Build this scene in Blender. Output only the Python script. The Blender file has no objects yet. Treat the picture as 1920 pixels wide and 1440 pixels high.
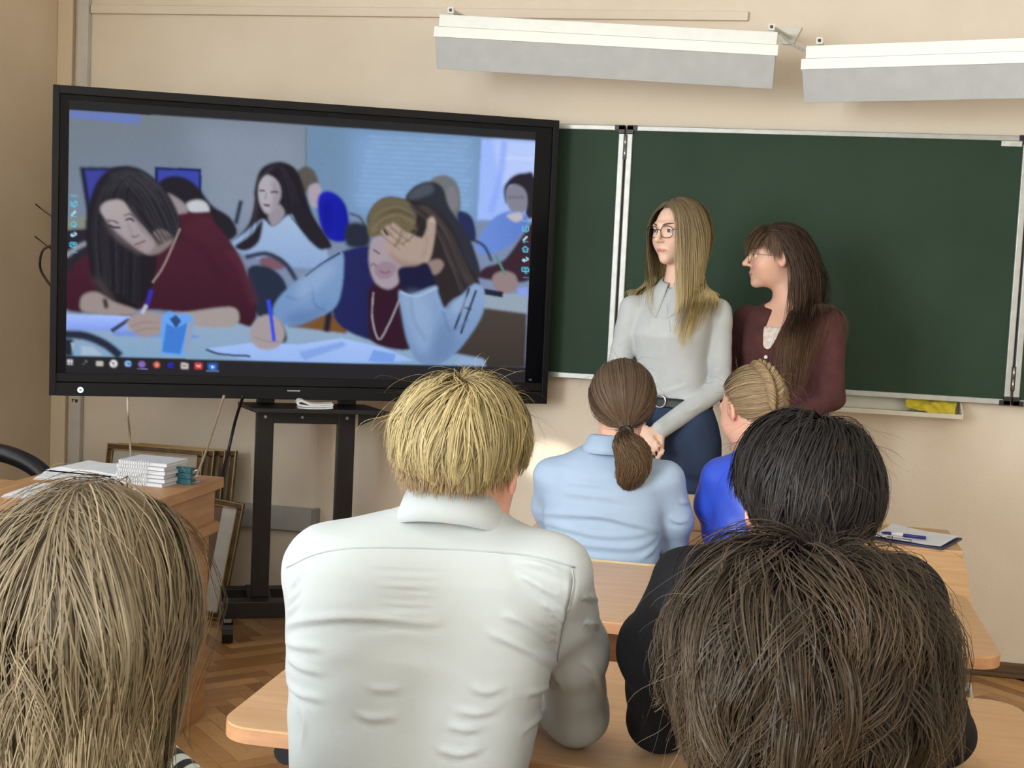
import bpy, math, random
import numpy as np
from mathutils import Vector, Matrix

random.seed(7)
RNG = np.random.default_rng(11)
SC = bpy.context.scene
COL = SC.collection

# ------------------------------------------------------------------ camera
F_PX, PITCH, ROLL, YAW, CAM_H = 2518.8, 0.0833, 0.0470, 0.1877, 1.4607
_cy, _sy = math.cos(YAW), math.sin(YAW)
C_FW = np.array([-_sy * math.cos(PITCH), _cy * math.cos(PITCH), -math.sin(PITCH)])
_r0 = np.array([_cy, _sy, 0.0])
_u0 = np.cross(_r0, C_FW)
C_RT = _r0 * math.cos(ROLL) + _u0 * math.sin(ROLL)
C_UP = -_r0 * math.sin(ROLL) + _u0 * math.cos(ROLL)
C_POS = np.array([0.0, 0.0, CAM_H])
cam_data = bpy.data.cameras.new('camera')
cam_data.sensor_fit = 'HORIZONTAL'
cam_data.sensor_width = 36.0
cam_data.lens = F_PX / 1920.0 * 36.0
cam_data.clip_start = 0.05
cam = bpy.data.objects.new('camera', cam_data)
COL.objects.link(cam)
cam.matrix_world = Matrix(((C_RT[0], C_UP[0], -C_FW[0], 0.0), (C_RT[1], C_UP[1], -C_FW[1], 0.0),
                           (C_RT[2], C_UP[2], -C_FW[2], CAM_H), (0, 0, 0, 1)))
SC.camera = cam

# ------------------------------------------------------------------ world, daylight, exposure
world = bpy.data.worlds.new('world')
SC.world = world
world.use_nodes = True
world.node_tree.nodes['Background'].inputs[0].default_value = (0.80, 0.88, 1.0, 1)
world.node_tree.nodes['Background'].inputs[1].default_value = 1.0
WINDOWS = [(-4.5, -2.9), (-2.3, -0.7), (-0.1, 1.5), (2.4, 3.9)]            # y ranges of the windows in the left wall
for (y0, y1), pw in zip(WINDOWS, (330, 215, 12, 14)):
    ld = bpy.data.lights.new('window_daylight', 'AREA')
    ld.shape = 'RECTANGLE'
    ld.size = y1 - y0 - 0.1
    ld.size_y = 1.9
    ld.energy = pw
    ld.color = (0.90, 0.96, 1.0)
    lo = bpy.data.objects.new('window_daylight', ld)
    COL.objects.link(lo)
    lo.location = (-3.03, (y0 + y1) / 2, 1.85)
    lo.rotation_euler = (math.radians(90), 0, math.radians(-90))
CEIL_LAMPS = [(x, y) for y in (-3.6, -1.2, 1.2, 3.4) for x in (-1.0, 1.8)]     # fluorescent lamps on the ceiling
for (lx, ly) in CEIL_LAMPS:
    ld = bpy.data.lights.new('ceiling_light', 'AREA')
    ld.shape = 'RECTANGLE'
    ld.size, ld.size_y = 1.2, 0.22
    ld.energy = 2.0 if ly > 3 else 9.0
    ld.color = (1.0, 0.97, 0.90)
    lo = bpy.data.objects.new('ceiling_light', ld)
    COL.objects.link(lo)
    lo.location = (lx, ly, 3.185)
sb = bpy.data.lights.new('wall_patch_spot', 'SPOT')            # spot lamp added at the front window to make the bright wall patch
sb.energy = 420
sb.color = (1.0, 0.90, 0.76)
sb.spot_size = math.radians(3.6)
sb.spot_blend = 0.7
sb.shadow_soft_size = 0.02
sbo = bpy.data.objects.new('wall_patch_spot', sb)
COL.objects.link(sbo)
sbo.location = (-3.0, 2.7, 1.05)
SC.view_settings.view_transform = 'Standard'
SC.view_settings.look = 'None'
SC.view_settings.exposure = 0.32
SC.view_settings.gamma = 1.0
SC.view_settings.use_curve_mapping = False


# ------------------------------------------------------------------ measuring helpers
def ray(u, v):
    return C_FW + (u - 960) / F_PX * C_RT - (v - 720) / F_PX * C_UP


def at_y(u, v, Y):
    d = ray(u, v)
    return C_POS + d * ((Y - C_POS[1]) / d[1])


def at_z(u, v, Z):
    d = ray(u, v)
    return C_POS + d * ((Z - C_POS[2]) / d[2])


def to_px(P):
    d = np.asarray(P, float) - C_POS
    z = d @ C_FW
    return np.stack([960 + F_PX * (d @ C_RT) / z, 720 - F_PX * (d @ C_UP) / z], -1)


sbo.rotation_euler = (Vector(at_y(1030, 868, 5.34)) - sbo.location).to_track_quat('-Z', 'Y').to_euler()


# ------------------------------------------------------------------ materials
def lin(c):
    return tuple(((v / 255.0) / 12.92 if v / 255.0 <= 0.04045 else ((v / 255.0 + 0.055) / 1.055) ** 2.4) for v in c)


def rgba(c):
    return (*lin(c), 1.0)


MATS = {}


def mat(name, color=(200, 200, 200), rough=0.6, metal=0.0, noise=0.0, nscale=20.0, stretch=(1, 1, 1), bump=0.0, bscale=60.0,
        color2=None, spec=0.5, emit=None, estr=0.0, attr=None, sheen=0.0, detail=4.0, sub=0.0):
    """One procedural material: base colour mixed with a second colour by stretched noise, plus fine bump."""
    if name in MATS:
        return MATS[name]
    m = bpy.data.materials.new(name)
    m.use_nodes = True
    nt = m.node_tree
    b = nt.nodes['Principled BSDF']
    b.inputs['Roughness'].default_value = rough
    b.inputs['Metallic'].default_value = metal
    b.inputs['Specular IOR Level'].default_value = spec
    b.inputs['Base Color'].default_value = rgba(color)
    if sheen:
        b.inputs['Sheen Weight'].default_value = sheen
    if sub:
        b.inputs['Subsurface Weight'].default_value = sub
        b.inputs['Subsurface Radius'].default_value = (0.012, 0.005, 0.003)
        b.inputs['Subsurface Scale'].default_value = 1.0
    tc = nt.nodes.new('ShaderNodeTexCoord')
    mp = nt.nodes.new('ShaderNodeMapping')
    mp.inputs['Scale'].default_value = stretch
    nt.links.new(tc.outputs['Object'], mp.inputs['Vector'])
    src = None
    if attr:
        a = nt.nodes.new('ShaderNodeAttribute')
        a.attribute_name = attr
        src = a.outputs['Color']
        nt.links.new(src, b.inputs['Base Color'])
    if color2 is not None or noise:
        n = nt.nodes.new('ShaderNodeTexNoise')
        n.inputs['Scale'].default_value = nscale
        n.inputs['Detail'].default_value = detail
        nt.links.new(mp.outputs[0], n.inputs['Vector'])
        r = nt.nodes.new('ShaderNodeValToRGB')
        c2 = color2 if color2 is not None else tuple(max(0, v * (1 - noise)) for v in color)
        r.color_ramp.elements[0].position = 0.35
        r.color_ramp.elements[1].position = 0.68
        r.color_ramp.elements[0].color = rgba(c2)
        r.color_ramp.elements[1].color = rgba(color)
        nt.links.new(n.outputs['Fac'], r.inputs['Fac'])
        nt.links.new(r.outputs['Color'], b.inputs['Base Color'])
    if bump:
        n2 = nt.nodes.new('ShaderNodeTexNoise')
        n2.inputs['Scale'].default_value = bscale
        n2.inputs['Detail'].default_value = 3.0
        nt.links.new(mp.outputs[0], n2.inputs['Vector'])
        bp = nt.nodes.new('ShaderNodeBump')
        bp.inputs['Strength'].default_value = bump
        bp.inputs['Distance'].default_value = 0.01
        nt.links.new(n2.outputs['Fac'], bp.inputs['Height'])
        nt.links.new(bp.outputs['Normal'], b.inputs['Normal'])
    if emit is not None:
        b.inputs['Emission Color'].default_value = rgba(emit)
        b.inputs['Emission Strength'].default_value = estr
    MATS[name] = m
    return m


M_WALL = mat('wall_paint', (238, 226, 208), 0.75, color2=(232, 219, 200), nscale=3.0, bump=0.12, bscale=90)
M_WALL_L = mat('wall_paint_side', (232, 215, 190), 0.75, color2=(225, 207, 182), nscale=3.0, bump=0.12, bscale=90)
M_CEIL = mat('ceiling_paint', (206, 204, 198), 0.85, noise=0.03, nscale=6)
M_DUCT = mat('duct_plastic', (214, 211, 205), 0.5, noise=0.03)
M_BASE = mat('baseboard_wood', (112, 84, 56), 0.5, noise=0.25, nscale=8, stretch=(1, 8, 8))
M_WOOD = mat('beech_laminate', (212, 172, 128), 0.30, color2=(200, 157, 112), nscale=5, stretch=(1.2, 14, 14), spec=0.45)
M_WOOD_E = mat('beech_edge', (196, 148, 108), 0.45, color2=(178, 130, 92), nscale=6, stretch=(1, 10, 10))
M_WOOD_D = mat('brown_panel', (124, 78, 44), 0.5, color2=(108, 66, 36), nscale=5, stretch=(1.2, 10, 10))
M_DESK2 = mat('teacher_desk_wood', (182, 138, 94), 0.45, color2=(164, 120, 78), nscale=4, stretch=(10, 1.2, 10))
M_DESK3 = mat('teacher_desk_front', (172, 112, 72), 0.45, color2=(148, 92, 58), nscale=4, stretch=(1.2, 10, 10))
M_PLY = mat('chair_plywood', (232, 208, 160), 0.4, color2=(222, 194, 142), nscale=6, stretch=(1.5, 10, 10))
M_BLACK = mat('black_plastic', (22, 22, 26), 0.38, noise=0.15, nscale=40)
M_BLACKM = mat('black_metal', (20, 20, 24), 0.42, noise=0.2, nscale=30)
M_TVB = mat('screen_bezel', (15, 16, 20), 0.5, noise=0.1, spec=0.25)
M_TVG = mat('screen_glass_black', (8, 9, 15), 0.25, noise=0.1, spec=0.12)
M_ALU = mat('aluminium', (186, 190, 188), 0.42, 0.55, noise=0.06, nscale=30)
M_STEEL = mat('steel', (200, 200, 202), 0.3, 0.9, noise=0.05)
M_ENAMEL = mat('white_enamel', (236, 240, 234), 0.35, noise=0.02)
M_ENAMEL2 = mat('grey_reflector', (196, 200, 200), 0.4, noise=0.03)
M_PAPER = mat('paper', (222, 225, 230), 0.8, noise=0.03, nscale=30)
M_PLASTW = mat('white_plastic', (226, 228, 220), 0.45, noise=0.03)
M_GREY = mat('grey_plastic', (176, 176, 172), 0.5, noise=0.04)


# ------------------------------------------------------------------ mesh helpers
def link(o, parent=None):
    COL.objects.link(o)
    if parent is not None:
        o.parent = parent
    return o


def tag(o, label=None, cat=None, group=None, kind=None):
    if label:
        o['label'] = label
    if cat:
        o['category'] = cat
    if group:
        o['group'] = group
    if kind:
        o['kind'] = kind
    return o


def empty(name, loc=(0, 0, 0), rz=0.0):
    o = bpy.data.objects.new(name, None)
    o.location = loc
    o.rotation_euler = (0, 0, rz)
    return link(o)


def np_mesh(name, V, Fq, smooth=True, col=None):
    """Mesh from numpy arrays: V (n,3), Fq (m,3|4); col (n,3) linear colours stored in attribute Col."""
    me = bpy.data.meshes.new(name)
    V = np.asarray(V, np.float32)
    Fq = np.asarray(Fq, np.int32)
    k = Fq.shape[1]
    me.vertices.add(len(V))
    me.vertices.foreach_set('co', V.ravel())
    me.loops.add(Fq.size)
    me.loops.foreach_set('vertex_index', Fq.ravel())
    me.polygons.add(len(Fq))
    me.polygons.foreach_set('loop_start', np.arange(0, Fq.size, k, dtype=np.int32))
    me.polygons.foreach_set('loop_total', np.full(len(Fq), k, np.int32))
    me.polygons.foreach_set('use_smooth', np.full(len(Fq), smooth))
    if col is not None:
        a = me.color_attributes.new('Col', 'FLOAT_COLOR', 'POINT')
        c4 = np.ones((len(V), 4), np.float32)
        c4[:, :3] = col
        a.data.foreach_set('color', c4.ravel())
    me.update()
    me.validate()
    return me


def obj(name, me, m, parent=None):
    o = bpy.data.objects.new(name, me)
    if m is not None:
        me.materials.clear()
        me.materials.append(m)
    return link(o, parent)


class MB:
    """Collects simple solids and links them as one mesh object."""

    def __init__(s):
        s.v, s.f = [], []

    def add(s, V, Fs):
        n = len(s.v)
        s.v += [tuple(p) for p in V]
        s.f += [tuple(i + n for i in f) for f in Fs]
        return s

    def box(s, lo, hi, R=None, c=None):
        (a, b, d), (e, f, g) = lo, hi
        V = [(a, b, d), (e, b, d), (e, f, d), (a, f, d), (a, b, g), (e, b, g), (e, f, g), (a, f, g)]
        if R is not None:
            V = [tuple(R @ Vector(p) + Vector(c or (0, 0, 0))) for p in V]
        return s.add(V, [(0, 3, 2, 1), (4, 5, 6, 7), (0, 1, 5, 4), (1, 2, 6, 5), (2, 3, 7, 6), (3, 0, 4, 7)])

    def prism(s, pts, ext, origin=(0, 0, 0), ax=(1, 0, 0), ay=(0, 0, 1)):
        """Polygon pts (2D on ax, ay) extruded along vector ext."""
        o, ax, ay, ext = (np.array(q, float) for q in (origin, ax, ay, ext))
        A = [o + ax * p[0] + ay * p[1] for p in pts]
        B = [p + ext for p in A]
        n = len(pts)
        return s.add(A + B, [tuple(range(n))[::-1], tuple(range(n, 2 * n))] + [(i, (i + 1) % n, n + (i + 1) % n, n + i) for i in range(n)])

    def tube(s, pts, r, n=8, cap=True, r2=None, closed=False):
        P = [np.array(p, float) for p in pts]
        m = len(P)
        rs = r if hasattr(r, '__len__') else [r] * m
        V, Fs = [], []
        up = None
        for i, p in enumerate(P):
            if closed:
                t = P[(i + 1) % m] - P[i - 1]
            else:
                t = P[min(i + 1, m - 1)] - P[max(i - 1, 0)]
            t = t / (np.linalg.norm(t) + 1e-9)
            if up is None:
                up = np.array([0, 0, 1.0]) if abs(t[2]) < 0.9 else np.array([1.0, 0, 0])
            sx = np.cross(t, up)
            sx /= np.linalg.norm(sx) + 1e-9
            up = np.cross(sx, t)
            rr2 = rs[i] if r2 is None else r2
            for k in range(n):
                a = 2 * math.pi * k / n
                V.append(p + sx * math.cos(a) * rs[i] + up * math.sin(a) * rr2)
        for i in range(m if closed else m - 1):
            j = (i + 1) % m
            for k in range(n):
                Fs.append((i * n + k, i * n + (k + 1) % n, j * n + (k + 1) % n, j * n + k))
        if cap and not closed:
            Fs.append(tuple(range(n))[::-1])
            Fs.append(tuple(range((m - 1) * n, m * n)))
        return s.add(V, Fs)

    def build(s, name, m, parent=None, bevel=0.0, smooth=False, seg=2):
        me = bpy.data.meshes.new(name)
        me.from_pydata([tuple(map(float, p)) for p in s.v], [], s.f)
        me.update()
        o = obj(name, me, m, parent)
        if smooth:
            me.polygons.foreach_set('use_smooth', [True] * len(me.polygons))
        if bevel:
            b = o.modifiers.new('bevel', 'BEVEL')
            b.width = bevel
            b.segments = seg
            b.limit_method = 'ANGLE'
            me.polygons.foreach_set('use_smooth', [True] * len(me.polygons))
            b.harden_normals = True
        return o


def rrect(x0, y0, x1, y1, r, n=6, corners=(1, 1, 1, 1)):
    """Rounded rectangle outline, counter-clockwise; corners: (x0y0, x1y0, x1y1, x0y1)."""
    out = []
    for (cx, cy, a0, on) in ((x0, y0, 180, corners[0]), (x1, y0, 270, corners[1]), (x1, y1, 0, corners[2]), (x0, y1, 90, corners[3])):
        if not on:
            out.append((cx, cy))
            continue
        ccx = cx + r if cx == x0 else cx - r
        ccy = cy + r if cy == y0 else cy - r
        for k in range(n + 1):
            a = math.radians(a0 + 90 * k / n)
            out.append((ccx + r * math.cos(a), ccy + r * math.sin(a)))
    return out


def bez(pts, n=10):
    """Catmull-Rom through points."""
    P = [np.array(p, float) for p in pts]
    P = [2 * P[0] - P[1]] + P + [2 * P[-1] - P[-2]]
    out = []
    for i in range(1, len(P) - 2):
        for k in range(n):
            t = k / n
            a, b, c, d = P[i - 1], P[i], P[i + 1], P[i + 2]
            out.append(0.5 * (2 * b + (c - a) * t + (2 * a - 5 * b + 4 * c - d) * t * t + (3 * b - 3 * c + d - a) * t ** 3))
    out.append(P[-2])
    return out


# ------------------------------------------------------------------ the room
YW = 5.345                 # front wall surface
YB = 5.293                 # chalkboard front plane
XL, XR, YK, ZC = -3.04, 3.4, -5.2, 3.3


def struct(name, mb, m, bevel=0.0):
    return tag(mb.build(name, m, bevel=bevel), kind='structure')


floor = struct('floor', MB().box((XL - 0.2, YK - 0.2, -0.15), (XR + 0.2, YW + 0.2, -0.012)), mat('floor_screed', (74, 50, 30), 0.8, noise=0.2))
struct('wall_front', MB().box((XL - 0.2, YW, 0), (XR + 0.2, YW + 0.2, ZC)), M_WALL)
struct('wall_right', MB().box((XR, YK, 0), (XR + 0.2, YW, ZC)), M_WALL)
struct('wall_back', MB().box((XL - 0.2, YK - 0.2, 0), (XR + 0.2, YK, ZC)), M_WALL)
struct('ceiling', MB().box((XL - 0.2, YK - 0.2, ZC), (XR + 0.2, YW + 0.2, ZC + 0.15)), M_CEIL)
wl = MB().box((XL - 0.2, YK, 0), (XL, YW, 0.88)).box((XL - 0.2, YK, 2.82), (XL, YW, ZC))
ys = [YK] + [q for w in WINDOWS for q in w] + [YW]
for i in range(0, len(ys), 2):
    wl.box((XL - 0.2, ys[i], 0.88), (XL, ys[i + 1], 2.82))
struct('wall_left', wl, M_WALL_L)
for i, (y0, y1) in enumerate(WINDOWS):
    w = tag(empty('window_%d' % (i + 1), (XL - 0.1, (y0 + y1) / 2, 0.88)), kind='structure')
    hw = (y1 - y0) / 2
    fr = MB()
    for q in ((-hw, -hw + 0.06), (-0.03, 0.03), (hw - 0.06, hw)):
        fr.box((-0.08, q[0], 0), (-0.03, q[1], 1.94))
    fr.box((-0.08, -hw, 0), (-0.03, hw, 0.06)).box((-0.08, -hw, 1.88), (-0.03, hw, 1.94))
    fr.build('window_frame', M_PLASTW, w)
    for q in (-hw / 2, hw / 2):
        pm = mat('window_glass', (235, 240, 245), 0.05, noise=0.01)
        pm.node_tree.nodes['Principled BSDF'].inputs['Transmission Weight'].default_value = 1.0
        MB().box((-0.07, q - hw / 2 + 0.03, 0.06), (-0.06, q + hw / 2 - 0.03, 1.88)).build('pane', pm, w)
    MB().box((-0.1, -hw - 0.05, -0.03), (0.2, hw + 0.05, 0.0)).build('window_sill', M_PLASTW, w)
for (lx, ly) in CEIL_LAMPS:
    cl_ = tag(empty('ceiling_lamp', (lx, ly, 3.3)), 'white fluorescent ceiling lamp, %s, %s from the chalkboard' % ('window side' if lx < 0 else 'far side', {3.4: 'first', 1.2: 'second', -1.2: 'third', -3.6: 'fourth'}[ly]), 'lamp', 'fluorescent lamps on the ceiling')
    MB().box((-0.62, -0.13, -0.10), (0.62, 0.13, 0.0)).build('housing', M_ENAMEL, cl_, bevel=0.004)
# low baseboard along the front wall and left wall
struct('baseboard_front', MB().box((XL, YW - 0.022, 0), (XR, YW, 0.055)).box((XL, YW - 0.03, 0), (XR, YW, 0.018)), M_BASE, bevel=0.004)
struct('baseboard_left', MB().box((XL, YK, 0), (XL + 0.02, YW, 0.055)), M_BASE, bevel=0.004)
# small painted step in the left corner and cable ducts on the front wall
struct('trim_1', MB().box((XL, YW - 0.03, 0.055), (at_y(118, 400, YW)[0] + 0.045, YW, ZC)), M_WALL_L, bevel=0.004)

# white vertical cable duct
q0 = at_y(147, 5, YW - 0.03)[0]
duct = tag(empty('cable_duct', (q0 + 0.022, YW, 0.06)), 'white vertical cable duct on the front wall beside the corner', 'cable duct')
MB().box((-0.022, -0.035, 0), (0.026, 0, 3.2)).build('duct_body', M_DUCT, duct, bevel=0.004)
dk = MB()
zz = at_y(142, 752, YW - 0.035)[2] - 0.06
for (a, b) in ((-0.012, -0.009), (-0.009, -0.003), (0.002, 0.006), (0.0075, 0.010), (0.0115, 0.014)):
    dk.box((a, -0.037, zz - 0.006 + (0.010 if a == -0.009 else 0)), (b, -0.034, zz + 0.008))
dk.build('printed_mark', M_BLACK, duct)
# painted horizontal duct near the top of the wall
pa, pb = at_y(170, 18, YW - 0.02), at_y(1402, 40, YW - 0.02)
zt = (pa[2] + pb[2]) / 2
duct2 = tag(MB().box((pa[0], YW - 0.022, zt - 0.006), (pb[0], YW, zt + 0.03)).build('cable_trunking', M_WALL, bevel=0.003),
            'wall-coloured horizontal cable trunking high on the front wall', 'cable trunking')

# ---- herringbone parquet: blocks as parts of the floor
PL, PW = 0.30, 0.06
M_PARQ = [mat('parquet_oak_%s' % n, c, 0.34, color2=c2, nscale=7, stretch=(2, 22, 22)) for n, c, c2 in
          (('light', (208, 164, 112), (192, 146, 94)), ('mid', (190, 145, 94), (172, 127, 79)), ('dark', (168, 124, 78), (148, 105, 63)))]
plank_me = []
for pm in M_PARQ:
    for var in range(2):
        b = MB().box((-PL / 2 + 0.0008, -PW / 2 + 0.0008, -0.0125), (PL / 2 - 0.0008, PW / 2 - 0.0008, 0.0))
        me = bpy.data.meshes.new('parquet_block')
        me.from_pydata(b.v, [], b.f)
        me.materials.append(pm)
        plank_me.append(me)
cand = []
c45 = math.sqrt(0.5)
K = int(PL / PW)
for i in range(-90, 90):
    for j in range(-26, 26):
        # herringbone lattice: pairs of blocks stepping by PW along the diagonal
        ox = i * PW + j * PL * 1.0
        oy = i * PW - j * PL * 1.0
        for (cx, cy, ang) in ((PL / 2, PW / 2, 0.0), (PW / 2 + 0.0, PW + PL / 2 , math.pi / 2)):
            x, y = ox + cx, oy + cy
            wx, wy = (x - y) * c45 - 0.6, (x + y) * c45 + 2.0
            if XL < wx < 1.9 and 1.0 < wy < YW:
                cand.append((wx, wy, ang + math.pi / 4))
cand = np.array(cand)
if len(cand):
    P3 = np.column_stack([cand[:, 0], cand[:, 1], np.zeros(len(cand))])
    uv = to_px(P3)
    vis = ((uv[:, 0] > 392) & (uv[:, 0] < 560) & (uv[:, 1] > 1105) & (uv[:, 1] < 1470)) | \
          ((uv[:, 0] > 1770) & (uv[:, 0] < 1950) & (uv[:, 1] > 1235) & (uv[:, 1] < 1340))
    order = np.argsort(~vis, kind='stable')
    nvis = min(int(vis.sum()), 298)
    rest = MB()
    for n_, idx in enumerate(order):
        wx, wy, an = cand[idx]
        if n_ < nvis:
            o = bpy.data.objects.new('parquet_block', random.choice(plank_me))
            o.location = (wx, wy, random.uniform(-0.0012, 0.0))
            o.rotation_euler = (0, 0, an + random.choice((0, math.pi)))
            link(o, floor)
        else:
            ca, sa = math.cos(an), math.sin(an)
            hx, hy = PL / 2 - 0.0008, PW / 2 - 0.0008
            V = [(wx + ca * a - sa * b, wy + sa * a + ca * b, z) for z in (-0.012, -0.0006) for a, b in ((-hx, -hy), (hx, -hy), (hx, hy), (-hx, hy))]
            rest.add(V, [(4, 5, 6, 7), (0, 1, 5, 4), (1, 2, 6, 5), (2, 3, 7, 6), (3, 0, 4, 7)])
    tag(rest.build('parquet_field', M_PARQ[1], floor), kind='stuff')
# ------------------------------------------------------------------ chalkboard
M_GREEN = mat('board_green', (44, 67, 50), 0.6, color2=(39, 61, 46), nscale=2.5, bump=0.03, bscale=200, spec=0.22)
BX0, BX1, BZ0, BZ1 = -0.599, 0.904, 1.049, 2.049
board = tag(empty('chalkboard', ((BX0 + BX1) / 2, YW, BZ0)), 'green three-panel chalkboard with aluminium frame on the front wall', 'chalkboard')


def bl(x, y, z):
    return (x - (BX0 + BX1) / 2, y - YW, z - BZ0)


def bbox(mb, lo, hi):
    return mb.box(bl(*lo), bl(*hi))


for (x0, x1, nm) in ((BX0 - 0.76, BX0 - 0.004, 'wing_panel'), (BX0 + 0.004, BX1 - 0.004, 'centre_panel'), (BX1 + 0.004, BX1 + 0.76, 'wing_panel')):
    pn = bbox(MB(), (x0 + 0.01, YB, BZ0 + 0.01), (x1 - 0.01, YB + 0.02, BZ1 - 0.01)).build(nm, M_GREEN, board)
    for (a, b, nm2) in ((BZ0, BZ0 + 0.022, 'frame_rail'), (BZ1 - 0.02, BZ1, 'frame_rail')):
        bbox(MB(), (x0, YB - 0.008, a), (x1, YB + 0.024, b)).build(nm2, M_ALU, pn, bevel=0.003)
    for (a, b) in ((x0, x0 + 0.024), (x1 - 0.024, x1)):
        bbox(MB(), (a, YB - 0.009, BZ0 + 0.02), (b, YB + 0.024, BZ1 - 0.03)).build('frame_stile', M_ALU, pn, bevel=0.004)
    for cx, sx in ((x0, 1), (x1, -1)):
        for cz, sz in ((BZ0, 1), (BZ1, -1)):
            k = MB()
            xa, xb = sorted((cx, cx + sx * 0.040))
            za, zb = sorted((cz - sz * 0.002, cz + sz * 0.018))
            bbox(k, (xa, YB - 0.012, za), (xb, YB + 0.02, zb))
            xa, xb = sorted((cx, cx + sx * 0.026))
            za, zb = sorted((cz, cz + sz * 0.032))
            bbox(k, (xa, YB - 0.012, za), (xb, YB + 0.02, zb))
            k.build('corner_bracket', M_BLACK, pn, bevel=0.002)
    bbox(MB(), (x0 + 0.1, YB + 0.02, BZ0 + 0.2), (x1 - 0.1, YW, BZ1 - 0.2)).build('back_batten', M_GREY, pn)
for hx, hz in ((BX0, BZ1 - 0.085), (BX0, BZ0 + 0.1), (BX1, BZ1 - 0.085), (BX1, BZ0 + 0.1)):
    h = MB().tube([bl(hx, YB - 0.011, hz - 0.042), bl(hx, YB - 0.011, hz - 0.001)], 0.0042, 10).tube([bl(hx, YB - 0.011, hz + 0.001), bl(hx, YB - 0.011, hz + 0.042)], 0.0042, 10)
    hg = h.build('hinge', M_STEEL, board, smooth=True)
    bbox(MB(), (hx - 0.008, YB - 0.010, hz - 0.046), (hx + 0.008, YB - 0.004, hz + 0.046)).build('hinge_plate', M_BLACK, hg)
# maker's sticker in the upper corner of the centre panel
la = at_y(1878, 264, YB)
lb = at_y(1916, 275, YB)
st = bbox(MB(), (la[0], YB - 0.0025, lb[2]), (lb[0], YB, la[2])).build('sticker', M_PLASTW, board)
sm = MB()
bbox(sm, (la[0] + 0.006, YB - 0.0032, lb[2] + 0.012), (la[0] + 0.012, YB - 0.002, la[2] - 0.003))
for k in range(3):
    bbox(sm, (la[0] + 0.030, YB - 0.0032, la[2] - 0.010 - k * 0.005), (lb[0] - 0.006 - 0.006 * k, YB - 0.002, la[2] - 0.0085 - k * 0.005))
sm.build('sticker_print', M_GREY, st)

# chalk tray under the board and a yellow cloth in it
ta = at_y(1020, 720, YB)
tb = at_y(1802, 790, YB - 0.06)
tz = at_y(1700, 778, YB - 0.06)[2]
tray = tag(empty('chalk_tray', ((BX0 + tb[0]) / 2, YW, tz)), 'cream chalk tray fixed to the wall under the chalkboard', 'chalk tray')
tx0, tx1 = BX0 + 0.12 - tray.location[0], tb[0] - tray.location[0]
MB().prism([(0, 0), (-0.115, -0.004), (-0.118, 0.014), (-0.112, 0.014), (-0.110, 0.004), (-0.006, 0.008), (-0.006, 0.062), (0, 0.062)], (tx1 - tx0, 0, 0), (tx0, 0, 0), (0, 1, 0), (0, 0, 1)).build('trough', mat('tray_paint', (232, 229, 212), 0.5, noise=0.03), tray, bevel=0.0015)
MB().prism([(0, -0.004), (-0.118, -0.006), (-0.118, 0.016), (-0.03, 0.064), (0, 0.064)], (0.006, 0, 0), (tx1, 0, 0), (0, 1, 0), (0, 0, 1)).build('end_cap', mat('tray_paint'), tray, bevel=0.0015)
MB().box((0.12, -0.075, 0.0075), (0.62, -0.071, 0.0115)).build('pointer_groove', M_GREY, tray)
# cloth: crumpled sheet
ca, cb = at_y(1700, 752, YB - 0.03), at_y(1792, 787, YB - 0.06)
nx, ny = 36, 20
V, Fc = [], []
for j in range(ny + 1):
    for i in range(nx + 1):
        a, b = i / nx, j / ny
        x = ca[0] + 0.002 + (cb[0] - ca[0]) * a + 0.004 * math.sin(b * 9 + a * 3)
        y = YW - 0.016 - 0.092 * (1 - b)
        zbase = tz + 0.013 + 0.050 * max(0.0, b * 1.12 - 0.06)
        z = zbase + 0.004 + 0.006 * math.sin(a * 11 + 2.5 * math.sin(b * 4)) * (0.5 + 0.5 * b) + 0.006 * math.sin(a * 5 - b * 7 + 1) + 0.003 * math.sin(a * 23 + b * 13)
        V.append((x, y, z))
for j in range(ny):
    for i in range(nx):
        q = j * (nx + 1) + i
        Fc.append((q, q + 1, q + nx + 2, q + nx + 1))
cl = obj('cleaning_cloth', np_mesh('cleaning_cloth', V, Fc), mat('yellow_cloth', (226, 206, 60), 0.85, noise=0.12, nscale=30, bump=0.2, bscale=300))
sol = cl.modifiers.new('thickness', 'SOLIDIFY')
sol.thickness = 0.002
tag(cl, 'crumpled yellow cleaning cloth lying in the chalk tray', 'cloth')


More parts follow.
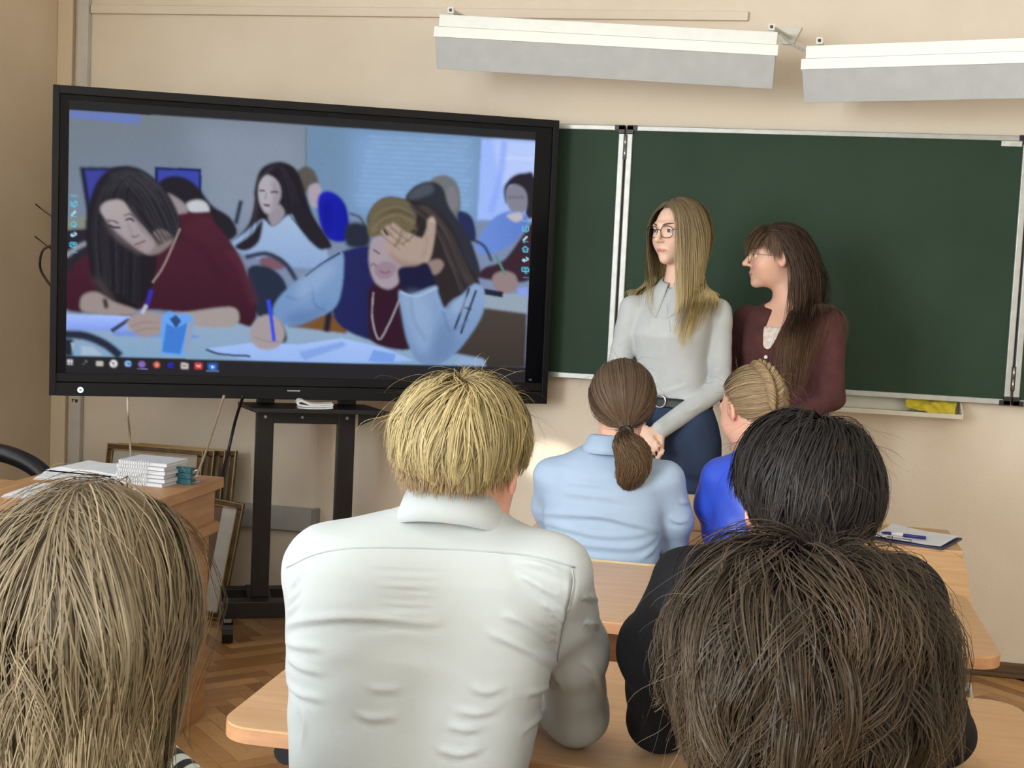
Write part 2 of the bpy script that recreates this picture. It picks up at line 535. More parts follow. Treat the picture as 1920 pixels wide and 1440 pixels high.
# ------------------------------------------------------------------ board lamps
def lamp(name, A, B, label, arms):
    """Trough lamp between end points A and B (upper front edge); profile in the plane across the lamp."""
    A, B = np.array(A), np.array(B)
    L = np.linalg.norm(B - A)
    ex = (B - A) / L
    ey = np.cross((0, 0, 1.0), ex)
    ey /= np.linalg.norm(ey)                     # towards the wall
    ez = np.cross(ex, ey)
    r = empty(name, A)
    tag(r, label, 'lamp', 'lamps above the chalkboard')

    def pr(pts, x0, x1, nm, m, par=r, bev=0.002):
        return MB().prism(pts, ex * (x1 - x0), ex * x0, ey, ez).build(nm, m, par, bevel=bev)
    pr([(0, 0), (0, -0.044), (0.11, -0.044), (0.11, 0)], 0.012, L - 0.008, 'housing', M_ENAMEL)
    pr([(-0.012, -0.046), (-0.016, -0.084), (-0.010, -0.084), (0.10, -0.05), (0.10, -0.046)], 0, L, 'rim', mat('white_enamel_bright', (248, 252, 246), 0.3, noise=0.01))
    pr([(-0.010, -0.084), (0.052, -0.190), (0.060, -0.186), (0.10, -0.05)], 0.004, L - 0.008, 'reflector', M_ENAMEL2)
    for t in arms:
        p0 = ex * (L * t) + ez * 0.014
        wallp = np.array([A[0] + ex[0] * L * t + 0.06, YW - 0.004, A[2] + 0.02]) - A
        am = MB()
        am.box((-0.011, -0.012, -0.011), (0.011, 0.0, 0.011), Matrix.Identity(3), tuple(p0))
        am.tube([p0 + (0, 0, 0.0), (p0 * 0.5 + wallp * 0.5) * (1, 1, 1), wallp], 0.010, 4)
        arm = am.build('arm', M_PLASTW, r)
        MB().box((-0.005, -0.0135, -0.005), (0.005, -0.0118, 0.005), Matrix.Identity(3), tuple(p0)).build('arm_hole', M_BLACK, arm)
        MB().prism([(-0.05, 0.035), (0.05, 0.035), (0.02, -0.03), (-0.02, -0.03)], (0, -0.012, 0), wallp + (0, 0.004, 0)).build('wall_plate', M_PLASTW, arm, bevel=0.002)
    return r


YLp = 4.86
lamp('board_lamp', at_y(818, 26, YLp), at_y(1463, 60, YLp - 0.02), 'white trough lamp above the chalkboard, tilted down to its right end', (0.045, 0.975))
lA, lB = at_y(1505, 86, YLp), at_y(1935, 70, YLp - 0.17)
lB = lA + (lB - lA) / np.linalg.norm(lB - lA) * 1.27
lamp('board_lamp', lA, lB, 'white trough lamp cut off by the picture edge, beside the tilted one', (0.045, 0.9))
wa, wb = at_y(1462, 62, YLp), at_y(1508, 95, YLp)
tag(MB().tube(bez([wa, (wa + wb) / 2 + (0, 0.01, -0.006), wb], 6), 0.004, 6).build('lamp_cord', M_GREY, smooth=True), 'short grey cord linking the two board lamps', 'cord')

# ------------------------------------------------------------------ interactive screen on its stand


def solve_vert(u0, v0, v1, h):
    """Depth Y where a vertical edge between pixels (u0,v0),(.,v1) is h tall."""
    lo, hi = 2.0, 5.28
    for _ in range(50):
        m = (lo + hi) / 2
        if at_y(u0, v0, m)[2] - at_y(u0, v1, m)[2] < h:
            lo = m
        else:
            hi = m
    return lo


TVH = 1.10
yl = solve_vert(92, 161, 743, TVH)
yr = solve_vert(1024, 228, 759, TVH)
TL = at_y(92, 743, yl)
TR = at_y(1024, 759, yr)
tvz = (TL[2] + TR[2]) / 2
TVW = math.hypot(TR[0] - TL[0], TR[1] - TL[1])
tva = math.atan2(TR[1] - TL[1], TR[0] - TL[0])
tv = tag(empty('interactive_screen', (float(TL[0]), float(TL[1]), float(tvz)), tva), 'large black interactive screen showing students writing at desks', 'screen')
TVROLL = math.atan2(TR[2] - TL[2], TVW)
tv.rotation_euler = (0, -TVROLL, tva)
# local frame: x along the screen, y away from viewer, z up
OUT, INX, BOT = 0.0235, 0.066, 0.137
MB().box((0, 0.006, 0), (TVW, 0.085, TVH)).build('casing', M_TVB, tv, bevel=0.005)
fr = MB()
fr.box((0, -0.012, 0.0), (OUT, 0.01, TVH)).box((TVW - OUT, -0.012, 0), (TVW, 0.01, TVH)).box((OUT, -0.012, TVH - OUT - 0.006), (TVW - OUT, 0.01, TVH)).box((OUT, -0.012, 0), (TVW - OUT, 0.01, 0.048)).box((OUT, -0.009, 0.050), (TVW - OUT, 0.01, 0.082))
fr.build('bezel', M_TVB, tv, bevel=0.002)
MB().box((OUT, 0.0, 0.082), (TVW - OUT, 0.006, TVH - OUT - 0.006)).build('glass', M_TVG, tv)
pb = MB().tube([(0.108, -0.013, 0.022), (0.108, -0.0145, 0.022)], 0.0105, 20).build('power_button', mat('button_light', (235, 240, 255), 0.4, emit=(200, 215, 255), estr=1.6, noise=0.01), tv)
MB().box((0.104, -0.0158, 0.0195), (0.112, -0.0146, 0.0245)).build('power_symbol', mat('button_mark', (40, 60, 120), 0.5, noise=0.1), pb)
MB().box((0.845, -0.0128, 0.031), (0.893, -0.0118, 0.036)).build('maker_mark', M_GREY, tv)
MB().box((TVW - 0.075, -0.0008, 0.090), (TVW - 0.063, 0.0002, 0.097)).build('corner_mark', mat('dim_print', (90, 92, 100), 0.5, noise=0.1), tv)

# stand
std = empty('screen_stand', (float(TL[0]), float(TL[1]), 0.0), tva)
tag(std, 'black rolling metal stand holding the interactive screen', 'stand')
xl_, xr_ = TVW * 0.418, TVW * 0.586
for xx, n in ((xl_, 0), (xr_, 1)):
    pl = MB().box((xx - 0.033, 0.10, 0.165), (xx + 0.033, 0.17, tvz + TVH * 0.7)).build('post', M_BLACKM, std, bevel=0.004)
    MB().tube([(xx, 0.098, tvz - 0.075), (xx, 0.102, tvz - 0.075)], 0.006, 10).build('bolt', M_STEEL, pl)
MB().box((xl_, 0.102, tvz - 0.10), (xr_, 0.135, tvz - 0.045)).build('cross_bar', M_BLACKM, std, bevel=0.002)
MB().box((xl_ - 0.02, 0.085, tvz + TVH * 0.25), (xr_ + 0.02, 0.10, tvz + TVH * 0.75)).build('screen_bracket', M_BLACKM, std)
sx0, sx1 = xl_ - 0.075, xr_ + 0.115
sh = MB().prism([(sx0 - 0.03, 0.10), (sx0 + 0.02, -0.115), (sx1, -0.115), (sx1 - 0.05, 0.10)], (0, 0, 0.016), (0, 0, tvz - 0.036), (1, 0, 0), (0, 1, 0)).build('shelf', M_BLACK, std, bevel=0.002)
MB().prism([(0.0, 0.0), (0.12, 0.0), (0, -0.06)], (0.0, 0.006, 0), (xr_ + 0.03, 0.0, tvz - 0.036)).build('shelf_gusset', M_BLACKM, sh)
MB().tube([(xl_ + 0.14, 0.099, tvz - 0.075), (xl_ + 0.14, 0.102, tvz - 0.075)], 0.005, 8).build('shelf_screw', M_STEEL, sh)
bs = MB()
bs.box((xl_ - 0.14, 0.03, 0.10), (xr_ + 0.14, 0.10, 0.165)).box((xl_ - 0.14, 0.30, 0.10), (xr_ + 0.14, 0.36, 0.15))
bs.box((xl_ - 0.045, 0.09, 0.11), (xl_ + 0.045, 0.31, 0.166)).box((xr_ - 0.045, 0.09, 0.11), (xr_ + 0.045, 0.31, 0.166))
bs.build('base_frame', M_BLACKM, std, bevel=0.004)
for xx in (xl_ - 0.12, xr_ + 0.12):
    for yy in (0.065, 0.33):
        cs = MB().tube([(xx - 0.02, yy, 0.042), (xx + 0.02, yy, 0.042)], 0.042, 14).build('caster', M_BLACK, std)
        MB().box((xx - 0.014, yy - 0.014, 0.045), (xx + 0.014, yy + 0.014, 0.105)).build('caster_fork', M_GREY, cs)
# folded cloth on the shelf
fcx = xl_ + 0.170
ec = empty('board_wiper', tuple(np.array(std.matrix_basis @ Vector((fcx, -0.075, 0))) + (0, 0, tvz - 0.020)), tva)
tag(ec, 'folded white felt wiper lying on the shelf of the screen stand', 'wiper')
prof = bez([(-0.066, 0.004), (-0.02, 0.002), (0.03, 0.003), (0.062, 0.006)], 6)
prof2 = bez([(0.062, 0.018), (0.02, 0.015), (-0.02, 0.017), (-0.055, 0.030), (-0.067, 0.024), (-0.062, 0.014), (-0.02, 0.010), (0.06, 0.012)], 6)


def ribbon(pts, th, w, nm, m, par):
    P = [np.array(p) for p in pts]
    up, dn = [], []
    for i, p in enumerate(P):
        t = P[min(i + 1, len(P) - 1)] - P[max(i - 1, 0)]
        n_ = np.array([-t[1], t[0]]) / (np.linalg.norm(t) + 1e-9)
        up.append(p + n_ * th / 2)
        dn.append(p - n_ * th / 2)
    mb = MB()
    for i in range(len(P) - 1):
        mb.prism([dn[i], dn[i + 1], up[i + 1], up[i]], (0, w, 0), (0, -w / 2, 0))
    return mb.build(nm, m, par)


M_FELT = mat('white_felt', (224, 228, 226), 0.9, noise=0.06, nscale=60)
ribbon(prof2, 0.007, 0.07, 'felt_fold', M_FELT, ec)
ribbon(prof, 0.004, 0.066, 'felt_base', M_FELT, ec)

# ------------------------------------------------------------------ cables and small wires on the left


def cable(name, pts, r, m, label):
    return tag(MB().tube(bez(pts, 8), r, 6).build(name, m, smooth=True), label, 'cable')


yb_ = float(TL[1]) + 0.12
cable('cable', [at_y(239, 735, yb_), at_y(240, 780, yb_), at_y(243, 815, yb_ + 0.2), at_y(247, 900, yb_ + 0.2)], 0.0045, mat('cream_cable', (214, 200, 178), 0.5, noise=0.04), 'cream cable hanging from the screen in front of the picture frames')
cable('cable', [at_y(420, 742, yb_), at_y(405, 790, yb_ + 0.05), at_y(385, 850, yb_ + 0.1), at_y(366, 900, yb_ + 0.1)], 0.005, mat('beige_cable', (176, 160, 138), 0.5, noise=0.04), 'beige cable slanting from the screen down behind the notebooks')
cable('cable', [at_y(456, 742, yb_ + 0.1), at_y(441, 790, yb_ + 0.2), at_y(427, 850, yb_ + 0.2), at_y(412, 905, yb_ + 0.2)], 0.006, M_BLACK, 'black cable hanging beside the screen stand')
ywire = float(TL[1]) + 0.25
cable('wire_end', [at_y(66, 382, ywire), at_y(78, 392, ywire), at_y(104, 411, ywire - 0.20)], 0.0028, M_BLACK, 'upper thin dark wire end sticking out behind the screen')
cable('wire_end', [at_y(65, 443, ywire), at_y(78, 453, ywire), at_y(104, 474, ywire - 0.20)], 0.0028, M_BLACK, 'lower thin dark wire end sticking out behind the screen')
cable('cable_loop', [at_y(104, 458, ywire - 0.20), at_y(82, 468, ywire), at_y(75, 490, ywire), at_y(79, 512, ywire), at_y(104, 548, ywire - 0.20)], 0.005, M_BLACK, 'black cable loop beside the left edge of the screen')

# ------------------------------------------------------------------ low wall box, picture frames
ga, gb = at_y(380, 948, YW - 0.05), at_y(592, 1000, YW - 0.05)
gz0 = at_y(575, 998, YW - 0.05)[2]
gz1 = at_y(575, 956, YW - 0.05)[2]
wbx = empty('wall_trunking', ((ga[0] + gb[0]) / 2, YW, gz0))
tag(wbx, 'grey cable trunking box low on the wall behind the stand', 'cable trunking')
hw = (gb[0] - ga[0]) / 2 + 0.15
MB().box((-hw - 0.15, -0.05, 0), (hw - 0.15 - 0.02, 0, gz1 - gz0)).build('trunking_body', M_GREY, wbx, bevel=0.004)
MB().box((hw - 0.17, -0.053, -0.002), (hw - 0.15, 0, gz1 - gz0 + 0.003)).build('end_cap', mat('grey_plastic_dark', (150, 150, 148), 0.5, noise=0.05), wbx, bevel=0.003)

M_GILT = mat('gilt_frame', (96, 74, 38), 0.4, color2=(70, 50, 22), nscale=30, metal=0.2)
M_GOLD = mat('gold_lip', (176, 142, 82), 0.35, 0.3, noise=0.15)
M_MAT = mat('picture_mat', (196, 190, 180), 0.6, noise=0.05, nscale=8)


def picture(loc, w, h, rz, lean, roll, label, inner=M_MAT, stripe=False):
    r = empty('picture_frame', loc)
    r.rotation_euler = (lean, roll, rz)
    tag(r, label, 'picture frame', 'picture frames by the front wall')
    b = 0.026
    for (x0, x1, z0, z1) in ((0, w, 0, b), (0, w, h - b, h), (0, b, b, h - b), (w - b, w, b, h - b)):
        st_ = MB().box((x0, 0, z0), (x1, 0.022, z1)).build('frame_side', M_GILT, r, bevel=0.004)
        if x1 - x0 > z1 - z0:
            zz_ = (z0, z0 + 0.004) if z0 > 0 else (z1 - 0.004, z1)
            MB().box((x0 + b, -0.003, zz_[0]), (x1 - b, 0.002, zz_[1])).build('gold_lip', M_GOLD, st_)
            zz_ = (z1 - 0.004, z1) if z0 > 0 else (z0, z0 + 0.004)
            MB().box((x0, -0.002, zz_[0]), (x1, 0.002, zz_[1])).build('gold_lip', M_GOLD, st_)
        else:
            for xx in (x0, x1 - 0.004):
                MB().box((xx, -0.003, z0 - (b if xx in (0, w - 0.004) else 0)), (xx + 0.004, 0.002, z1 + (b if xx in (0, w - 0.004) else 0))).build('gold_lip', M_GOLD, st_)
    pn = MB().box((b, 0.008, b), (w - b, 0.016, h - b)).build('picture_sheet', inner, r)
    if stripe:
        MB().box((b, 0.0065, b), (w * 0.56, 0.008, h - b)).build('brown_band', mat('brown_band', (124, 92, 72), 0.5, noise=0.1), pn)
    return r


# stack of frames leaning on the wall behind the teacher's desk: each a step further right and back
yf = YW - 0.25
pt0 = at_y(190, 830, yf)
pt1 = at_y(372, 846, yf)
FH = 0.62
FW = pt1[0] - pt0[0]
for k in range(4):
    picture((pt0[0] + 0.026 * k + 0.02, yf - 0.10 + 0.042 * k, pt0[2] - FH * math.cos(0.18) - 0.003 * k), FW + 0.004 * k, FH, -0.03, -0.18, 0.0,
            ('gilt picture frame at the front of the leaning stack', 'second gilt picture frame in the leaning stack', 'third gilt picture frame in the leaning stack', 'rearmost gilt picture frame of the leaning stack')[k])
# low cabinet that carries them
cbz = float(pt0[2] - FH * math.cos(0.18)) - 0.012
cbn = empty('low_cabinet', (pt0[0] + FW / 2, yf + 0.0, 0))
tag(cbn, 'low wooden cabinet by the wall under the stacked picture frames', 'cabinet')
MB().box((-FW / 2 - 0.1, -0.22, 0), (FW / 2 + 0.02, 0.21, cbz - 0.02)).build('body', M_DESK2, cbn)
MB().box((-FW / 2 - 0.11, -0.23, cbz - 0.02), (FW / 2 + 0.03, 0.21, cbz)).build('top', M_DESK2, cbn, bevel=0.003)
# single tall frame standing on the floor beside the desk
fa = at_y(450, 937, YW - 0.28)
fb = at_y(429, 1112, YW - 0.30)
fw_ = 0.20
lean_r = 0.105
picture((fb[0] - fw_ - 0.01, YW - 0.34, 0.03), fw_, math.hypot(fa[2], fa[0] - fb[0]) - 0.02, 0.0, -0.16, lean_r, 'single gilt picture frame standing on the floor between desk and stand',
        mat('mirror_sheet', (206, 204, 196), 0.35, noise=0.05), True)

# ------------------------------------------------------------------ teacher's desk at the left
tdz = 0.77
cr = at_z(421, 894, tdz)
td = empty('teacher_desk', (float(cr[0]), float(cr[1]), 0))
tag(td, "wooden teacher's desk with stepped mouldings, holding the notebooks", 'desk')
DW, DD = 1.25, 0.62
YB_ = float(at_z(0, 898, tdz)[1] - cr[1])          # the left part of the desk is shallower
XS_ = -0.52
MB().prism([(-DW, -DD), (0, -DD), (0, 0), (XS_, 0), (XS_, YB_), (-DW, YB_)], (0, 0, 0.035), (0, 0, tdz - 0.035), (1, 0, 0), (0, 1, 0)).build('desk_top', M_DESK2, td, bevel=0.004)
MB().prism([(-DW + 0.03, -DD + 0.03), (-0.022, -DD + 0.03), (-0.022, -0.022), (XS_ + 0.02, -0.022), (XS_ + 0.02, YB_ - 0.022), (-DW + 0.03, YB_ - 0.022)], (0, 0, 0.105), (0, 0, tdz - 0.14), (1, 0, 0), (0, 1, 0)).build('apron', M_DESK2, td)
MB().prism([(-DW + 0.015, -DD + 0.015), (-0.006, -DD + 0.015), (-0.006, -0.010), (XS_ + 0.01, -0.010), (XS_ + 0.01, YB_ - 0.01), (-DW + 0.015, YB_ - 0.01)], (0, 0, 0.035), (0, 0, tdz - 0.175), (1, 0, 0), (0, 1, 0)).build('moulding', M_DESK2, td, bevel=0.006)
MB().box((-0.055, -DD + 0.04, 0.0), (-0.03, -0.04, tdz - 0.175)).build('side_panel', M_DESK2, td)
MB().box((-DW + 0.03, -DD + 0.04, 0.0), (-DW + 0.055, YB_ - 0.04, tdz - 0.175)).build('side_panel', M_DESK2, td)
MB().box((-DW + 0.055, -DD + 0.06, 0.12), (-0.055, -DD + 0.08, tdz - 0.175)).build('front_panel', M_DESK3, td)
for k in range(2):
    x0 = -DW + 0.06 + 0.58 * k
    dr = MB().box((x0, -DD + 0.018, tdz - 0.135), (x0 + 0.54, -DD + 0.032, tdz - 0.045)).build('drawer_front', M_DESK3, td, bevel=0.004)
    MB().tube([(x0 + 0.27, -DD + 0.018, tdz - 0.09), (x0 + 0.27, -DD - 0.004, tdz - 0.09)], 0.012, 10).build('knob', M_STEEL, dr)

# spiral notebooks in a stack
M_COVER = mat('notebook_cover', (206, 210, 218), 0.5, noise=0.04)
na = at_z(232, 893, tdz)
nb_ = at_z(337, 905, tdz)
ang = math.atan2(nb_[1] - na[1], nb_[0] - na[0])
for k in range(6):
    w, d, h = 0.160, 0.13, 0.0105
    nbk = empty('spiral_notebook', (float(at_z(208, 912, tdz)[0]) - 0.020 + 0.005 * (k % 2), float(at_z(300, 912, tdz)[1]) + 0.002 * k, tdz + k * 0.0118), -0.10 + 0.02 * (k % 3))
    tag(nbk, 'white spiral-bound notebook in the pile on the desk, %s from the bottom' % ('lowest', 'second', 'third', 'fourth', 'fifth', 'topmost')[k] if k not in (0, 5) else
        ('lowest white spiral-bound notebook in the pile on the desk' if k == 0 else 'topmost white spiral-bound notebook in the pile on the desk'), 'notebook', 'spiral notebooks on the desk')
    dz = 0.006
    MB().box((0.0, 0, 0.001), (w, d, h - 0.0015)).build('pages', M_PAPER, nbk)
    MB().box((-0.002, -0.002, h - 0.0015), (w + 0.002, d + 0.002, h)).build('cover', M_COVER, nbk)
    MB().box((-0.002, -0.002, 0), (w + 0.002, d + 0.002, 0.001)).build('cover', M_COVER, nbk)
    sp = MB()
    for q in range(13):
        cx = 0.008 + q * 0.0078
        ring = [(cx, 0.002 + 0.009 * math.cos(t) - 0.002, h / 2 + 0.0085 * math.sin(t) * 0.9) for t in np.linspace(0, 2 * math.pi, 9)[:-1]]
        sp.tube(ring, 0.0016, 4, closed=True)
    sp.build('spiral_binding', mat('white_wire', (236, 238, 242), 0.4, noise=0.02), nbk)

# bulldog clips / teal boxes stacked
M_TEAL = mat('teal_card', (22, 92, 104), 0.45, noise=0.15)
for k in range(3):
    p = at_z(330, 907, tdz)
    b = empty('binder_clip', (float(p[0]), float(p[1]), tdz + k * 0.018), -0.12)
    tag(b, ('lowest teal binder clip of the small stack beside the notebooks', 'middle teal binder clip of the small stack beside the notebooks', 'topmost teal binder clip of the small stack beside the notebooks')[k], 'binder clip', 'teal binder clips')
    MB().prism([(0, 0), (0.03, 0.002), (0.03, 0.014), (0, 0.017)], (0.05, 0, 0), (0, 0, 0), (0, 1, 0), (0, 0, 1)).build('clip_body', M_TEAL, b, bevel=0.001)
    MB().tube([(0.05, 0.008, 0.004), (0.068, 0.008, 0.011), (0.068, 0.022, 0.011), (0.05, 0.022, 0.004)], 0.002, 6).build('wire_handle', M_STEEL, b)

# loose papers on the left of the desk
for i, (u, v, w, d, a, lab) in enumerate(((2, 932, 0.30, 0.21, 0.1, 'loose paper sheets with green print on the near desk corner'),
                                          (62, 899, 0.21, 0.15, 0.25, 'small pale folded paper behind the loose sheets on the desk'),
                                          (78, 888, 0.34, 0.20, -0.08, 'pile of white papers lying on the desk behind the blonde hair'))):
    p = at_z(u, v, tdz)
    r = tag(empty('paper_sheets', (float(p[0]), float(p[1]), tdz), a), lab, 'paper')
    for k in range(4):
        MB().box((0.003 * k, 0.004 * (k % 2), 0.0022 * k), (w + 0.003 * k, d + 0.004 * (k % 2), 0.0022 * k + 0.0018)).build('sheet', M_PAPER, r)
    if i == 2:
        MB().prism([(0, 0.010), (0.05, 0.024), (0.10, 0.020), (0.17, 0.022), (0.24, 0.016), (0.3, 0.024), (0.34, 0.010)], (0, 0.16, 0), (0, 0.02, 0)).build('curled_sheet', M_PAPER, r)

# black office chair behind the teacher's desk (arched back rim seen)
oc = empty('office_chair', (float(at_y(-12, 900, 3.98)[0]), 3.98, 0), 0.0)
tag(oc, 'black office chair with arched back rim behind the desk', 'chair')
oz = at_y(0, 846, 3.98)[2]
arch = [(-0.23, 0, oz - 0.40), (-0.215, -0.0, oz - 0.14), (-0.16, 0.01, oz - 0.055), (-0.05, 0.015, oz - 0.012), (0.05, 0.015, oz - 0.014), (0.16, 0.01, oz - 0.058), (0.215, 0.0, oz - 0.14), (0.23, 0, oz - 0.40)]
MB().tube(bez(arch, 8), 0.034, 12, r2=0.030).build('back_rim', M_BLACK, oc, smooth=True)
MB().box((-0.2, 0.0, oz - 0.41), (0.2, 0.02, oz - 0.30)).build('back_pad', M_BLACK, oc, bevel=0.008)
MB().box((-0.03, 0.0, 0.42), (0.03, 0.03, oz - 0.3)).build('back_bar', M_BLACKM, oc)
MB().prism(rrect(-0.23, -0.20, 0.23, 0.22, 0.08), (0, 0, 0.06), (0, 0, 0.42), (1, 0, 0), (0, 1, 0)).build('seat', M_BLACK, oc, bevel=0.015)
MB().tube([(0, 0.02, 0.08), (0, 0.02, 0.42)], 0.025, 10).build('column', M_BLACKM, oc)
for k in range(5):
    a = k * 2 * math.pi / 5
    lg = MB().tube([(0, 0.02, 0.09), (0.25 * math.cos(a), 0.02 + 0.25 * math.sin(a), 0.07)], [0.024, 0.016], 8).build('leg', M_BLACKM, oc)
    MB().tube([(0.25 * math.cos(a) - 0.02, 0.02 + 0.25 * math.sin(a), 0.028), (0.25 * math.cos(a) + 0.02, 0.02 + 0.25 * math.sin(a), 0.028)], 0.028, 10).build('caster', M_BLACK, lg)


# ------------------------------------------------------------------ school desks and chairs
def school_desk(x0, x1, y0, y1, z, label, apron=True, tilt=None):
    r = empty('school_desk', ((x0 + x1) / 2, y0, 0))
    tag(r, label, 'desk', 'school desks in rows')
    w, d = x1 - x0, y1 - y0
    hw = w / 2
    if tilt is None:
        top = MB().prism(rrect(-hw, 0, hw, d, 0.055, 7), (0, 0, 0.0235), (0, 0, z - 0.025), (1, 0, 0), (0, 1, 0)).build('tabletop', M_WOOD, r)
        MB().prism(rrect(-hw - 0.001, -0.001, hw + 0.001, d + 0.001, 0.056, 7), (0, 0, 0.0215), (0, 0, z - 0.0253), (1, 0, 0), (0, 1, 0)).build('edge_band', M_WOOD_E, top)
        MB().prism(rrect(-hw, 0, hw, d, 0.055, 7), (0, 0, 0.0015), (0, 0, z - 0.0015), (1, 0, 0), (0, 1, 0)).build('top_sheet', M_WOOD, top)
    else:
        dz, ds, sx0 = tilt          # drop of the near edge, depth of the fixed rear strip, left start of the strip
        L = math.hypot(d - ds, dz)
        sl = np.array([0, (d - ds) / L, dz / L])
        nn = np.cross((1, 0, 0), sl)
        top = MB().prism(rrect(-hw, 0, hw, L, 0.05, 7), nn * 0.023, (0, 0, z - dz - 0.025), (1, 0, 0), sl).build('tilting_top', M_WOOD, r, bevel=0.001)
        MB().prism([(sx0, d - ds + 0.004), (hw, d - ds + 0.004), (hw, d), (sx0, d)], (0, 0, 0.023), (0, 0, z - 0.023), (1, 0, 0), (0, 1, 0)).build('rear_strip', M_WOOD, r, bevel=0.002)
    if apron:
        MB().box((-hw + 0.15, 0.10, z - 0.15), (hw - 0.15, 0.118, z - 0.0255)).build('apron', M_WOOD_D, r)
        MB().box((-hw + 0.15, 0.118, z - 0.15), (hw - 0.15, d - 0.06, z - 0.135)).build('book_shelf', M_WOOD_D, r)
    zt = z - 0.026 if tilt is None else z - 0.026 - tilt[0] - 0.0
    for s in (-1, 1):
        xx = s * (hw - 0.105)
        lg = MB()
        lg.tube([(xx, 0.04, zt - 0.019), (xx, d - 0.05, zt - 0.019)], 0.021, 14, r2=0.019)
        lg.box((xx - 0.021, 0.04, zt - 0.022), (xx + 0.021, d - 0.05, zt))
        lg.tube([(xx, d * 0.55, zt - 0.02), (xx, d * 0.55, 0.04)], 0.022, 12)
        lg.tube([(xx, 0.0, 0.022), (xx, d, 0.022)], 0.02, 12, r2=0.018)
        l_ = lg.build('leg', M_BLACKM, r)
        MB().tube([(xx, 0.034, zt - 0.019), (xx, 0.042, zt - 0.019)], 0.0225, 14, r2=0.0205).build('end_cap', M_BLACK, l_)
    return r


X3L = float(at_z(424, 1342, 0.75)[0])
school_desk(X3L, X3L + 1.262, 1.889, 2.436, 0.75, 'nearest beech school desk, under the elbows of the white-shirted boy')
school_desk(0.490 - 1.262, 0.490, 2.722, 3.292, 0.75, 'empty middle beech school desk behind the girl in light blue')
school_desk(-0.643, 0.562, 3.52, 4.17, 0.75, 'front beech school desk with a sloping top, carrying the clipboard', apron=False, tilt=(0.155, 0.335, -0.44))

cable('cord', [(0.40, 2.80, 0.012), at_z(1796, 1287, 0.012), at_z(1812, 1294, 0.012), at_z(1822, 1312, 0.012), (0.5, 2.5, 0.012)], 0.006, M_PLASTW, 'thin white cord curving on the floor between two desks')


def school_chair(x, y, rz, zb, label, sz=0.44):
    """Plywood chair; origin on the floor under the backrest; occupant faces +y."""
    r = empty('school_chair', (x, y, 0), rz)
    tag(r, label, 'chair', 'plywood school chairs')

    def ply(nm, w, h, cz, curve, th=0.009):
        V, Fs = [], []
        n = 14
        out = rrect(-w / 2, -h / 2, w / 2, h / 2, 0.05, 6)
        mb = MB()
        for yy in (0, th):
            V += [(p[0], yy - curve * (1 - (2 * p[0] / w) ** 2), cz + p[1]) for p in out]
        m_ = len(out)
        mid = len(V)
        V += [(p, yy - curve * (1 - (2 * p / w) ** 2), cz) for yy in (0, th) for p in (0.0,)]
        for i in range(m_):
            j = (i + 1) % m_
            Fs += [(j, i, mid), (m_ + i, m_ + j, mid + 1), (i, j, m_ + j, m_ + i)]
        return mb.add(V, Fs).build(nm, M_PLY, r, smooth=False)
    ply('backrest', 0.38, 0.17, zb - 0.085, 0.025)
    MB().prism(rrect(-0.19, 0.03, 0.19, 0.41, 0.05), (0, 0, 0.01), (0, 0, sz), (1, 0, 0), (0, 1, 0)).build('seat', M_PLY, r)
    for s in (-1, 1):
        MB().tube([(s * 0.165, 0.015, zb - 0.03), (s * 0.165, 0.02, sz), (s * 0.17, 0.03, sz - 0.03), (s * 0.17, 0.03, 0.0)], 0.011, 8).build('back_leg', M_BLACKM, r)
        MB().tube([(s * 0.165, 0.02, sz - 0.012), (s * 0.165, 0.38, sz - 0.012), (s * 0.17, 0.40, 0.0)], 0.011, 8).build('front_leg', M_BLACKM, r)
    return r


# chairs of the front desk, standing on its far side
zfar = 0.80
for (u, v, lab, off) in ((1674, 968, 'pale plywood chair beyond the front desk, behind the clipboard', -0.19), (1296, 928, 'pale plywood chair beyond the front desk, between the two seated girls', 0.0)):
    p = at_y(u, v, 4.26)
    school_chair(float(p[0]) + off, 4.26, math.pi, float(p[2]), lab)

# clipboard with paper and pen
cA, cB = at_z(1630, 1010, 0.752), at_z(1770, 1029, 0.752)
cC = at_z(1812, 1010, 0.752)
cb_ = empty('clipboard', (float(cA[0]), float(cA[1]), 0.7502), math.atan2(cB[1] - cA[1], cB[0] - cA[0]) - 0.08)
tag(cb_, 'dark blue clipboard with white paper on the front desk', 'clipboard')
cw = math.hypot(cB[0] - cA[0], cB[1] - cA[1])
MB().box((0, 0, 0), (cw, 0.20, 0.006)).build('board', mat('navy_board', (44, 46, 84), 0.45, noise=0.1), cb_, bevel=0.001)
nxp, nyp = 16, 10
V, Fc = [], []
for j in range(nyp + 1):
    for i in range(nxp + 1):
        a, b = i / nxp, j / nyp
        V.append((0.004 + (cw - 0.012) * a, 0.006 + 0.186 * b, 0.0075 + 0.010 * b * b * (1 - a) + 0.002 * math.sin(a * 6 + b * 2) + 0.002))
for j in range(nyp):
    for i in range(nxp):
        q = j * (nxp + 1) + i
        Fc.append((q, q + 1, q + nxp + 2, q + nxp + 1))
ps = obj('paper', np_mesh('paper', V, Fc), M_PAPER, cb_)
MB().box((0.045, 0.004, 0.008), (0.115, 0.024, 0.013)).build('clip', M_STEEL, cb_, bevel=0.002)
pn = empty('pen', (float(cA[0]) + 0.035, float(cA[1]) + 0.040, 0.766), math.atan2(cB[1] - cA[1], cB[0] - cA[0]) + 0.02)
tag(pn, 'dark blue ballpoint pen lying on the clipboard paper', 'pen')
MB().tube([(0, 0, 0), (0.012, 0, 0), (0.125, 0, 0)], [0.0015, 0.0045, 0.005], 10).build('barrel', mat('pen_blue', (30, 36, 120), 0.3, noise=0.1), pn, smooth=True)
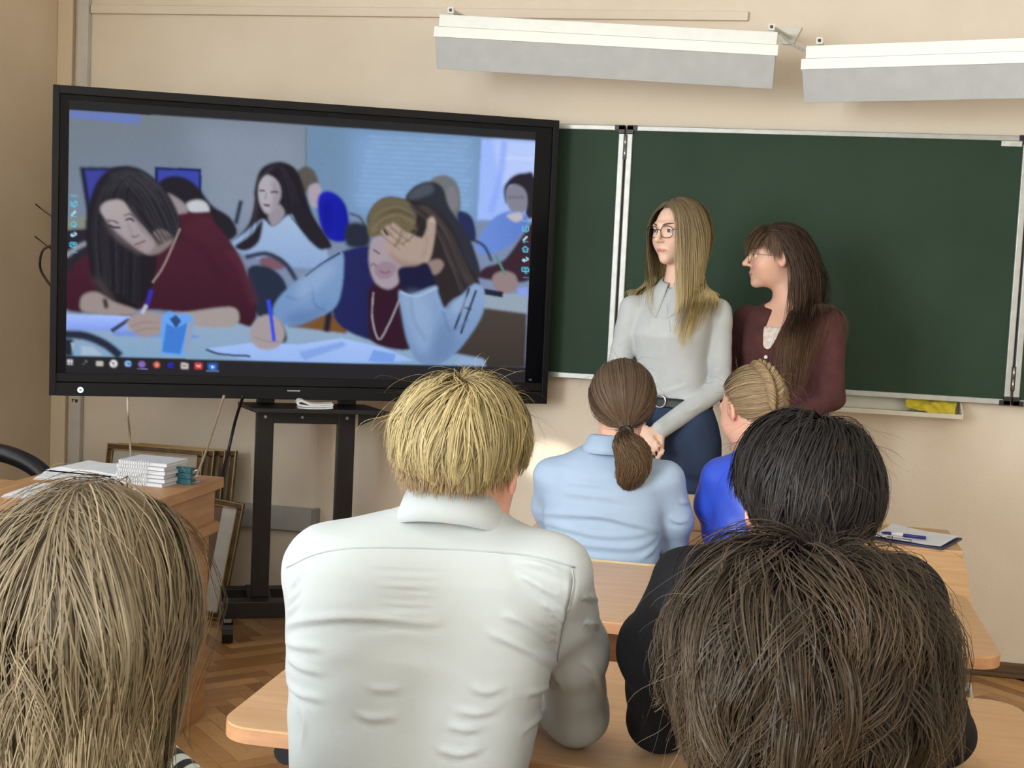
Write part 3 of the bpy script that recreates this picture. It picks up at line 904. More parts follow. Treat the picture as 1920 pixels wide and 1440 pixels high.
MB().tube([(0.03, -0.002, 0.001), (0.062, -0.002, 0.001)], 0.0058, 10).build('grip', M_PLASTW, pn, smooth=True)
# paper in front of the girl in light blue
pp = at_z(1292, 1021, 0.66)
# ------------------------------------------------------------------ figure modelling: implicit solids meshed with surface nets
def rotm(yaw=0.0, pitch=0.0, roll=0.0):
    """Head/limb rotation: yaw about z (left +), pitch about x (nod down -), roll about y."""
    return np.array((Matrix.Rotation(yaw, 3, 'Z') @ Matrix.Rotation(pitch, 3, 'X') @ Matrix.Rotation(roll, 3, 'Y')))


class Solid:
    def __init__(s):
        s.p = []
        s.cuts = []
        s.disp = None

    def cone(s, a, b, ra, rb, k=0.02, flat=1.0, fdir=None, sub=False):
        s.p.append(('cone', np.array(a, float), np.array(b, float), ra, rb, k, flat, None if fdir is None else np.array(fdir, float) / np.linalg.norm(fdir), sub))
        return s

    def chain(s, pts, rs, k=0.02, **kw):
        for i in range(len(pts) - 1):
            s.cone(pts[i], pts[i + 1], rs[i], rs[i + 1], k, **kw)
        return s

    def ell(s, c, r, R=None, k=0.02, sub=False):
        s.p.append(('ell', np.array(c, float), np.array(r, float), np.eye(3) if R is None else np.array(R), k, sub))
        return s

    def slices(s, lev, k=0.02, n=2.4):
        """lev: rows (z, cx, cy, half width, half depth, yaw) sorted by z."""
        s.p.append(('slc', np.array(sorted(lev), float), k, n))
        return s

    def cut(s, pt, nrm):
        s.cuts.append((np.array(pt, float), np.array(nrm, float) / np.linalg.norm(nrm)))
        return s

    def bounds(s):
        lo, hi = np.full(3, 9e9), np.full(3, -9e9)
        for q in s.p:
            if q[0] == 'cone' and not q[8]:
                r = max(q[3], q[4])
                lo = np.minimum(lo, np.minimum(q[1], q[2]) - r)
                hi = np.maximum(hi, np.maximum(q[1], q[2]) + r)
            elif q[0] == 'ell' and not q[5]:
                r = np.abs(q[3]) @ q[2]
                lo = np.minimum(lo, q[1] - r)
                hi = np.maximum(hi, q[1] + r)
            elif q[0] == 'slc':
                L = q[1]
                m = np.maximum(L[:, 3], L[:, 4])
                lo = np.minimum(lo, [(L[:, 1] - m).min(), (L[:, 2] - m).min(), L[0, 0]])
                hi = np.maximum(hi, [(L[:, 1] + m).max(), (L[:, 2] + m).max(), L[-1, 0]])
        return lo, hi

    def field(s, h, fine=None, hf=0.003):
        lo, hi = s.bounds()
        lo, hi = lo - 0.03, hi + 0.03
        ax = []
        for i in range(3):
            if fine is None:
                ax.append(np.arange(lo[i], hi[i] + h, h))
            else:
                a, b = fine[0][i], fine[1][i]
                ax.append(np.concatenate([np.arange(lo[i], a, h), np.arange(max(a, lo[i]), b, hf), np.arange(max(b, lo[i]), hi[i] + h, h)]))
        ax = [x.astype(np.float32) for x in ax]
        Fd = np.full([len(x) for x in ax], 0.5, np.float32)
        for q in s.p:
            sub = False
            if q[0] == 'cone':
                _, a, b, ra, rb, k, flat, fd, sub = q
                r = max(ra, rb) + k + 0.03
                l, u = np.minimum(a, b) - r, np.maximum(a, b) + r
            elif q[0] == 'ell':
                _, c, rr, R, k, sub = q
                e = np.abs(R) @ rr + k + 0.03
                l, u = c - e, c + e
            else:
                _, L, k, n = q
                m = np.maximum(L[:, 3], L[:, 4]) + k + 0.03
                l = np.array([(L[:, 1] - m).min(), (L[:, 2] - m).min(), L[0, 0] - 0.03])
                u = np.array([(L[:, 1] + m).max(), (L[:, 2] + m).max(), L[-1, 0] + 0.03])
            sl = tuple(slice(int(np.searchsorted(ax[i], l[i])), int(np.searchsorted(ax[i], u[i]))) for i in range(3))
            X, Y, Z = ax[0][sl[0]][:, None, None], ax[1][sl[1]][None, :, None], ax[2][sl[2]][None, None, :]
            if 0 in (X.size, Y.size, Z.size):
                continue
            if q[0] == 'cone':
                ba = b - a
                t = np.clip(((X - a[0]) * ba[0] + (Y - a[1]) * ba[1] + (Z - a[2]) * ba[2]) / max(ba @ ba, 1e-9), 0, 1)
                dx, dy, dz = X - a[0] - t * ba[0], Y - a[1] - t * ba[1], Z - a[2] - t * ba[2]
                if fd is not None:
                    cm = (dx * fd[0] + dy * fd[1] + dz * fd[2]) * (1 / flat - 1)
                    dx, dy, dz = dx + fd[0] * cm, dy + fd[1] * cm, dz + fd[2] * cm
                d = np.sqrt(dx * dx + dy * dy + dz * dz) - (ra + (rb - ra) * t)
            elif q[0] == 'ell':
                dx, dy, dz = X - c[0], Y - c[1], Z - c[2]
                qx = (R[0, 0] * dx + R[1, 0] * dy + R[2, 0] * dz) / rr[0]
                qy = (R[0, 1] * dx + R[1, 1] * dy + R[2, 1] * dz) / rr[1]
                qz = (R[0, 2] * dx + R[1, 2] * dy + R[2, 2] * dz) / rr[2]
                m0 = np.sqrt(qx * qx + qy * qy + qz * qz)
                m1 = np.sqrt((qx / rr[0]) ** 2 + (qy / rr[1]) ** 2 + (qz / rr[2]) ** 2) + 1e-6
                d = m0 * (m0 - 1) / m1
            else:
                zz = ax[2][sl[2]]
                it = [np.interp(zz, L[:, 0], L[:, j])[None, None, :] for j in range(1, 6)]
                ca, sa = np.cos(it[4]), np.sin(it[4])
                xr = (X - it[0]) * ca + (Y - it[1]) * sa
                yr_ = -(X - it[0]) * sa + (Y - it[1]) * ca
                m0 = (np.abs(xr / it[2]) ** n + np.abs(yr_ / it[3]) ** n) ** (1 / n)
                d = (m0 - 1) * np.minimum(it[2], it[3])
                d = np.maximum(d, np.maximum(L[0, 0] - Z, Z - L[-1, 0]))
            A = Fd[sl]
            d = d.astype(np.float32)
            if sub:
                hh = np.clip(0.5 - 0.5 * (A + d) / k, 0, 1)
                Fd[sl] = A * (1 - hh) - d * hh + k * hh * (1 - hh)
            elif k > 0:
                hh = np.clip(0.5 + 0.5 * (A - d) / k, 0, 1)
                Fd[sl] = A * (1 - hh) + d * hh - k * hh * (1 - hh)
            else:
                Fd[sl] = np.minimum(A, d)
        if s.disp is not None:
            idx = np.nonzero(np.abs(Fd) < 0.035)
            P = np.column_stack([ax[0][idx[0]], ax[1][idx[1]], ax[2][idx[2]]])
            Fd[idx] -= s.disp(P).astype(np.float32)
        for pt, nr in s.cuts:
            Fd = np.maximum(Fd, (ax[0][:, None, None] - pt[0]) * nr[0] + (ax[1][None, :, None] - pt[1]) * nr[1] + (ax[2][None, None, :] - pt[2]) * nr[2])
        return Fd.astype(np.float32), ax


def surface_nets(Fd, ax, smooth=1):
    S = Fd < 0
    nx, ny, nz = Fd.shape
    cs = np.zeros((nx - 1, ny - 1, nz - 1), np.int8)
    for i in (0, 1):
        for j in (0, 1):
            for k in (0, 1):
                cs += S[i:nx - 1 + i, j:ny - 1 + j, k:nz - 1 + k]
    act = np.nonzero((cs > 0) & (cs < 8))
    N = len(act[0])
    ids = np.full(cs.shape, -1, np.int32)
    ids[act] = np.arange(N)
    corners = [(i, j, k) for i in (0, 1) for j in (0, 1) for k in (0, 1)]
    val = np.stack([Fd[act[0] + c[0], act[1] + c[1], act[2] + c[2]] for c in corners], 1)
    pos = np.zeros((N, 3))
    cnt = np.zeros(N)
    for a in range(8):
        for b in range(a + 1, 8):
            df = [corners[b][q] - corners[a][q] for q in range(3)]
            if sum(abs(x) for x in df) != 1:
                continue
            m = (val[:, a] < 0) != (val[:, b] < 0)
            t = np.where(m, val[:, a] / np.where(m, val[:, a] - val[:, b], 1), 0)
            for q in range(3):
                pos[:, q] += np.where(m, corners[a][q] + t * df[q], 0)
            cnt += m
    pos /= cnt[:, None]
    V = np.empty((N, 3))
    for q in range(3):
        i0 = act[q]
        V[:, q] = ax[q][i0] + pos[:, q] * (ax[q][i0 + 1] - ax[q][i0])
    Q = []
    for axis in range(3):
        u, w = [(1, 2), (2, 0), (0, 1)][axis]
        sa = [slice(None)] * 3
        sb = [slice(None)] * 3
        sa[axis] = slice(0, -1)
        sb[axis] = slice(1, None)
        A, B = S[tuple(sa)], S[tuple(sb)]
        e = list(np.nonzero(A != B))
        ok = (e[u] > 0) & (e[w] > 0) & (e[u] < Fd.shape[u] - 1) & (e[w] < Fd.shape[w] - 1)
        e = [x[ok] for x in e]
        flip = A[tuple(e)]
        def cid(du, dw):
            c = [x.copy() for x in e]
            c[u] = c[u] - du
            c[w] = c[w] - dw
            return ids[tuple(c)]
        q = np.stack([cid(1, 1), cid(0, 1), cid(0, 0), cid(1, 0)], 1)
        q[~flip] = q[~flip][:, ::-1]
        Q.append(q)
    Q = np.concatenate(Q)
    Q = Q[(Q >= 0).all(1)]
    for _ in range(smooth):
        acc = np.zeros_like(V)
        c = np.zeros(N)
        for a in range(4):
            b = (a + 1) % 4
            np.add.at(acc, Q[:, a], V[Q[:, b]])
            np.add.at(acc, Q[:, b], V[Q[:, a]])
            np.add.at(c, Q[:, a], 1)
            np.add.at(c, Q[:, b], 1)
        V = V * 0.5 + 0.5 * acc / np.maximum(c, 1)[:, None]
    return V, Q


class Field:
    """Lookup of a solid's distance for hair collision."""

    def __init__(s, Fd, ax):
        s.F, s.ax = Fd, ax

    def d(s, P):
        i = [np.clip(np.searchsorted(s.ax[q], P[:, q]) - 1, 1, len(s.ax[q]) - 3) for q in range(3)]
        f = s.F
        v = f[i[0], i[1], i[2]]
        g = np.stack([f[i[0] + 1, i[1], i[2]] - f[i[0] - 1, i[1], i[2]], f[i[0], i[1] + 1, i[2]] - f[i[0], i[1] - 1, i[2]], f[i[0], i[1], i[2] + 1] - f[i[0], i[1], i[2] - 1]], 1)
        g /= np.linalg.norm(g, axis=1)[:, None] + 1e-6
        inside = np.ones(len(P), bool)
        for q in range(3):
            inside &= (P[:, q] > s.ax[q][1]) & (P[:, q] < s.ax[q][-2])
        return np.where(inside, v, 0.5), g

    def val(s, P):
        """Trilinear distance."""
        i, w = [], []
        for q in range(3):
            k = np.clip(np.searchsorted(s.ax[q], P[:, q]) - 1, 0, len(s.ax[q]) - 2)
            i.append(k)
            w.append(np.clip((P[:, q] - s.ax[q][k]) / (s.ax[q][k + 1] - s.ax[q][k]), 0, 1))
        o = 0
        for a in (0, 1):
            for b in (0, 1):
                for c in (0, 1):
                    o = o + s.F[i[0] + a, i[1] + b, i[2] + c] * (w[0] if a else 1 - w[0]) * (w[1] if b else 1 - w[1]) * (w[2] if c else 1 - w[2])
        return o

    def push(s, P, margin):
        v, g = s.d(P)
        m = v < margin
        P[m] += g[m] * np.minimum((margin[m] if hasattr(margin, '__len__') else margin) - v[m], 0.03)[:, None]
        return P


def wrinkle_noise(seed, dirs, amp, freq, n=5):
    """Soft folds: warped sines with given fold normals (list of 3-vectors)."""
    r = np.random.default_rng(seed)
    terms = []
    for i in range(n):
        d = np.array(dirs[i % len(dirs)], float) + r.normal(0, 0.25, 3)
        d /= np.linalg.norm(d)
        w = r.normal(0, 1, 3)
        w /= np.linalg.norm(w)
        terms.append((d * freq * r.uniform(0.7, 1.5), w * freq * 0.35, r.uniform(0, 6, 2), r.uniform(0.5, 1)))

    def fn(P):
        o = np.zeros(len(P))
        for k, w, ph, a in terms:
            wob = np.sin(P @ w + ph[1])
            o += a * (np.sin(P @ k + ph[0] + 2.2 * wob)) * np.clip(np.sin(P @ (w * 0.6) + ph[0] * 2), 0, 1)
        return o * amp / n ** 0.5
    return fn


# ------------------------------------------------------------------ heads
HEAD_C = np.array([0, -0.014, 0.022])
HEAD_R = np.array([0.077, 0.098, 0.090])
LIP = lin((196, 132, 120))


class Head:
    def __init__(s, c, R, sc=1.0, ear=1.0):
        s.c, s.R, s.sc, s.ear = np.array(c, float), np.array(R), sc, ear

    def w(s, p):
        return s.c + s.R @ (np.array(p, float) * s.sc)

    def add(s, S):
        sc, w, R = s.sc, s.w, s.R

        def e(c, r, k=0.02, sub=False, RR=None):
            S.ell(w(c), np.array(r) * sc, R if RR is None else R @ RR, k * sc, sub)
        e((0, -0.018, 0.026), (0.073, 0.091, 0.083), 0.01)
        e((0, 0.022, -0.018), (0.060, 0.066, 0.074), 0.03)
        e((0, 0.026, -0.062), (0.047, 0.052, 0.042), 0.03)
        e((0, 0.066, -0.096), (0.016, 0.015, 0.014), 0.028)
        for x in (-1, 1):
            e((x * 0.034, 0.050, -0.030), (0.022, 0.024, 0.026), 0.025)
            S.cone(w((x * 0.010, 0.084, 0.022)), w((x * 0.044, 0.066, 0.020)), 0.008 * sc, 0.008 * sc, 0.016 * sc)
            e((x * 0.031, 0.090, 0.002), (0.016, 0.011, 0.0095), 0.010, True)
        S.cone(w((0, 0.083, 0.012)), w((0, 0.107, -0.026)), 0.0066 * sc, 0.0088 * sc, 0.010 * sc)
        e((0, 0.1085, -0.029), (0.0088, 0.009, 0.0082), 0.008)
        for x in (-1, 1):
            e((x * 0.0105, 0.0935, -0.033), (0.0068, 0.009, 0.006), 0.006)
        S.cone(w((-0.019, 0.0795, -0.0615)), w((0, 0.0848, -0.0597)), 0.003 * sc, 0.0046 * sc, 0.008 * sc)
        S.cone(w((0.019, 0.0795, -0.0615)), w((0, 0.0848, -0.0597)), 0.003 * sc, 0.0046 * sc, 0.008 * sc)
        S.cone(w((-0.013, 0.0788, -0.069)), w((0.013, 0.0788, -0.069)), 0.0048 * sc, 0.0048 * sc, 0.010 * sc)
        for x in (-1, 1):
            RR = np.array(Matrix.Rotation(x * 0.35, 3, 'Z') @ Matrix.Rotation(-0.2, 3, 'X'))
            e((x * 0.0745 * s.ear, -0.008, -0.006), (0.008, 0.019, 0.031), 0.008, False, RR)
            e((x * 0.081 * s.ear, -0.004, -0.004), (0.005, 0.010, 0.018), 0.005, True, RR)

    def colour(s, V, base, lips=True):
        q = (V - s.c) @ s.R / s.sc
        col = np.tile(np.array(lin(base)), (len(V), 1))
        blush = np.exp(-((np.abs(q[:, 0]) - 0.036) ** 2 + (q[:, 2] + 0.032) ** 2) / 0.0004) * (q[:, 1] > 0.03)
        col = col * (1 - 0.25 * blush[:, None]) + 0.25 * blush[:, None] * np.array(lin((222, 150, 132)))
        tip = np.exp(-(((np.abs(q[:, 0]) - 0.078) ** 2 + (q[:, 1] + 0.008) ** 2 * 0.5) / 0.00035)) * (np.abs(q[:, 2]) < 0.05)
        col = col * (1 - 0.35 * tip[:, None]) + 0.35 * tip[:, None] * np.array(lin((214, 128, 108)))
        if lips:
            l = ((q[:, 0] / 0.023) ** 2 + ((q[:, 2] + 0.0645) / 0.0072) ** 2 < 1) & (q[:, 1] > 0.072)
            col[l] = LIP
        return col

    def eyes(s, parent, iris=(86, 78, 66), brow=(96, 74, 54), gaze=(0, 1, 0)):
        M_EYE = mat('eye_white', (226, 222, 218), 0.25, noise=0.02)
        M_IRIS = mat('iris', iris, 0.2, noise=0.2)
        M_LASH = mat('lash', (40, 30, 26), 0.6, noise=0.2)
        M_BROW = mat('brow_%d_%d' % (brow[0], brow[1]), brow, 0.8, noise=0.2, nscale=200)
        g = np.array(gaze, float)
        g /= np.linalg.norm(g)
        for x in (-1, 1):
            c = np.array((x * 0.031, 0.0715, 0.002))
            r = 0.0125
            V, Fq = sphere(16, 10)
            ey = obj('eye', np_mesh('eye', [s.w(c + r * v) for v in V], Fq), M_EYE, parent)
            V2 = [s.w(c + g * (r * 0.93) + 0.0058 * np.array((v[0], v[1] * 0.45, v[2]))) for v in V]
            obj('iris', np_mesh('iris', V2, Fq), M_IRIS, ey)
            lash = [s.w(c + (r + 0.001) * np.array((math.sin(t) * 0.95, 0.93 * math.cos(t) * 0.98, 0.36 - 0.42 * abs(t) ** 2))) for t in np.linspace(-1.0, 1.0, 9)]
            MB().tube(lash, [0.0005, 0.0009, 0.0012, 0.0013, 0.0013, 0.0013, 0.0012, 0.0009, 0.0005], 5).build('eyelash', M_LASH, ey, smooth=True)
            lid = [s.w(c + (r + 0.0002) * np.array((math.sin(t), math.cos(t), -0.42 + 0.3 * abs(t) ** 2))) for t in np.linspace(-0.9, 0.9, 7)]
            MB().tube(lid, 0.0009, 5).build('lower_lid', mat('lid_skin', (196, 146, 126), 0.5, noise=0.05), ey, smooth=True)
            bw = [s.w((x * (0.013 + 0.034 * t), 0.0935 - 0.020 * t * t - 0.003 * t, 0.0205 + 0.006 * math.sin(t * 2.2))) for t in np.linspace(0, 1, 8)]
            MB().tube(bw, [0.0016, 0.0024, 0.0026, 0.0026, 0.0024, 0.002, 0.0016, 0.0008], 6).build('eyebrow', M_BROW, parent, smooth=True)


def sphere(n=16, m=10):
    V = [(0, 0, 1.0)]
    for j in range(1, m):
        for i in range(n):
            a, b = 2 * math.pi * i / n, math.pi * j / m
            V.append((math.sin(b) * math.cos(a), math.sin(b) * math.sin(a), math.cos(b)))
    V.append((0, 0, -1.0))
    V = np.array(V)
    Fq = [(0, 1 + i, 1 + (i + 1) % n, 1 + (i + 2) % n) for i in range(0, n, 2)]
    for j in range(m - 2):
        for i in range(n):
            a, b = 1 + j * n + i, 1 + j * n + (i + 1) % n
            Fq.append((a, a + n, b + n, b))
    e = len(V) - 1
    q = 1 + (m - 2) * n
    Fq += [(e, q + (i + 2) % n, q + (i + 1) % n, q + i) for i in range(0, n, 2)]
    return V, Fq


# ------------------------------------------------------------------ hair
HL_Y = [-1.0, -0.55, -0.2, 0.05, 0.30, 0.55, 0.80, 1.0]
HL_Z = [-0.62, -0.55, -0.30, -0.02, 0.22, 0.50, 0.66, 0.80]


def hairline(D, low=0.0):
    return D[:, 2] > np.interp(D[:, 1], HL_Y, HL_Z) - low * (D[:, 1] < 0.1)


def scalp_dirs(n, mask, rng):
    out = []
    tot = 0
    while tot < n:
        D = rng.normal(size=(4 * n, 3))
        D /= np.linalg.norm(D, axis=1)[:, None]
        D = D[mask(D)]
        out.append(D)
        tot += len(D)
    return np.concatenate(out)[:n]


def norm(a):
    return a / (np.linalg.norm(a, axis=-1, keepdims=True) + 1e-9)


def ribbons(P, width, twist, centre, col0, col1, rng, var=0.22, grad_pow=1.0, tone=None, taper=0.75):
    """P (n,S,3) strands -> ribbon mesh arrays with colours."""
    n, S, _ = P.shape
    T = norm(np.gradient(P, axis=1))
    O = norm(P - centre)
    side = norm(np.cross(T, O))
    nrm = np.cross(side, T)
    a = rng.normal(0, twist, n)[:, None, None]
    side = side * np.cos(a) + nrm * np.sin(a)
    s = np.linspace(0, 1, S)
    w = (np.asarray(width) * np.ones(n))[:, None] * (1 - taper * s ** 2.5)[None, :] * 0.5
    A, B = P + side * w[..., None], P - side * w[..., None]
    V = np.stack([A, B], 2).reshape(-1, 3)
    base = (np.arange(n) * S * 2)[:, None] + (np.arange(S - 1) * 2)[None, :]
    Q = np.stack([base, base + 1, base + 3, base + 2], -1).reshape(-1, 4)
    t = (s ** grad_pow)[None, :, None]
    c0, c1 = np.array(lin(col0)), np.array(lin(col1))
    br = np.exp(rng.normal(0, var, n))[:, None, None]
    if tone is not None:
        br = br * tone[:, None, None]
    C = (c0 * (1 - t) + c1 * t) * br
    C = np.repeat(C[:, :, None, :], 2, axis=2).reshape(-1, 3)
    return V, Q, np.clip(C, 0, 1)


def cap_mesh(head, off, mask, col, nu=64, nv=44):
    V, Fq = sphere(nu, nv)
    keep = mask(V)
    P = np.array([head.w(HEAD_C + (HEAD_R + off) * v) for v in V])
    Fq = np.array([f for f in Fq if keep[list(f)].all()])
    return P, Fq, np.tile(np.array(lin(col)), (len(P), 1))


def sim_hair(head, n, steps, length, flow, mask, rng, lift=0.15, stiff=0.75, grav=0.25, flow_w=0.5, flow_steps=0.5, off=(0.004, 0.02), curl=0.05, curl_f=2.0,
             clumps=0, clump=0.6, fields=(), fmargin=0.006, rand=0.06, offset_fn=None, clump_pow=1.3, hug=0.0, gather=None, mess=0.0):
    D = scalp_dirs(n, mask, rng)
    sc = head.sc
    er = HEAD_R * sc
    q = D * er
    P = np.zeros((n, steps + 1, 3))
    o = rng.uniform(off[0], off[1], n) if offset_fn is None else offset_fn(D, rng)
    nl = norm(D / HEAD_R)
    cw = head.w(HEAD_C)
    R = head.R
    pos = cw + (q + nl * 0.0035) @ R.T
    P[:, 0] = pos
    nw = nl @ R.T
    fl = flow(D, rng) @ R.T
    d = norm(norm(fl - nw * np.sum(fl * nw, 1, keepdims=True)) * (1 - lift) + nw * lift + rng.normal(0, rand, (n, 3)))
    L = length(D, rng)
    ds = (L / steps)[:, None]
    gid = None
    if clumps:
        g = rng.choice(n, clumps, replace=False)
        gid = g[np.argmin(((D[:, None, :] - D[g][None]) ** 2).sum(-1), 1)] if n * clumps < 4e6 else g[np.concatenate([np.argmin(((D[i:i + 500, None, :] - D[g][None]) ** 2).sum(-1), 1) for i in range(0, n, 500)])]
    src = gid if gid is not None else np.arange(n)
    if gid is not None and mess > 0:
        d = norm(d + (rng.normal(size=(n, 3)) * mess)[src])
    ph = rng.uniform(0, 6.28, (n, 2))[src] + rng.normal(0, 0.4, (n, 2))
    ax1 = norm(rng.normal(size=(n, 3)))[src]
    G = np.array([0, 0, -1.0])
    for k in range(1, steps + 1):
        s = k / steps
        wv = ax1 * (np.sin(ph[:, :1] + curl_f * 6.28 * s) * curl) + rng.normal(0, rand * 0.3, (n, 3))
        rel = (pos - cw) @ R
        if s < flow_steps:
            Dn = norm(rel / er)
            f2 = flow(Dn, rng) @ R.T
            nn = norm(Dn / er) @ R.T
            f2 = norm(f2 - nn * np.sum(f2 * nn, 1, keepdims=True))
            d = d + f2 * flow_w * (1 - s / flow_steps)
        d = norm(d * stiff + G * grav + wv)
        new = pos + d * ds
        rel = (new - cw) @ R
        grow = 0.25 + 0.75 * np.minimum(1.0, s * 5)
        rr = er + (o * grow)[:, None]
        m = np.linalg.norm(rel / rr, axis=1)
        ins = m < 1
        rel[ins] = rel[ins] / m[ins, None]
        if hug:
            far = ~ins
            rel[far] *= (1 - hug * (m[far] - 1) / m[far])[:, None]
        new = cw + rel @ R.T
        if gather is not None:
            gs, gz, gc, gr = gather          # strength, below this height, axis (x, y), radii
            dx = new[:, :2] - np.array(gc)
            rr2 = np.linalg.norm(dx / np.array(gr), axis=1)
            m2 = (new[:, 2] < gz) & (rr2 > 1)
            new[m2, :2] -= dx[m2] * (gs * (1 - 1 / rr2[m2]))[:, None]
        for f in fields:
            new = f.push(new, fmargin + o * 0.5)
        d = norm(new - pos)
        pos = new
        P[:, k] = pos
    if gid is not None and clump > 0:
        s = (np.linspace(0, 1, steps + 1) ** clump_pow)[None, :, None]
        P = P + (P[gid] - P) * clump * s * rng.uniform(0.5, 1.0, (n, 1, 1))
    return P, D


def drop_strands(head, P, cond):
    """Leave out strands with any point where cond(x, y, z) holds in the head's own frame."""
    q = ((P - head.c) @ head.R) / head.sc
    bad = cond(q[..., 0], q[..., 1], q[..., 2]).any(1)
    return ~bad


def hair_object(name, parts, m, parent):
    V, Q, C = [], [], []
    k = 0
    for v, q, c in parts:
        V.append(v)
        Q.append(np.asarray(q) + k)
        C.append(c)
        k += len(v)
    me = np_mesh(name, np.concatenate(V), np.concatenate(Q), True, np.concatenate(C))
    return obj(name, me, m, parent)


M_SKIN = mat('skin', (226, 182, 156), 0.5, attr='Col', bump=0.04, bscale=400, sub=0.12)
M_HAIR = mat('hair', (120, 90, 60), 0.52, attr='Col', spec=0.22)


# ------------------------------------------------------------------ figure helpers
class Figure:
    def __init__(s, loc, rz):
        s.loc, s.rz = np.array([loc[0], loc[1], 0.0]), rz
        c, n = math.cos(-rz), math.sin(-rz)
        s.Ri = np.array([[c, -n, 0], [n, c, 0], [0, 0, 1]])
        s.body = Solid()

    def L(s, P):
        return (np.asarray(P, float) - s.loc) @ s.Ri.T

    def px(s, u, v, Y):
        return s.L(at_y(u, v, Y))

    def finish(s, label, head, skin=(226, 182, 156), h=0.007, hf=0.0035, group='people in the classroom', lips=True):
        f0, f1 = head.c - 0.125 * head.sc, head.c + 0.135 * head.sc
        Fd, ax = s.body.field(h, (f0, f1), hf)
        V, Q = surface_nets(Fd, ax)
        me = np_mesh('person', V, Q, True, head.colour(V, skin, lips))
        s.root = obj('person', me, M_SKIN)
        s.root.location = s.loc
        s.root.rotation_euler = (0, 0, s.rz)
        tag(s.root, label, 'person', group)
        return s.root

    def garment(s, name, S, m, h=0.006, folds=None, smooth=1, parent=None):
        Fd, ax = S.field(h) if isinstance(S, Solid) else (S.F, S.ax)
        V, Q = surface_nets(Fd, ax, smooth)
        if folds:
            V = fold_displace(V, Q, folds)
        o = obj(name, np_mesh(name, V, Q, True), m, parent or s.root)
        return o, Field(Fd, ax)


def fold_displace(V, Q, folds):
    """Raise soft fold ridges (with a hollow beside them) along polylines: folds = [(points, height, width)]."""
    n1 = np.cross(V[Q[:, 2]] - V[Q[:, 0]], V[Q[:, 3]] - V[Q[:, 1]])
    N = np.zeros_like(V)
    for a in range(4):
        np.add.at(N, Q[:, a], n1)
    N = norm(N)
    D = np.zeros(len(V))
    for P, hgt, wid in folds:
        P = np.asarray(P, float)
        lo, hi = P.min(0) - 4 * wid, P.max(0) + 4 * wid
        idx = np.nonzero(((V > lo) & (V < hi)).all(1))[0]
        if not len(idx):
            continue
        best = np.full(len(idx), 9.0)
        sgn = np.zeros(len(idx))
        tt = np.zeros(len(idx))
        X = V[idx]
        for i in range(len(P) - 1):
            ba = P[i + 1] - P[i]
            t = np.clip((X - P[i]) @ ba / (ba @ ba + 1e-12), 0, 1)
            r = X - P[i] - t[:, None] * ba
            d = np.linalg.norm(r, axis=1)
            m = d < best
            best[m] = d[m]
            sgn[m] = np.sign(np.sum(np.cross(ba, r) * N[idx], 1))[m]
            tt[m] = ((i + t) / (len(P) - 1))[m]
        env = np.clip(np.sin(np.pi * np.clip(tt, 0.02, 0.98)), 0, 1) ** 0.55
        D[idx] += hgt * env * (np.exp(-(best / wid) ** 2) - 0.55 * np.exp(-((best - 1.7 * wid) / wid) ** 2) * (sgn < 0))
    return V + N * D[:, None]


def hand(S, wrist, fwd, palm_n, side, sc=1.0, curl=0.5):
    """Palm and five curled fingers; fwd along the hand, palm_n out of the palm, side +-1 gives the thumb side."""
    fwd = norm(np.array(fwd, float))
    pn = np.array(palm_n, float)
    pn = norm(pn - fwd * (pn @ fwd))
    lat = np.cross(fwd, pn) * side
    w = np.array(wrist, float)
    S.cone(w, w + fwd * 0.03 * sc, 0.024 * sc, 0.030 * sc, 0.012, 0.6, pn)
    S.cone(w + fwd * 0.03 * sc, w + fwd * 0.075 * sc, 0.034 * sc, 0.036 * sc, 0.012, 0.42, pn)
    for i, (o, l) in enumerate(((0.028, 0.070), (0.010, 0.080), (-0.009, 0.075), (-0.027, 0.058))):
        a = w + fwd * 0.082 * sc + lat * o * sc
        d1 = norm(fwd + pn * curl * 0.6)
        d2 = norm(fwd + pn * curl * 1.6)
        d3 = norm(fwd * 0.6 + pn * curl * 2.2)
        b = a + d1 * l * 0.45 * sc
        c = b + d2 * l * 0.32 * sc
        e = c + d3 * l * 0.26 * sc
        S.chain([a - fwd * 0.015, a, b, c, e], [0.0095 * sc, 0.0092 * sc, 0.0085 * sc, 0.008 * sc, 0.0068 * sc], 0.004)
    a = w + fwd * 0.028 * sc + lat * 0.026 * sc
    b = a + norm(lat * 0.8 + fwd * 0.7 + pn * 0.4) * 0.038 * sc
    c = b + norm(lat * 0.3 + fwd + pn * 0.5) * 0.030 * sc
    S.chain([a, b, c], [0.014 * sc, 0.0105 * sc, 0.008 * sc], 0.008)


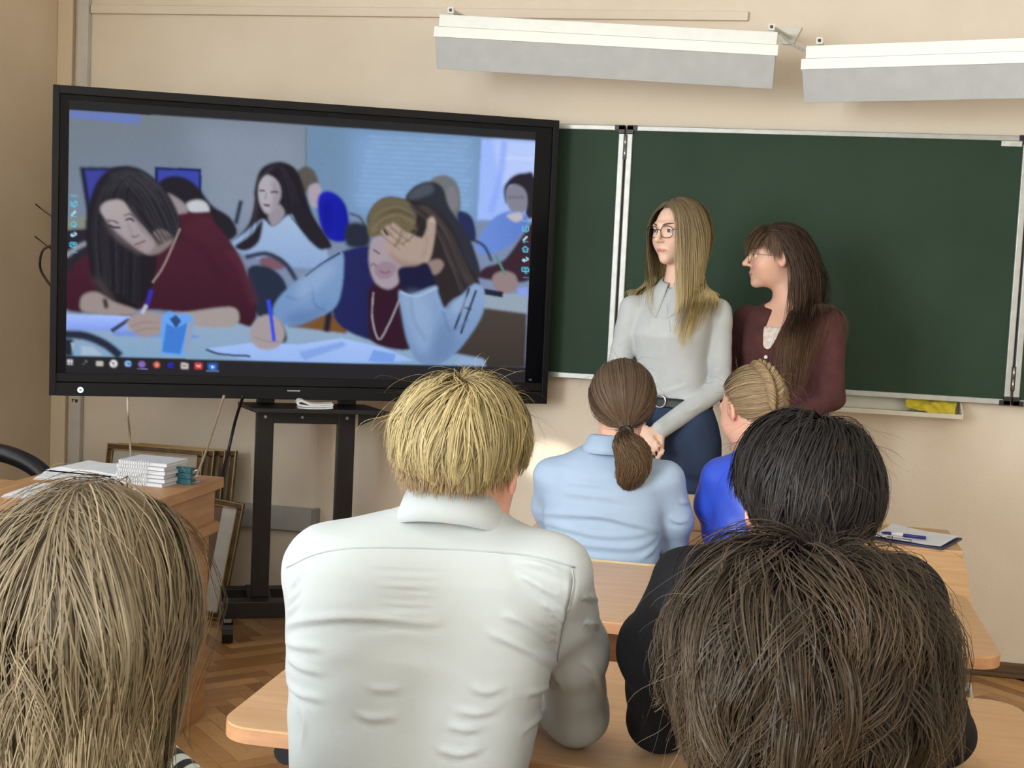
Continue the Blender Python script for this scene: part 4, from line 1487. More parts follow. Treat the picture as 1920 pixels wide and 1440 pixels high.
def laid_collar(parent, Fld, c, r_in, shape, m, lift=0.005, gap=0.16, n=60, k=9, ztop=0.10, name='collar', dz=0.25):
    """Collar lying on a garment: rings round the neck dropped on to the cloth from above; shape(theta) gives the outer radius."""
    c = np.array(c, float)
    th = np.linspace(math.pi / 2 + gap, math.pi / 2 + 2 * math.pi - gap, n)
    V = []
    for t in th:
        ro = shape(t)
        for j in range(k):
            r = r_in + (ro - r_in) * j / (k - 1)
            x, y = c[0] + r * math.cos(t), c[1] + r * math.sin(t) * 1.0
            zz = np.linspace(c[2] + ztop, c[2] - dz, 300)
            v = Fld.val(np.column_stack([np.full(300, x), np.full(300, y), zz]))
            h_ = np.nonzero(v < lift)[0]
            z = zz[h_[0]] if len(h_) else c[2] - 0.02
            V.append((x, y, z + (0.014 * (1 - j / (k - 1)) ** 2)))
    V = np.array(V).reshape(n, k, 3)
    for _ in range(2):
        V[1:-1, :, 2] = (V[:-2, :, 2] + V[1:-1, :, 2] * 2 + V[2:, :, 2]) / 4
    Q = [(i * k + j, (i + 1) * k + j, (i + 1) * k + j + 1, i * k + j + 1) for i in range(n - 1) for j in range(k - 1)]
    o = obj(name, np_mesh(name, V.reshape(-1, 3), Q), m, parent)
    md = o.modifiers.new('thickness', 'SOLIDIFY')
    md.thickness = 0.004
    md.offset = 1
    return o


def collar(parent, centre, rx, ry, z0, z1, flare, m, gap=0.35, front=None, tilt=0.0, name='collar', n=44, pitch=0.0, drop=0.018):
    """Folded shirt collar around the neck, open at the front (+y)."""
    c = np.array(centre, float)
    V, Q = [], []
    th = np.linspace(-math.pi / 2 - math.pi + gap, math.pi / 2 - gap, n)     # from front-left round the back to front-right
    rows = [(0.0, z0), (0.25, z0 + (z1 - z0) * 0.8), (0.33, z1), (0.42, z1 + 0.0015), (0.55, z1 - 0.002), (0.8, z0 + (z1 - z0) * 0.35), (1.0, z0 - 0.004)]
    for t in th:
        fr = max(0.0, math.sin(t))
        for q, z in rows:
            e = 0 if q < 0.4 else (q - 0.4) / 0.6 * flare * (1 + 0.9 * fr)
            zz = z - fr * drop * (1.6 if q > 0.5 else 0.9) - (0.02 * fr ** 3 if q > 0.8 else 0)
            x, y = (rx + e) * math.cos(t), (ry + e) * math.sin(t)
            V.append(c + (x, y + pitch * zz * 0, zz + tilt * y))
    k = len(rows)
    for i in range(n - 1):
        for j in range(k - 1):
            a = i * k + j
            Q.append((a, a + k, a + k + 1, a + 1))
    o = obj(name, np_mesh(name, V, Q), m, parent)
    md = o.modifiers.new('thickness', 'SOLIDIFY')
    md.thickness = 0.0022
    md.offset = 0
    return o
# ------------------------------------------------------------------ people seated with their backs to us
def lev(f, v, ul, ur, Y, hd, yaw=0.0, vc=None):
    a, b = f.px(ul, v, Y), f.px(ur, v, Y)
    c = (a + b) / 2
    return (float(c[2]), float(c[0]), float(c[1]), float(abs(b[0] - a[0]) / 2), hd, yaw)


def grow(levels, d):
    return [(z, cx, cy, max(hw + d, 0.01), max(hd + d, 0.01), yw) for (z, cx, cy, hw, hd, yw) in levels]


def crown_flow(c0, back=0.0, swirl=0.7, jit=0.16):
    """Hair flows away from the crown; each strand has its own slightly shifted crown so that no bald spot opens."""
    c0 = np.array(c0, float)
    c0 /= np.linalg.norm(c0)
    st = {}

    def fn(D, rng):
        if st.get('n') != len(D):
            st['n'] = len(D)
            w = D[:, [1, 2, 0]] * 9.0 + np.array([0.3, 1.7, 4.1])
            st['c'] = norm(c0 + jit * (np.sin(w) + 0.6 * np.sin(2.3 * w[:, [1, 2, 0]] + 1.0)) + np.random.default_rng(len(D)).normal(0, jit * 0.25, (len(D), 3)))
        c = st['c']
        cs = np.sum(D * c, 1, keepdims=True)
        t = norm(D * cs - c + 1e-4)
        return t + np.cross(c, t) * swirl * np.exp(-((1 - cs) / 0.05)) + np.array([0, -back, 0])
    return fn


def seated_legs(S, hipc, knee_y, foot_y, r=0.075, w=0.085):
    hip = np.array(hipc, float)
    for s in (-1, 1):
        h_ = hip + (s * w, 0, 0)
        k_ = np.array([hip[0] + s * (w + 0.03), knee_y, hip[2] + 0.0])
        a_ = np.array([hip[0] + s * (w + 0.03), foot_y, 0.09])
        S.chain([h_, k_], [r, r * 0.75], 0.03)
        S.chain([k_, a_], [r * 0.72, r * 0.5], 0.02)
        S.cone(a_ + (0, -0.03, -0.045), a_ + (0, 0.15, -0.055), 0.035, 0.03, 0.02)


def fold_lines(f, Fld, lines, Y0, n=6):
    """Fold lines traced on a garment: pixel polylines dropped on to the garment's surface."""
    out = []
    for pts, hgt, wid in lines:
        P = []
        for q in bez([(a, b) for a, b in pts], n):
            e = np.array([f.L(at_y(q[0], q[1], y)) for y in (Y0 - 0.5, Y0 + 0.5)])
            S_ = e[0] + (e[1] - e[0]) * np.linspace(0, 1, 400)[:, None]
            v = Fld.val(S_)
            hit = np.nonzero(v < 0)[0]
            if len(hit) and hit[0] > 0:
                k = hit[0]
                t = v[k - 1] / (v[k - 1] - v[k])
                P.append(S_[k - 1] + (S_[k] - S_[k - 1]) * t)
        if len(P) > 3:
            out.append((np.array(P), hgt, wid))
    return out


def lock_tone(D, a):
    """Brightness that varies from lock to lock."""
    w = D @ np.array([[17.0, 5, -9], [4, 19, 7], [-8, 6, 15]]) + np.array([0.4, 2.0, 5.0])
    return np.exp(a * (np.sin(w[:, 0]) * np.cos(w[:, 1]) + np.sin(w[:, 2] + w[:, 0])))


def arc_len(c0, end_back, end_side, lo=0.65, hi=1.0, extra=0.015, R=0.105):
    """Hair length that lets every strand reach about the same lower line."""
    c0 = np.array(c0, float)
    c0 /= np.linalg.norm(c0)

    def fn(D, r):
        phi = np.arccos(np.clip(D @ c0, -1, 1))
        end = end_side + (end_back - end_side) * np.clip(-D[:, 1] * 1.3, 0, 1)
        return np.clip(R * (end - phi), 0.01, 1) * r.uniform(lo, hi, len(D)) + extra
    return fn


# ============ boy in the white shirt
M_SHIRT_W = mat('white_shirt', (192, 199, 200), 0.75, noise=0.02, nscale=8, bump=0.10, bscale=700, sheen=0.1)
f = Figure(at_y(805, 1200, 1.74)[:2], 0.0)
yt = 1.74
TL_ = [lev(f, 1900, 600, 985, yt - 0.02, 0.125), lev(f, 1700, 585, 980, yt - 0.02, 0.12), lev(f, 1440, 552, 985, yt - 0.015, 0.112), lev(f, 1320, 549, 1012, yt - 0.005, 0.114), lev(f, 1200, 546, 1040, yt, 0.118),
       lev(f, 1110, 552, 1052, yt + 0.01, 0.118), lev(f, 1060, 562, 1060, yt + 0.015, 0.112), lev(f, 1025, 584, 1056, yt + 0.02, 0.102), lev(f, 1002, 610, 1046, yt + 0.025, 0.090),
       lev(f, 984, 668, 1000, yt + 0.03, 0.078), lev(f, 966, 730, 960, yt + 0.035, 0.066), lev(f, 945, 778, 938, yt + 0.035, 0.056)]
hdB = Head(f.px(866, 868, yt + 0.045), rotm(-0.16, -0.18, 0.03), 1.0, 1.07)
shR, shL = f.px(1030, 1080, yt + 0.015), f.px(614, 1066, yt + 0.015)
elR = f.L(at_z(1078, 1400, 0.75)) + (0, 0.0, 0.052)
elL = f.L(at_z(610, 1340, 0.79)) + (0.03, 0.0, 0.0)
wrR, wrL = elR + (-0.17, 0.17, 0.0), elL + (0.20, 0.14, 0.02)
S = Solid().slices(TL_, 0.02)
S.chain([shR, elR * 0.5 + shR * 0.5 + (0.012, 0, 0.0), elR], [0.058, 0.046, 0.046], 0.035).chain([elR, wrR], [0.046, 0.034], 0.02)
S.chain([shL, elL * 0.5 + shL * 0.5 + (-0.002, 0, 0), elL], [0.056, 0.044, 0.044], 0.035).chain([elL, wrL], [0.044, 0.034], 0.02)
wn = wrinkle_noise(3, [(0.2, 0.1, 1), (0.5, 0, 1), (-0.3, 0, 1)], 0.0022, 70, 6)
S.disp = wn
S.cut(f.px(860, 950, yt + 0.035), (0, 0.55, 1))
Fd0, ax0 = S.field(0.0044)
F0 = Field(Fd0, ax0)
W_, T_ = 0.0055, 0.0042
lines = [([(532, 1178), (560, 1166), (640, 1158), (720, 1160), (815, 1168)], 0.0075, 0.0062), ([(536, 1205), (560, 1212), (605, 1216)], 0.005, W_), ([(540, 1235), (565, 1252), (604, 1262)], 0.0055, W_),
         ([(538, 1278), (560, 1300), (604, 1312)], 0.006, W_), ([(545, 1100), (556, 1090), (562, 1072)], 0.004, T_), ([(540, 1130), (552, 1118), (564, 1102)], 0.004, T_), ([(538, 1152), (550, 1142), (562, 1128)], 0.004, T_),
         ([(975, 1078), (1010, 1097), (1062, 1128)], 0.006, W_), ([(945, 1152), (985, 1168), (1048, 1208)], 0.006, W_), ([(918, 1186), (970, 1210), (1045, 1248)], 0.007, W_),
         ([(1015, 1130), (1035, 1142), (1058, 1162)], 0.005, T_), ([(968, 1052), (1020, 1062), (1068, 1084)], 0.005, W_), ([(885, 1288), (910, 1298), (940, 1292)], 0.004, W_),
         ([(858, 1332), (890, 1338), (930, 1332)], 0.005, W_), ([(840, 1360), (870, 1368), (900, 1366)], 0.005, W_), ([(824, 1406), (860, 1414), (900, 1406)], 0.006, W_), ([(670, 1340), (700, 1348), (742, 1342)], 0.004, W_),
         ([(690, 1290), (720, 1294), (750, 1290)], 0.003, W_), ([(565, 1330), (572, 1360), (566, 1400)], 0.004, W_), ([(990, 1300), (1020, 1292), (1040, 1268)], 0.004, W_), ([(980, 1372), (1005, 1352), (1025, 1330)], 0.004, W_),
         ([(1095, 1118), (1108, 1120), (1120, 1126)], 0.006, T_), ([(1098, 1166), (1110, 1168), (1124, 1174)], 0.006, T_), ([(1036, 1250), (1046, 1275), (1060, 1300)], 0.004, W_), ([(1092, 1240), (1116, 1262), (1134, 1300)], 0.004, W_)]
lines += [([(700 + 4 * i, 1060 + 17 * i), (760, 1064 + 17 * i), (835 - 6 * i, 1064 + 17 * i)], 0.0035, W_) for i in range(6)]
lines += [([(1040 - 2 * i, 1110 + 14 * i), (1052 - 2 * i, 1114 + 14 * i), (1064 - 2 * i, 1124 + 14 * i)], 0.0028, 0.0035) for i in range(8)]
folds = [(a_, b_ * 0.95, c_ * 0.85) for a_, b_, c_ in fold_lines(f, F0, lines, yt)]
seam = fold_lines(f, F0, [([(538, 1064), (590, 1040), (650, 1029), (740, 1027), (860, 1031), (960, 1038), (1020, 1048), (1078, 1064)], 0, 0)], yt)
arm_seam = fold_lines(f, F0, [([(1073, 1068), (1075, 1096), (1066, 1140), (1052, 1200), (1044, 1248)], 0, 0)], yt)
B = f.body
B.slices(grow(TL_, -0.012), 0.02)
B.chain([shR, elR], [0.045, 0.034], 0.03).chain([elR, wrR], [0.034, 0.026], 0.02).chain([shL, elL], [0.045, 0.034], 0.03).chain([elL, wrL], [0.034, 0.026], 0.02)
hand(B, wrR, (-0.7, 0.6, 0.1), (0, 0, -1), 1)
hand(B, wrL, (0.8, 0.4, 0.1), (0, 0, -1), -1)
B.chain([f.px(862, 975, yt + 0.03), hdB.w((0, -0.02, -0.04))], [0.060, 0.054], 0.02)
hdB.add(B)
hip = np.array([float(TL_[0][1]), float(TL_[0][2]), 0.53])
seated_legs(B, hip + (0, 0.03, 0), 0.40, 0.34)
f.finish('person seated at the nearest desk, blond bobbed hair, white long-sleeved shirt', hdB, (224, 172, 146), 0.011, 0.0052)
shirtB, FB = f.garment('shirt', F0, M_SHIRT_W, 0.004, folds + [(arm_seam[0][0], -0.003, 0.004)])
FBs = FB
for nm, sg in (('yoke_seam', seam), ('armhole_seam', arm_seam)):
    MB().tube([p_ for p_ in sg[0][0]], 0.0014 if nm == 'yoke_seam' else 0.0009, 6).build(nm, mat('shirt_seam', (178, 186, 188), 0.8, noise=0.05), shirtB, smooth=True)
cc = f.px(848, 982, yt + 0.03)
collar(f.root, cc, 0.058, 0.056, -0.014, 0.036, 0.026, M_SHIRT_W, 0.4, tilt=-0.42)
Tz = Solid()
seated_legs(Tz, hip + (0, 0.03, 0), 0.40, 0.34, 0.084)
Tz.slices(grow(TL_[:2], 0.008), 0.03).cut((0, 0, float(TL_[1][0])), (0, 0, 1)).cut((0, 0, 0.1), (0, 0, -1))
M_DARKT = mat('dark_trousers', (34, 36, 46), 0.8, noise=0.15, nscale=60)
f.garment('trousers', Tz, M_DARKT, 0.010)
rng = np.random.default_rng(5)
cap = cap_mesh(hdB, 0.0012, lambda D: hairline(D, 0.05), (140, 118, 76))
c0 = (0.14, -0.12, 1.0)
fl = crown_flow(c0)
P1, D1 = sim_hair(hdB, 8600, 12, arc_len(c0, 1.92, 1.66, 0.6, 1.0, 0.015), fl, lambda D: hairline(D) & (D[:, 2] > -0.3), rng, lift=0.16, stiff=0.72, grav=0.06, flow_w=0.5, flow_steps=1.2, curl=0.15, curl_f=0.9,
                  clumps=190, clump=0.85, rand=0.03, hug=0.15, offset_fn=lambda D, r: 0.004 + 0.008 * np.clip(D[:, 2] + 0.2, 0, 1) + r.uniform(0, 0.006, len(D)))
tn = lock_tone(D1, 0.16)
H1 = ribbons(P1, rng.uniform(0.0009, 0.0019, len(P1)), 0.22, hdB.w(HEAD_C), (138, 121, 86), (174, 157, 112), rng, 0.08, 0.7, tn)
P2, D2 = sim_hair(hdB, 1800, 8, lambda D, r: r.uniform(0.014, 0.026, len(D)), fl, lambda D: hairline(D, 0.02) & (D[:, 2] < -0.05) & (D[:, 1] < 0.1), rng, lift=0.12, stiff=0.8, grav=0.2, flow_w=0.4, curl=0.04,
                  clumps=120, clump=0.5, off=(0.003, 0.010))
H2 = ribbons(P2, 0.0012, 0.3, hdB.w(HEAD_C), (138, 114, 82), (156, 132, 96), rng, 0.12)
P3, D3 = sim_hair(hdB, 120, 12, lambda D, r: r.uniform(0.05, 0.09, len(D)), fl, lambda D: hairline(D) & (D[:, 2] > 0.3), rng, lift=0.25, stiff=0.85, grav=0.08, flow_w=0.45, curl=0.25, curl_f=1.0, off=(0.018, 0.028))
H3 = ribbons(P3, 0.00045, 0.5, hdB.w(HEAD_C), (170, 148, 96), (206, 186, 130), rng, 0.2)
hair_object('hair', [cap, H1, H2, H3], M_HAIR, f.root)
hdB.eyes(f.root)
# ============ dark-haired boy in the black shirt
M_SHIRT_K = mat('black_shirt', (15, 16, 21), 0.8, noise=0.2, nscale=20, bump=0.15, bscale=300, spec=0.25)
yk = 1.74
f = Figure(at_y(1470, 1200, yk)[:2], 0.0)
LK = [lev(f, 1900, 1300, 1690, yk - 0.02, 0.125), lev(f, 1440, 1285, 1700, yk - 0.01, 0.115), lev(f, 1300, 1265, 1710, yk, 0.118), lev(f, 1160, 1250, 1725, yk + 0.01, 0.118), lev(f, 1090, 1255, 1725, yk + 0.015, 0.11),
      lev(f, 1058, 1285, 1708, yk + 0.02, 0.098), lev(f, 1036, 1340, 1660, yk + 0.025, 0.082), lev(f, 1016, 1400, 1610, yk + 0.03, 0.066), lev(f, 995, 1440, 1580, yk + 0.035, 0.055)]
hdK = Head(f.px(1508, 943, yk + 0.04), rotm(0.22, -0.12, 0.0), 0.97)
shL, shR = f.px(1296, 1108, yk + 0.015), f.px(1690, 1120, yk + 0.015)
elL = f.L(at_z(1232, 1412, 0.75)) + (0.0, 0.0, 0.05)
elR = f.L(at_z(1760, 1440, 0.75)) + (0.0, 0.0, 0.05)
wrL, wrR = elL + (0.18, 0.16, 0.01), elR + (-0.2, 0.14, 0.01)
S = Solid().slices(LK, 0.02)
S.chain([shL, (shL + elL) / 2 + (-0.025, 0, 0.01), elL], [0.056, 0.050, 0.046], 0.035).chain([elL, wrL], [0.045, 0.034], 0.02)
S.chain([shR, (shR + elR) / 2, elR], [0.056, 0.048, 0.046], 0.035).chain([elR, wrR], [0.045, 0.034], 0.02)
S.disp = wrinkle_noise(9, [(0.3, 0.1, 1), (1, 0, 0.6)], 0.004, 60, 6)
S.cut(f.px(1510, 1003, yk + 0.035), (0, -0.25, 1))
B = f.body
B.slices(grow(LK, -0.012), 0.02)
for a, b, c in ((shL, elL, wrL), (shR, elR, wrR)):
    B.chain([a, b], [0.043, 0.033], 0.03).chain([b, c], [0.033, 0.026], 0.02)
hand(B, wrL, (0.8, 0.5, 0.1), (0, 0, -1), -1)
hand(B, wrR, (-0.8, 0.5, 0.1), (0, 0, -1), 1)
B.chain([f.px(1510, 1040, yk + 0.03), hdK.w((0, -0.02, -0.04))], [0.062, 0.055], 0.02)
hdK.add(B)
hip = np.array([float(LK[0][1]), float(LK[0][2]) + 0.03, 0.53])
seated_legs(B, hip, 0.40, 0.34)
f.finish('person seated beside the white-shirted boy, short black hair, black shirt', hdK, (222, 168, 142), 0.011, 0.0052)
f.garment('shirt', S, M_SHIRT_K, 0.0065)
Tz = Solid()
seated_legs(Tz, hip, 0.40, 0.34, 0.084)
Tz.slices(grow(LK[:2], 0.006), 0.03).cut((0, 0, 0.66), (0, 0, 1)).cut((0, 0, 0.1), (0, 0, -1))
f.garment('trousers', Tz, M_DARKT, 0.010)
rng = np.random.default_rng(15)
cap = cap_mesh(hdK, 0.0012, lambda D: hairline(D, 0.1), (20, 18, 18))
c0 = (0.26, 0.02, 0.97)
P1, D1 = sim_hair(hdK, 8200, 12, arc_len(c0, 2.25, 1.85, 0.55, 1.0, 0.025), crown_flow(c0), lambda D: hairline(D, 0.05), rng, lift=0.16, stiff=0.74, grav=0.05, flow_w=0.5, flow_steps=1.2, curl=0.14, curl_f=0.8,
                  clumps=180, clump=0.8, rand=0.03, hug=0.16, offset_fn=lambda D, r: 0.004 + 0.009 * np.clip(D[:, 2] + 0.3, 0, 1) + r.uniform(0, 0.006, len(D)))
H1 = ribbons(P1, rng.uniform(0.0009, 0.0019, len(P1)), 0.3, hdK.w(HEAD_C), (22, 20, 21), (42, 37, 35), rng, 0.16, 1.0, lock_tone(D1, 0.15))
P3, _ = sim_hair(hdK, 120, 12, lambda D, r: r.uniform(0.05, 0.09, len(D)), crown_flow(c0), lambda D: hairline(D) & (D[:, 2] > 0.0), rng, lift=0.25, stiff=0.85, grav=0.08, flow_w=0.45, curl=0.2, curl_f=1.0, off=(0.018, 0.030))
H3 = ribbons(P3, 0.0005, 0.5, hdK.w(HEAD_C), (40, 36, 34), (60, 54, 50), rng, 0.2)
hair_object('hair', [cap, H1, H3], M_HAIR, f.root)
hdK.eyes(f.root)

# ============ brown-haired boy, closest to the camera
M_SWEAT_N = mat('dark_sweater', (44, 40, 46), 0.85, noise=0.2, nscale=30, bump=0.3, bscale=250)
yn = 1.13
f = Figure(at_y(1500, 1300, yn)[:2], 0.0)
hdN = Head(f.px(1508, 1312, yn), rotm(-0.05, -0.10, 0.0), 1.06)
nk = hdN.c + (0, -0.02, -0.13)
zsh = float(nk[2]) - 0.075
LN = [(0.46, nk[0], -0.02, 0.17, 0.12, 0), (0.70, nk[0], -0.02, 0.165, 0.115, 0), (zsh - 0.12, nk[0], -0.01, 0.185, 0.115, 0), (zsh - 0.03, nk[0], 0.0, 0.195, 0.105, 0), (zsh, nk[0], 0.005, 0.175, 0.09, 0), (zsh + 0.03, nk[0], 0.005, 0.11, 0.072, 0), (zsh + 0.055, nk[0], 0.0, 0.068, 0.06, 0)]
B = f.body
B.slices(grow(LN, -0.012), 0.02)
S = Solid().slices(LN, 0.02)
for s in (-1, 1):
    a = np.array([nk[0] + s * 0.185, 0.0, zsh - 0.05])
    b = np.array([nk[0] + s * 0.23, 0.16, 0.80])
    c = np.array([nk[0] + s * 0.08, 0.34, 0.80])
    S.chain([a, b], [0.056, 0.046], 0.03).chain([b, c], [0.045, 0.034], 0.02)
    B.chain([a, b], [0.043, 0.033], 0.03).chain([b, c], [0.033, 0.026], 0.02)
    hand(B, c, (-s * 0.7, 0.7, 0.0), (0, 0, -1), s)
B.chain([nk + (0, 0, -0.06), hdN.w((0, -0.02, -0.04))], [0.062, 0.057], 0.02)
hdN.add(B)
seated_legs(B, np.array([nk[0], 0.02, 0.50]), 0.40, 0.36)
S.disp = wrinkle_noise(12, [(0.3, 0.1, 1)], 0.003, 60, 5)
f.finish('person at the front of the picture seen from behind, tousled brown hair', hdN, (220, 168, 142), 0.012, 0.006)
f.garment('sweater', S, M_SWEAT_N, 0.008)
Tz = Solid()
seated_legs(Tz, np.array([nk[0], 0.02, 0.50]), 0.40, 0.36, 0.084)
Tz.slices(grow(LN[:2], 0.006), 0.03).cut((0, 0, 0.6), (0, 0, 1)).cut((0, 0, 0.1), (0, 0, -1))
f.garment('trousers', Tz, M_DARKT, 0.012)
rng = np.random.default_rng(25)
cap = cap_mesh(hdN, 0.0012, lambda D: hairline(D, 0.1), (38, 30, 24))
c0 = (0.12, 0.12, 0.98)
P1, D1 = sim_hair(hdN, 11500, 12, arc_len(c0, 2.45, 2.05, 0.55, 1.0, 0.035, 0.108), crown_flow(c0, 0.0, 0.7, 0.22), lambda D: hairline(D, 0.1), rng, lift=0.20, stiff=0.74, grav=0.06, flow_w=0.42, flow_steps=1.1, curl=0.28, curl_f=0.8, mess=0.15,
                  clumps=190, clump=0.86, rand=0.03, hug=0.10, offset_fn=lambda D, r: 0.008 + 0.014 * np.clip(D[:, 2] + 0.5, 0, 1) + r.uniform(0, 0.012, len(D)))
kp = drop_strands(hdN, P1, lambda x, y, z: np.abs(x) > 0.118 + 0.006 * np.sin(z * 60))
P1, D1 = P1[kp], D1[kp]
H1 = ribbons(P1, rng.uniform(0.0006, 0.0014, len(P1)), 0.35, hdN.w(HEAD_C), (24, 18, 15), (70, 56, 40), rng, 0.12, 1.0, lock_tone(D1, 0.2))
P3, _ = sim_hair(hdN, 220, 14, lambda D, r: r.uniform(0.06, 0.12, len(D)), crown_flow(c0), lambda D: hairline(D), rng, lift=0.35, stiff=0.85, grav=0.06, flow_w=0.4, curl=0.25, curl_f=1.0, off=(0.014, 0.030))
P3 = P3[drop_strands(hdN, P3, lambda x, y, z: np.abs(x) > 0.132)]
H3 = ribbons(P3, 0.0004, 0.5, hdN.w(HEAD_C), (66, 54, 42), (96, 80, 60), rng, 0.2)
hair_object('hair', [cap, H1, H3], M_HAIR, f.root)
hdN.eyes(f.root)

# ============ long-haired blonde girl at the left
M_STRIPE = mat('striped_knit', (228, 230, 228), 0.85, noise=0.05)
nt = M_STRIPE.node_tree
wv = nt.nodes.new('ShaderNodeTexWave')
wv.wave_type = 'BANDS'
wv.bands_direction = 'X'
wv.inputs['Scale'].default_value = 24.0
wv.inputs['Distortion'].default_value = 0.4
tcn = nt.nodes.new('ShaderNodeTexCoord')
rp = nt.nodes.new('ShaderNodeValToRGB')
rp.color_ramp.elements[0].position = 0.45
rp.color_ramp.elements[0].color = rgba((32, 42, 44))
rp.color_ramp.elements[1].position = 0.6
rp.color_ramp.elements[1].color = rgba((214, 222, 218))
nt.links.new(tcn.outputs['Object'], wv.inputs['Vector'])
nt.links.new(wv.outputs['Fac'], rp.inputs['Fac'])
nt.links.new(rp.outputs['Color'], nt.nodes['Principled BSDF'].inputs['Base Color'])
yg = 1.32
f = Figure(at_y(190, 1300, yg)[:2], 0.0)
hdG = Head(f.px(192, 1105, yg), rotm(-0.05, -0.12, 0.0), 1.02, 0.9)
nk = hdG.c + (0, -0.02, -0.12)
zsh = float(nk[2]) - 0.095
LG = [(0.46, nk[0], -0.02, 0.165, 0.115, 0), (0.70, nk[0], -0.02, 0.14, 0.10, 0), (zsh - 0.12, nk[0], -0.01, 0.145, 0.10, 0), (zsh - 0.03, nk[0], 0.0, 0.150, 0.09, 0), (zsh, nk[0], 0.005, 0.132, 0.076, 0), (zsh + 0.03, nk[0], 0.005, 0.09, 0.062, 0), (zsh + 0.06, nk[0], 0.0, 0.06, 0.055, 0)]
B = f.body
B.slices(grow(LG, -0.012), 0.02)
S = Solid().slices(LG, 0.02)
for s in (-1, 1):
    a = np.array([nk[0] + s * 0.135, 0.0, zsh - 0.045])
    b = np.array([nk[0] + s * 0.135, 0.03, 0.80])
    c = np.array([nk[0] + s * 0.05, 0.22, 0.76])
    S.chain([a, b], [0.050, 0.042], 0.03).chain([b, c], [0.041, 0.031], 0.02)
    B.chain([a, b], [0.038, 0.03], 0.03).chain([b, c], [0.03, 0.024], 0.02)
    hand(B, c, (-s * 0.7, 0.7, 0.0), (0, 0, -1), s, 0.92)
B.chain([nk + (0, 0, -0.06), hdG.w((0, -0.02, -0.04))], [0.054, 0.05], 0.02)
hdG.add(B)
seated_legs(B, np.array([nk[0], 0.02, 0.50]), 0.40, 0.36)
f.finish('person at the left seen from behind, long loose ash-blonde hair, striped top', hdG, (226, 178, 152), 0.013, 0.007)
shG, FG = f.garment('top', S, M_STRIPE, 0.007)
Tz = Solid()
seated_legs(Tz, np.array([nk[0], 0.02, 0.50]), 0.40, 0.36, 0.084)
Tz.slices(grow(LG[:2], 0.006), 0.03).cut((0, 0, 0.6), (0, 0, 1)).cut((0, 0, 0.1), (0, 0, -1))
f.garment('trousers', Tz, M_DARKT, 0.012)
rng = np.random.default_rng(35)


def part_flow(x0, back=0.35, slope=1.0, amt=0.9):
    def fn(D, r):
        s = np.tanh((D[:, 0] - x0) / 0.06)
        top = np.clip(D[:, 2], 0, 1)
        return norm(np.stack([s * amt * (0.25 + top), -back * np.ones(len(D)), -slope * (0.25 + 0 * top)], 1))
    return fn


cap = cap_mesh(hdG, 0.0012, lambda D: hairline(D, 0.3), (118, 102, 78))
P1, D1 = sim_hair(hdG, 9000, 16, lambda D, r: (0.44 + 0.10 * np.clip(D[:, 2], -0.5, 1)) * r.uniform(0.72, 1.08, len(D)), part_flow(-0.05), lambda D: hairline(D), rng, lift=0.16, stiff=0.80, grav=0.20, flow_w=0.5, flow_steps=0.28, curl=0.17, curl_f=1.7,
                  clumps=200, clump=0.75, fields=(FG,), fmargin=0.008, rand=0.025, clump_pow=0.9, gather=(0.25, hdG.c[2] - 0.02, hdG.c[:2] + (0, -0.02), (0.105, 0.11)), offset_fn=lambda D, r: 0.007 + 0.014 * np.clip(D[:, 2] + 0.4, 0, 1) + r.uniform(0, 0.010, len(D)))
kp = drop_strands(hdG, P1, lambda x, y, z: (np.abs(x) > 0.125) & (z > -0.16))
P1, D1 = P1[kp], D1[kp]
H1 = ribbons(P1, rng.uniform(0.0009, 0.0019, len(P1)), 0.3, hdG.w(HEAD_C), (108, 95, 76), (146, 130, 98), rng, 0.10, 1.0, lock_tone(D1, 0.12))
P3, _ = sim_hair(hdG, 130, 20, lambda D, r: r.uniform(0.10, 0.3, len(D)), part_flow(-0.05), lambda D: hairline(D), rng, lift=0.35, stiff=0.88, grav=0.10, flow_w=0.4, flow_steps=0.3, curl=0.15, curl_f=1.0, off=(0.015, 0.028), fields=(FG,))
P3 = P3[drop_strands(hdG, P3, lambda x, y, z: (np.abs(x) > 0.13) & (z > -0.2))]
H3 = ribbons(P3, 0.00045, 0.5, hdG.w(HEAD_C), (150, 134, 104), (190, 170, 130), rng, 0.2)
hair_object('hair', [cap, H1, H3], M_HAIR, f.root)
hdG.eyes(f.root)
# ============ girl in light blue with a ponytail
def slerp_paths(head, D, T, n1, off0, off1, rng, wob=0.0):
    """Strand paths on the scalp from root directions D to target directions T."""
    dot = np.clip(np.sum(D * T, 1), -0.999, 0.999)
    om = np.arccos(dot)[:, None, None]
    t = np.linspace(0, 1, n1)[None, :, None]
    G = (np.sin((1 - t) * om) * D[:, None] + np.sin(t * om) * T[:, None]) / np.sin(om)
    G = norm(G + wob * np.sin(t * 3.1416) * rng.normal(0, 1, (len(D), 1, 3)))
    o = (off0 + (off1 - off0) * np.sin(t * 1.57)) * (rng.uniform(0.6, 1.3, (len(D), 1, 1)))
    q = HEAD_C + G * (HEAD_R + o)
    return head.c + (q * head.sc) @ head.R.T


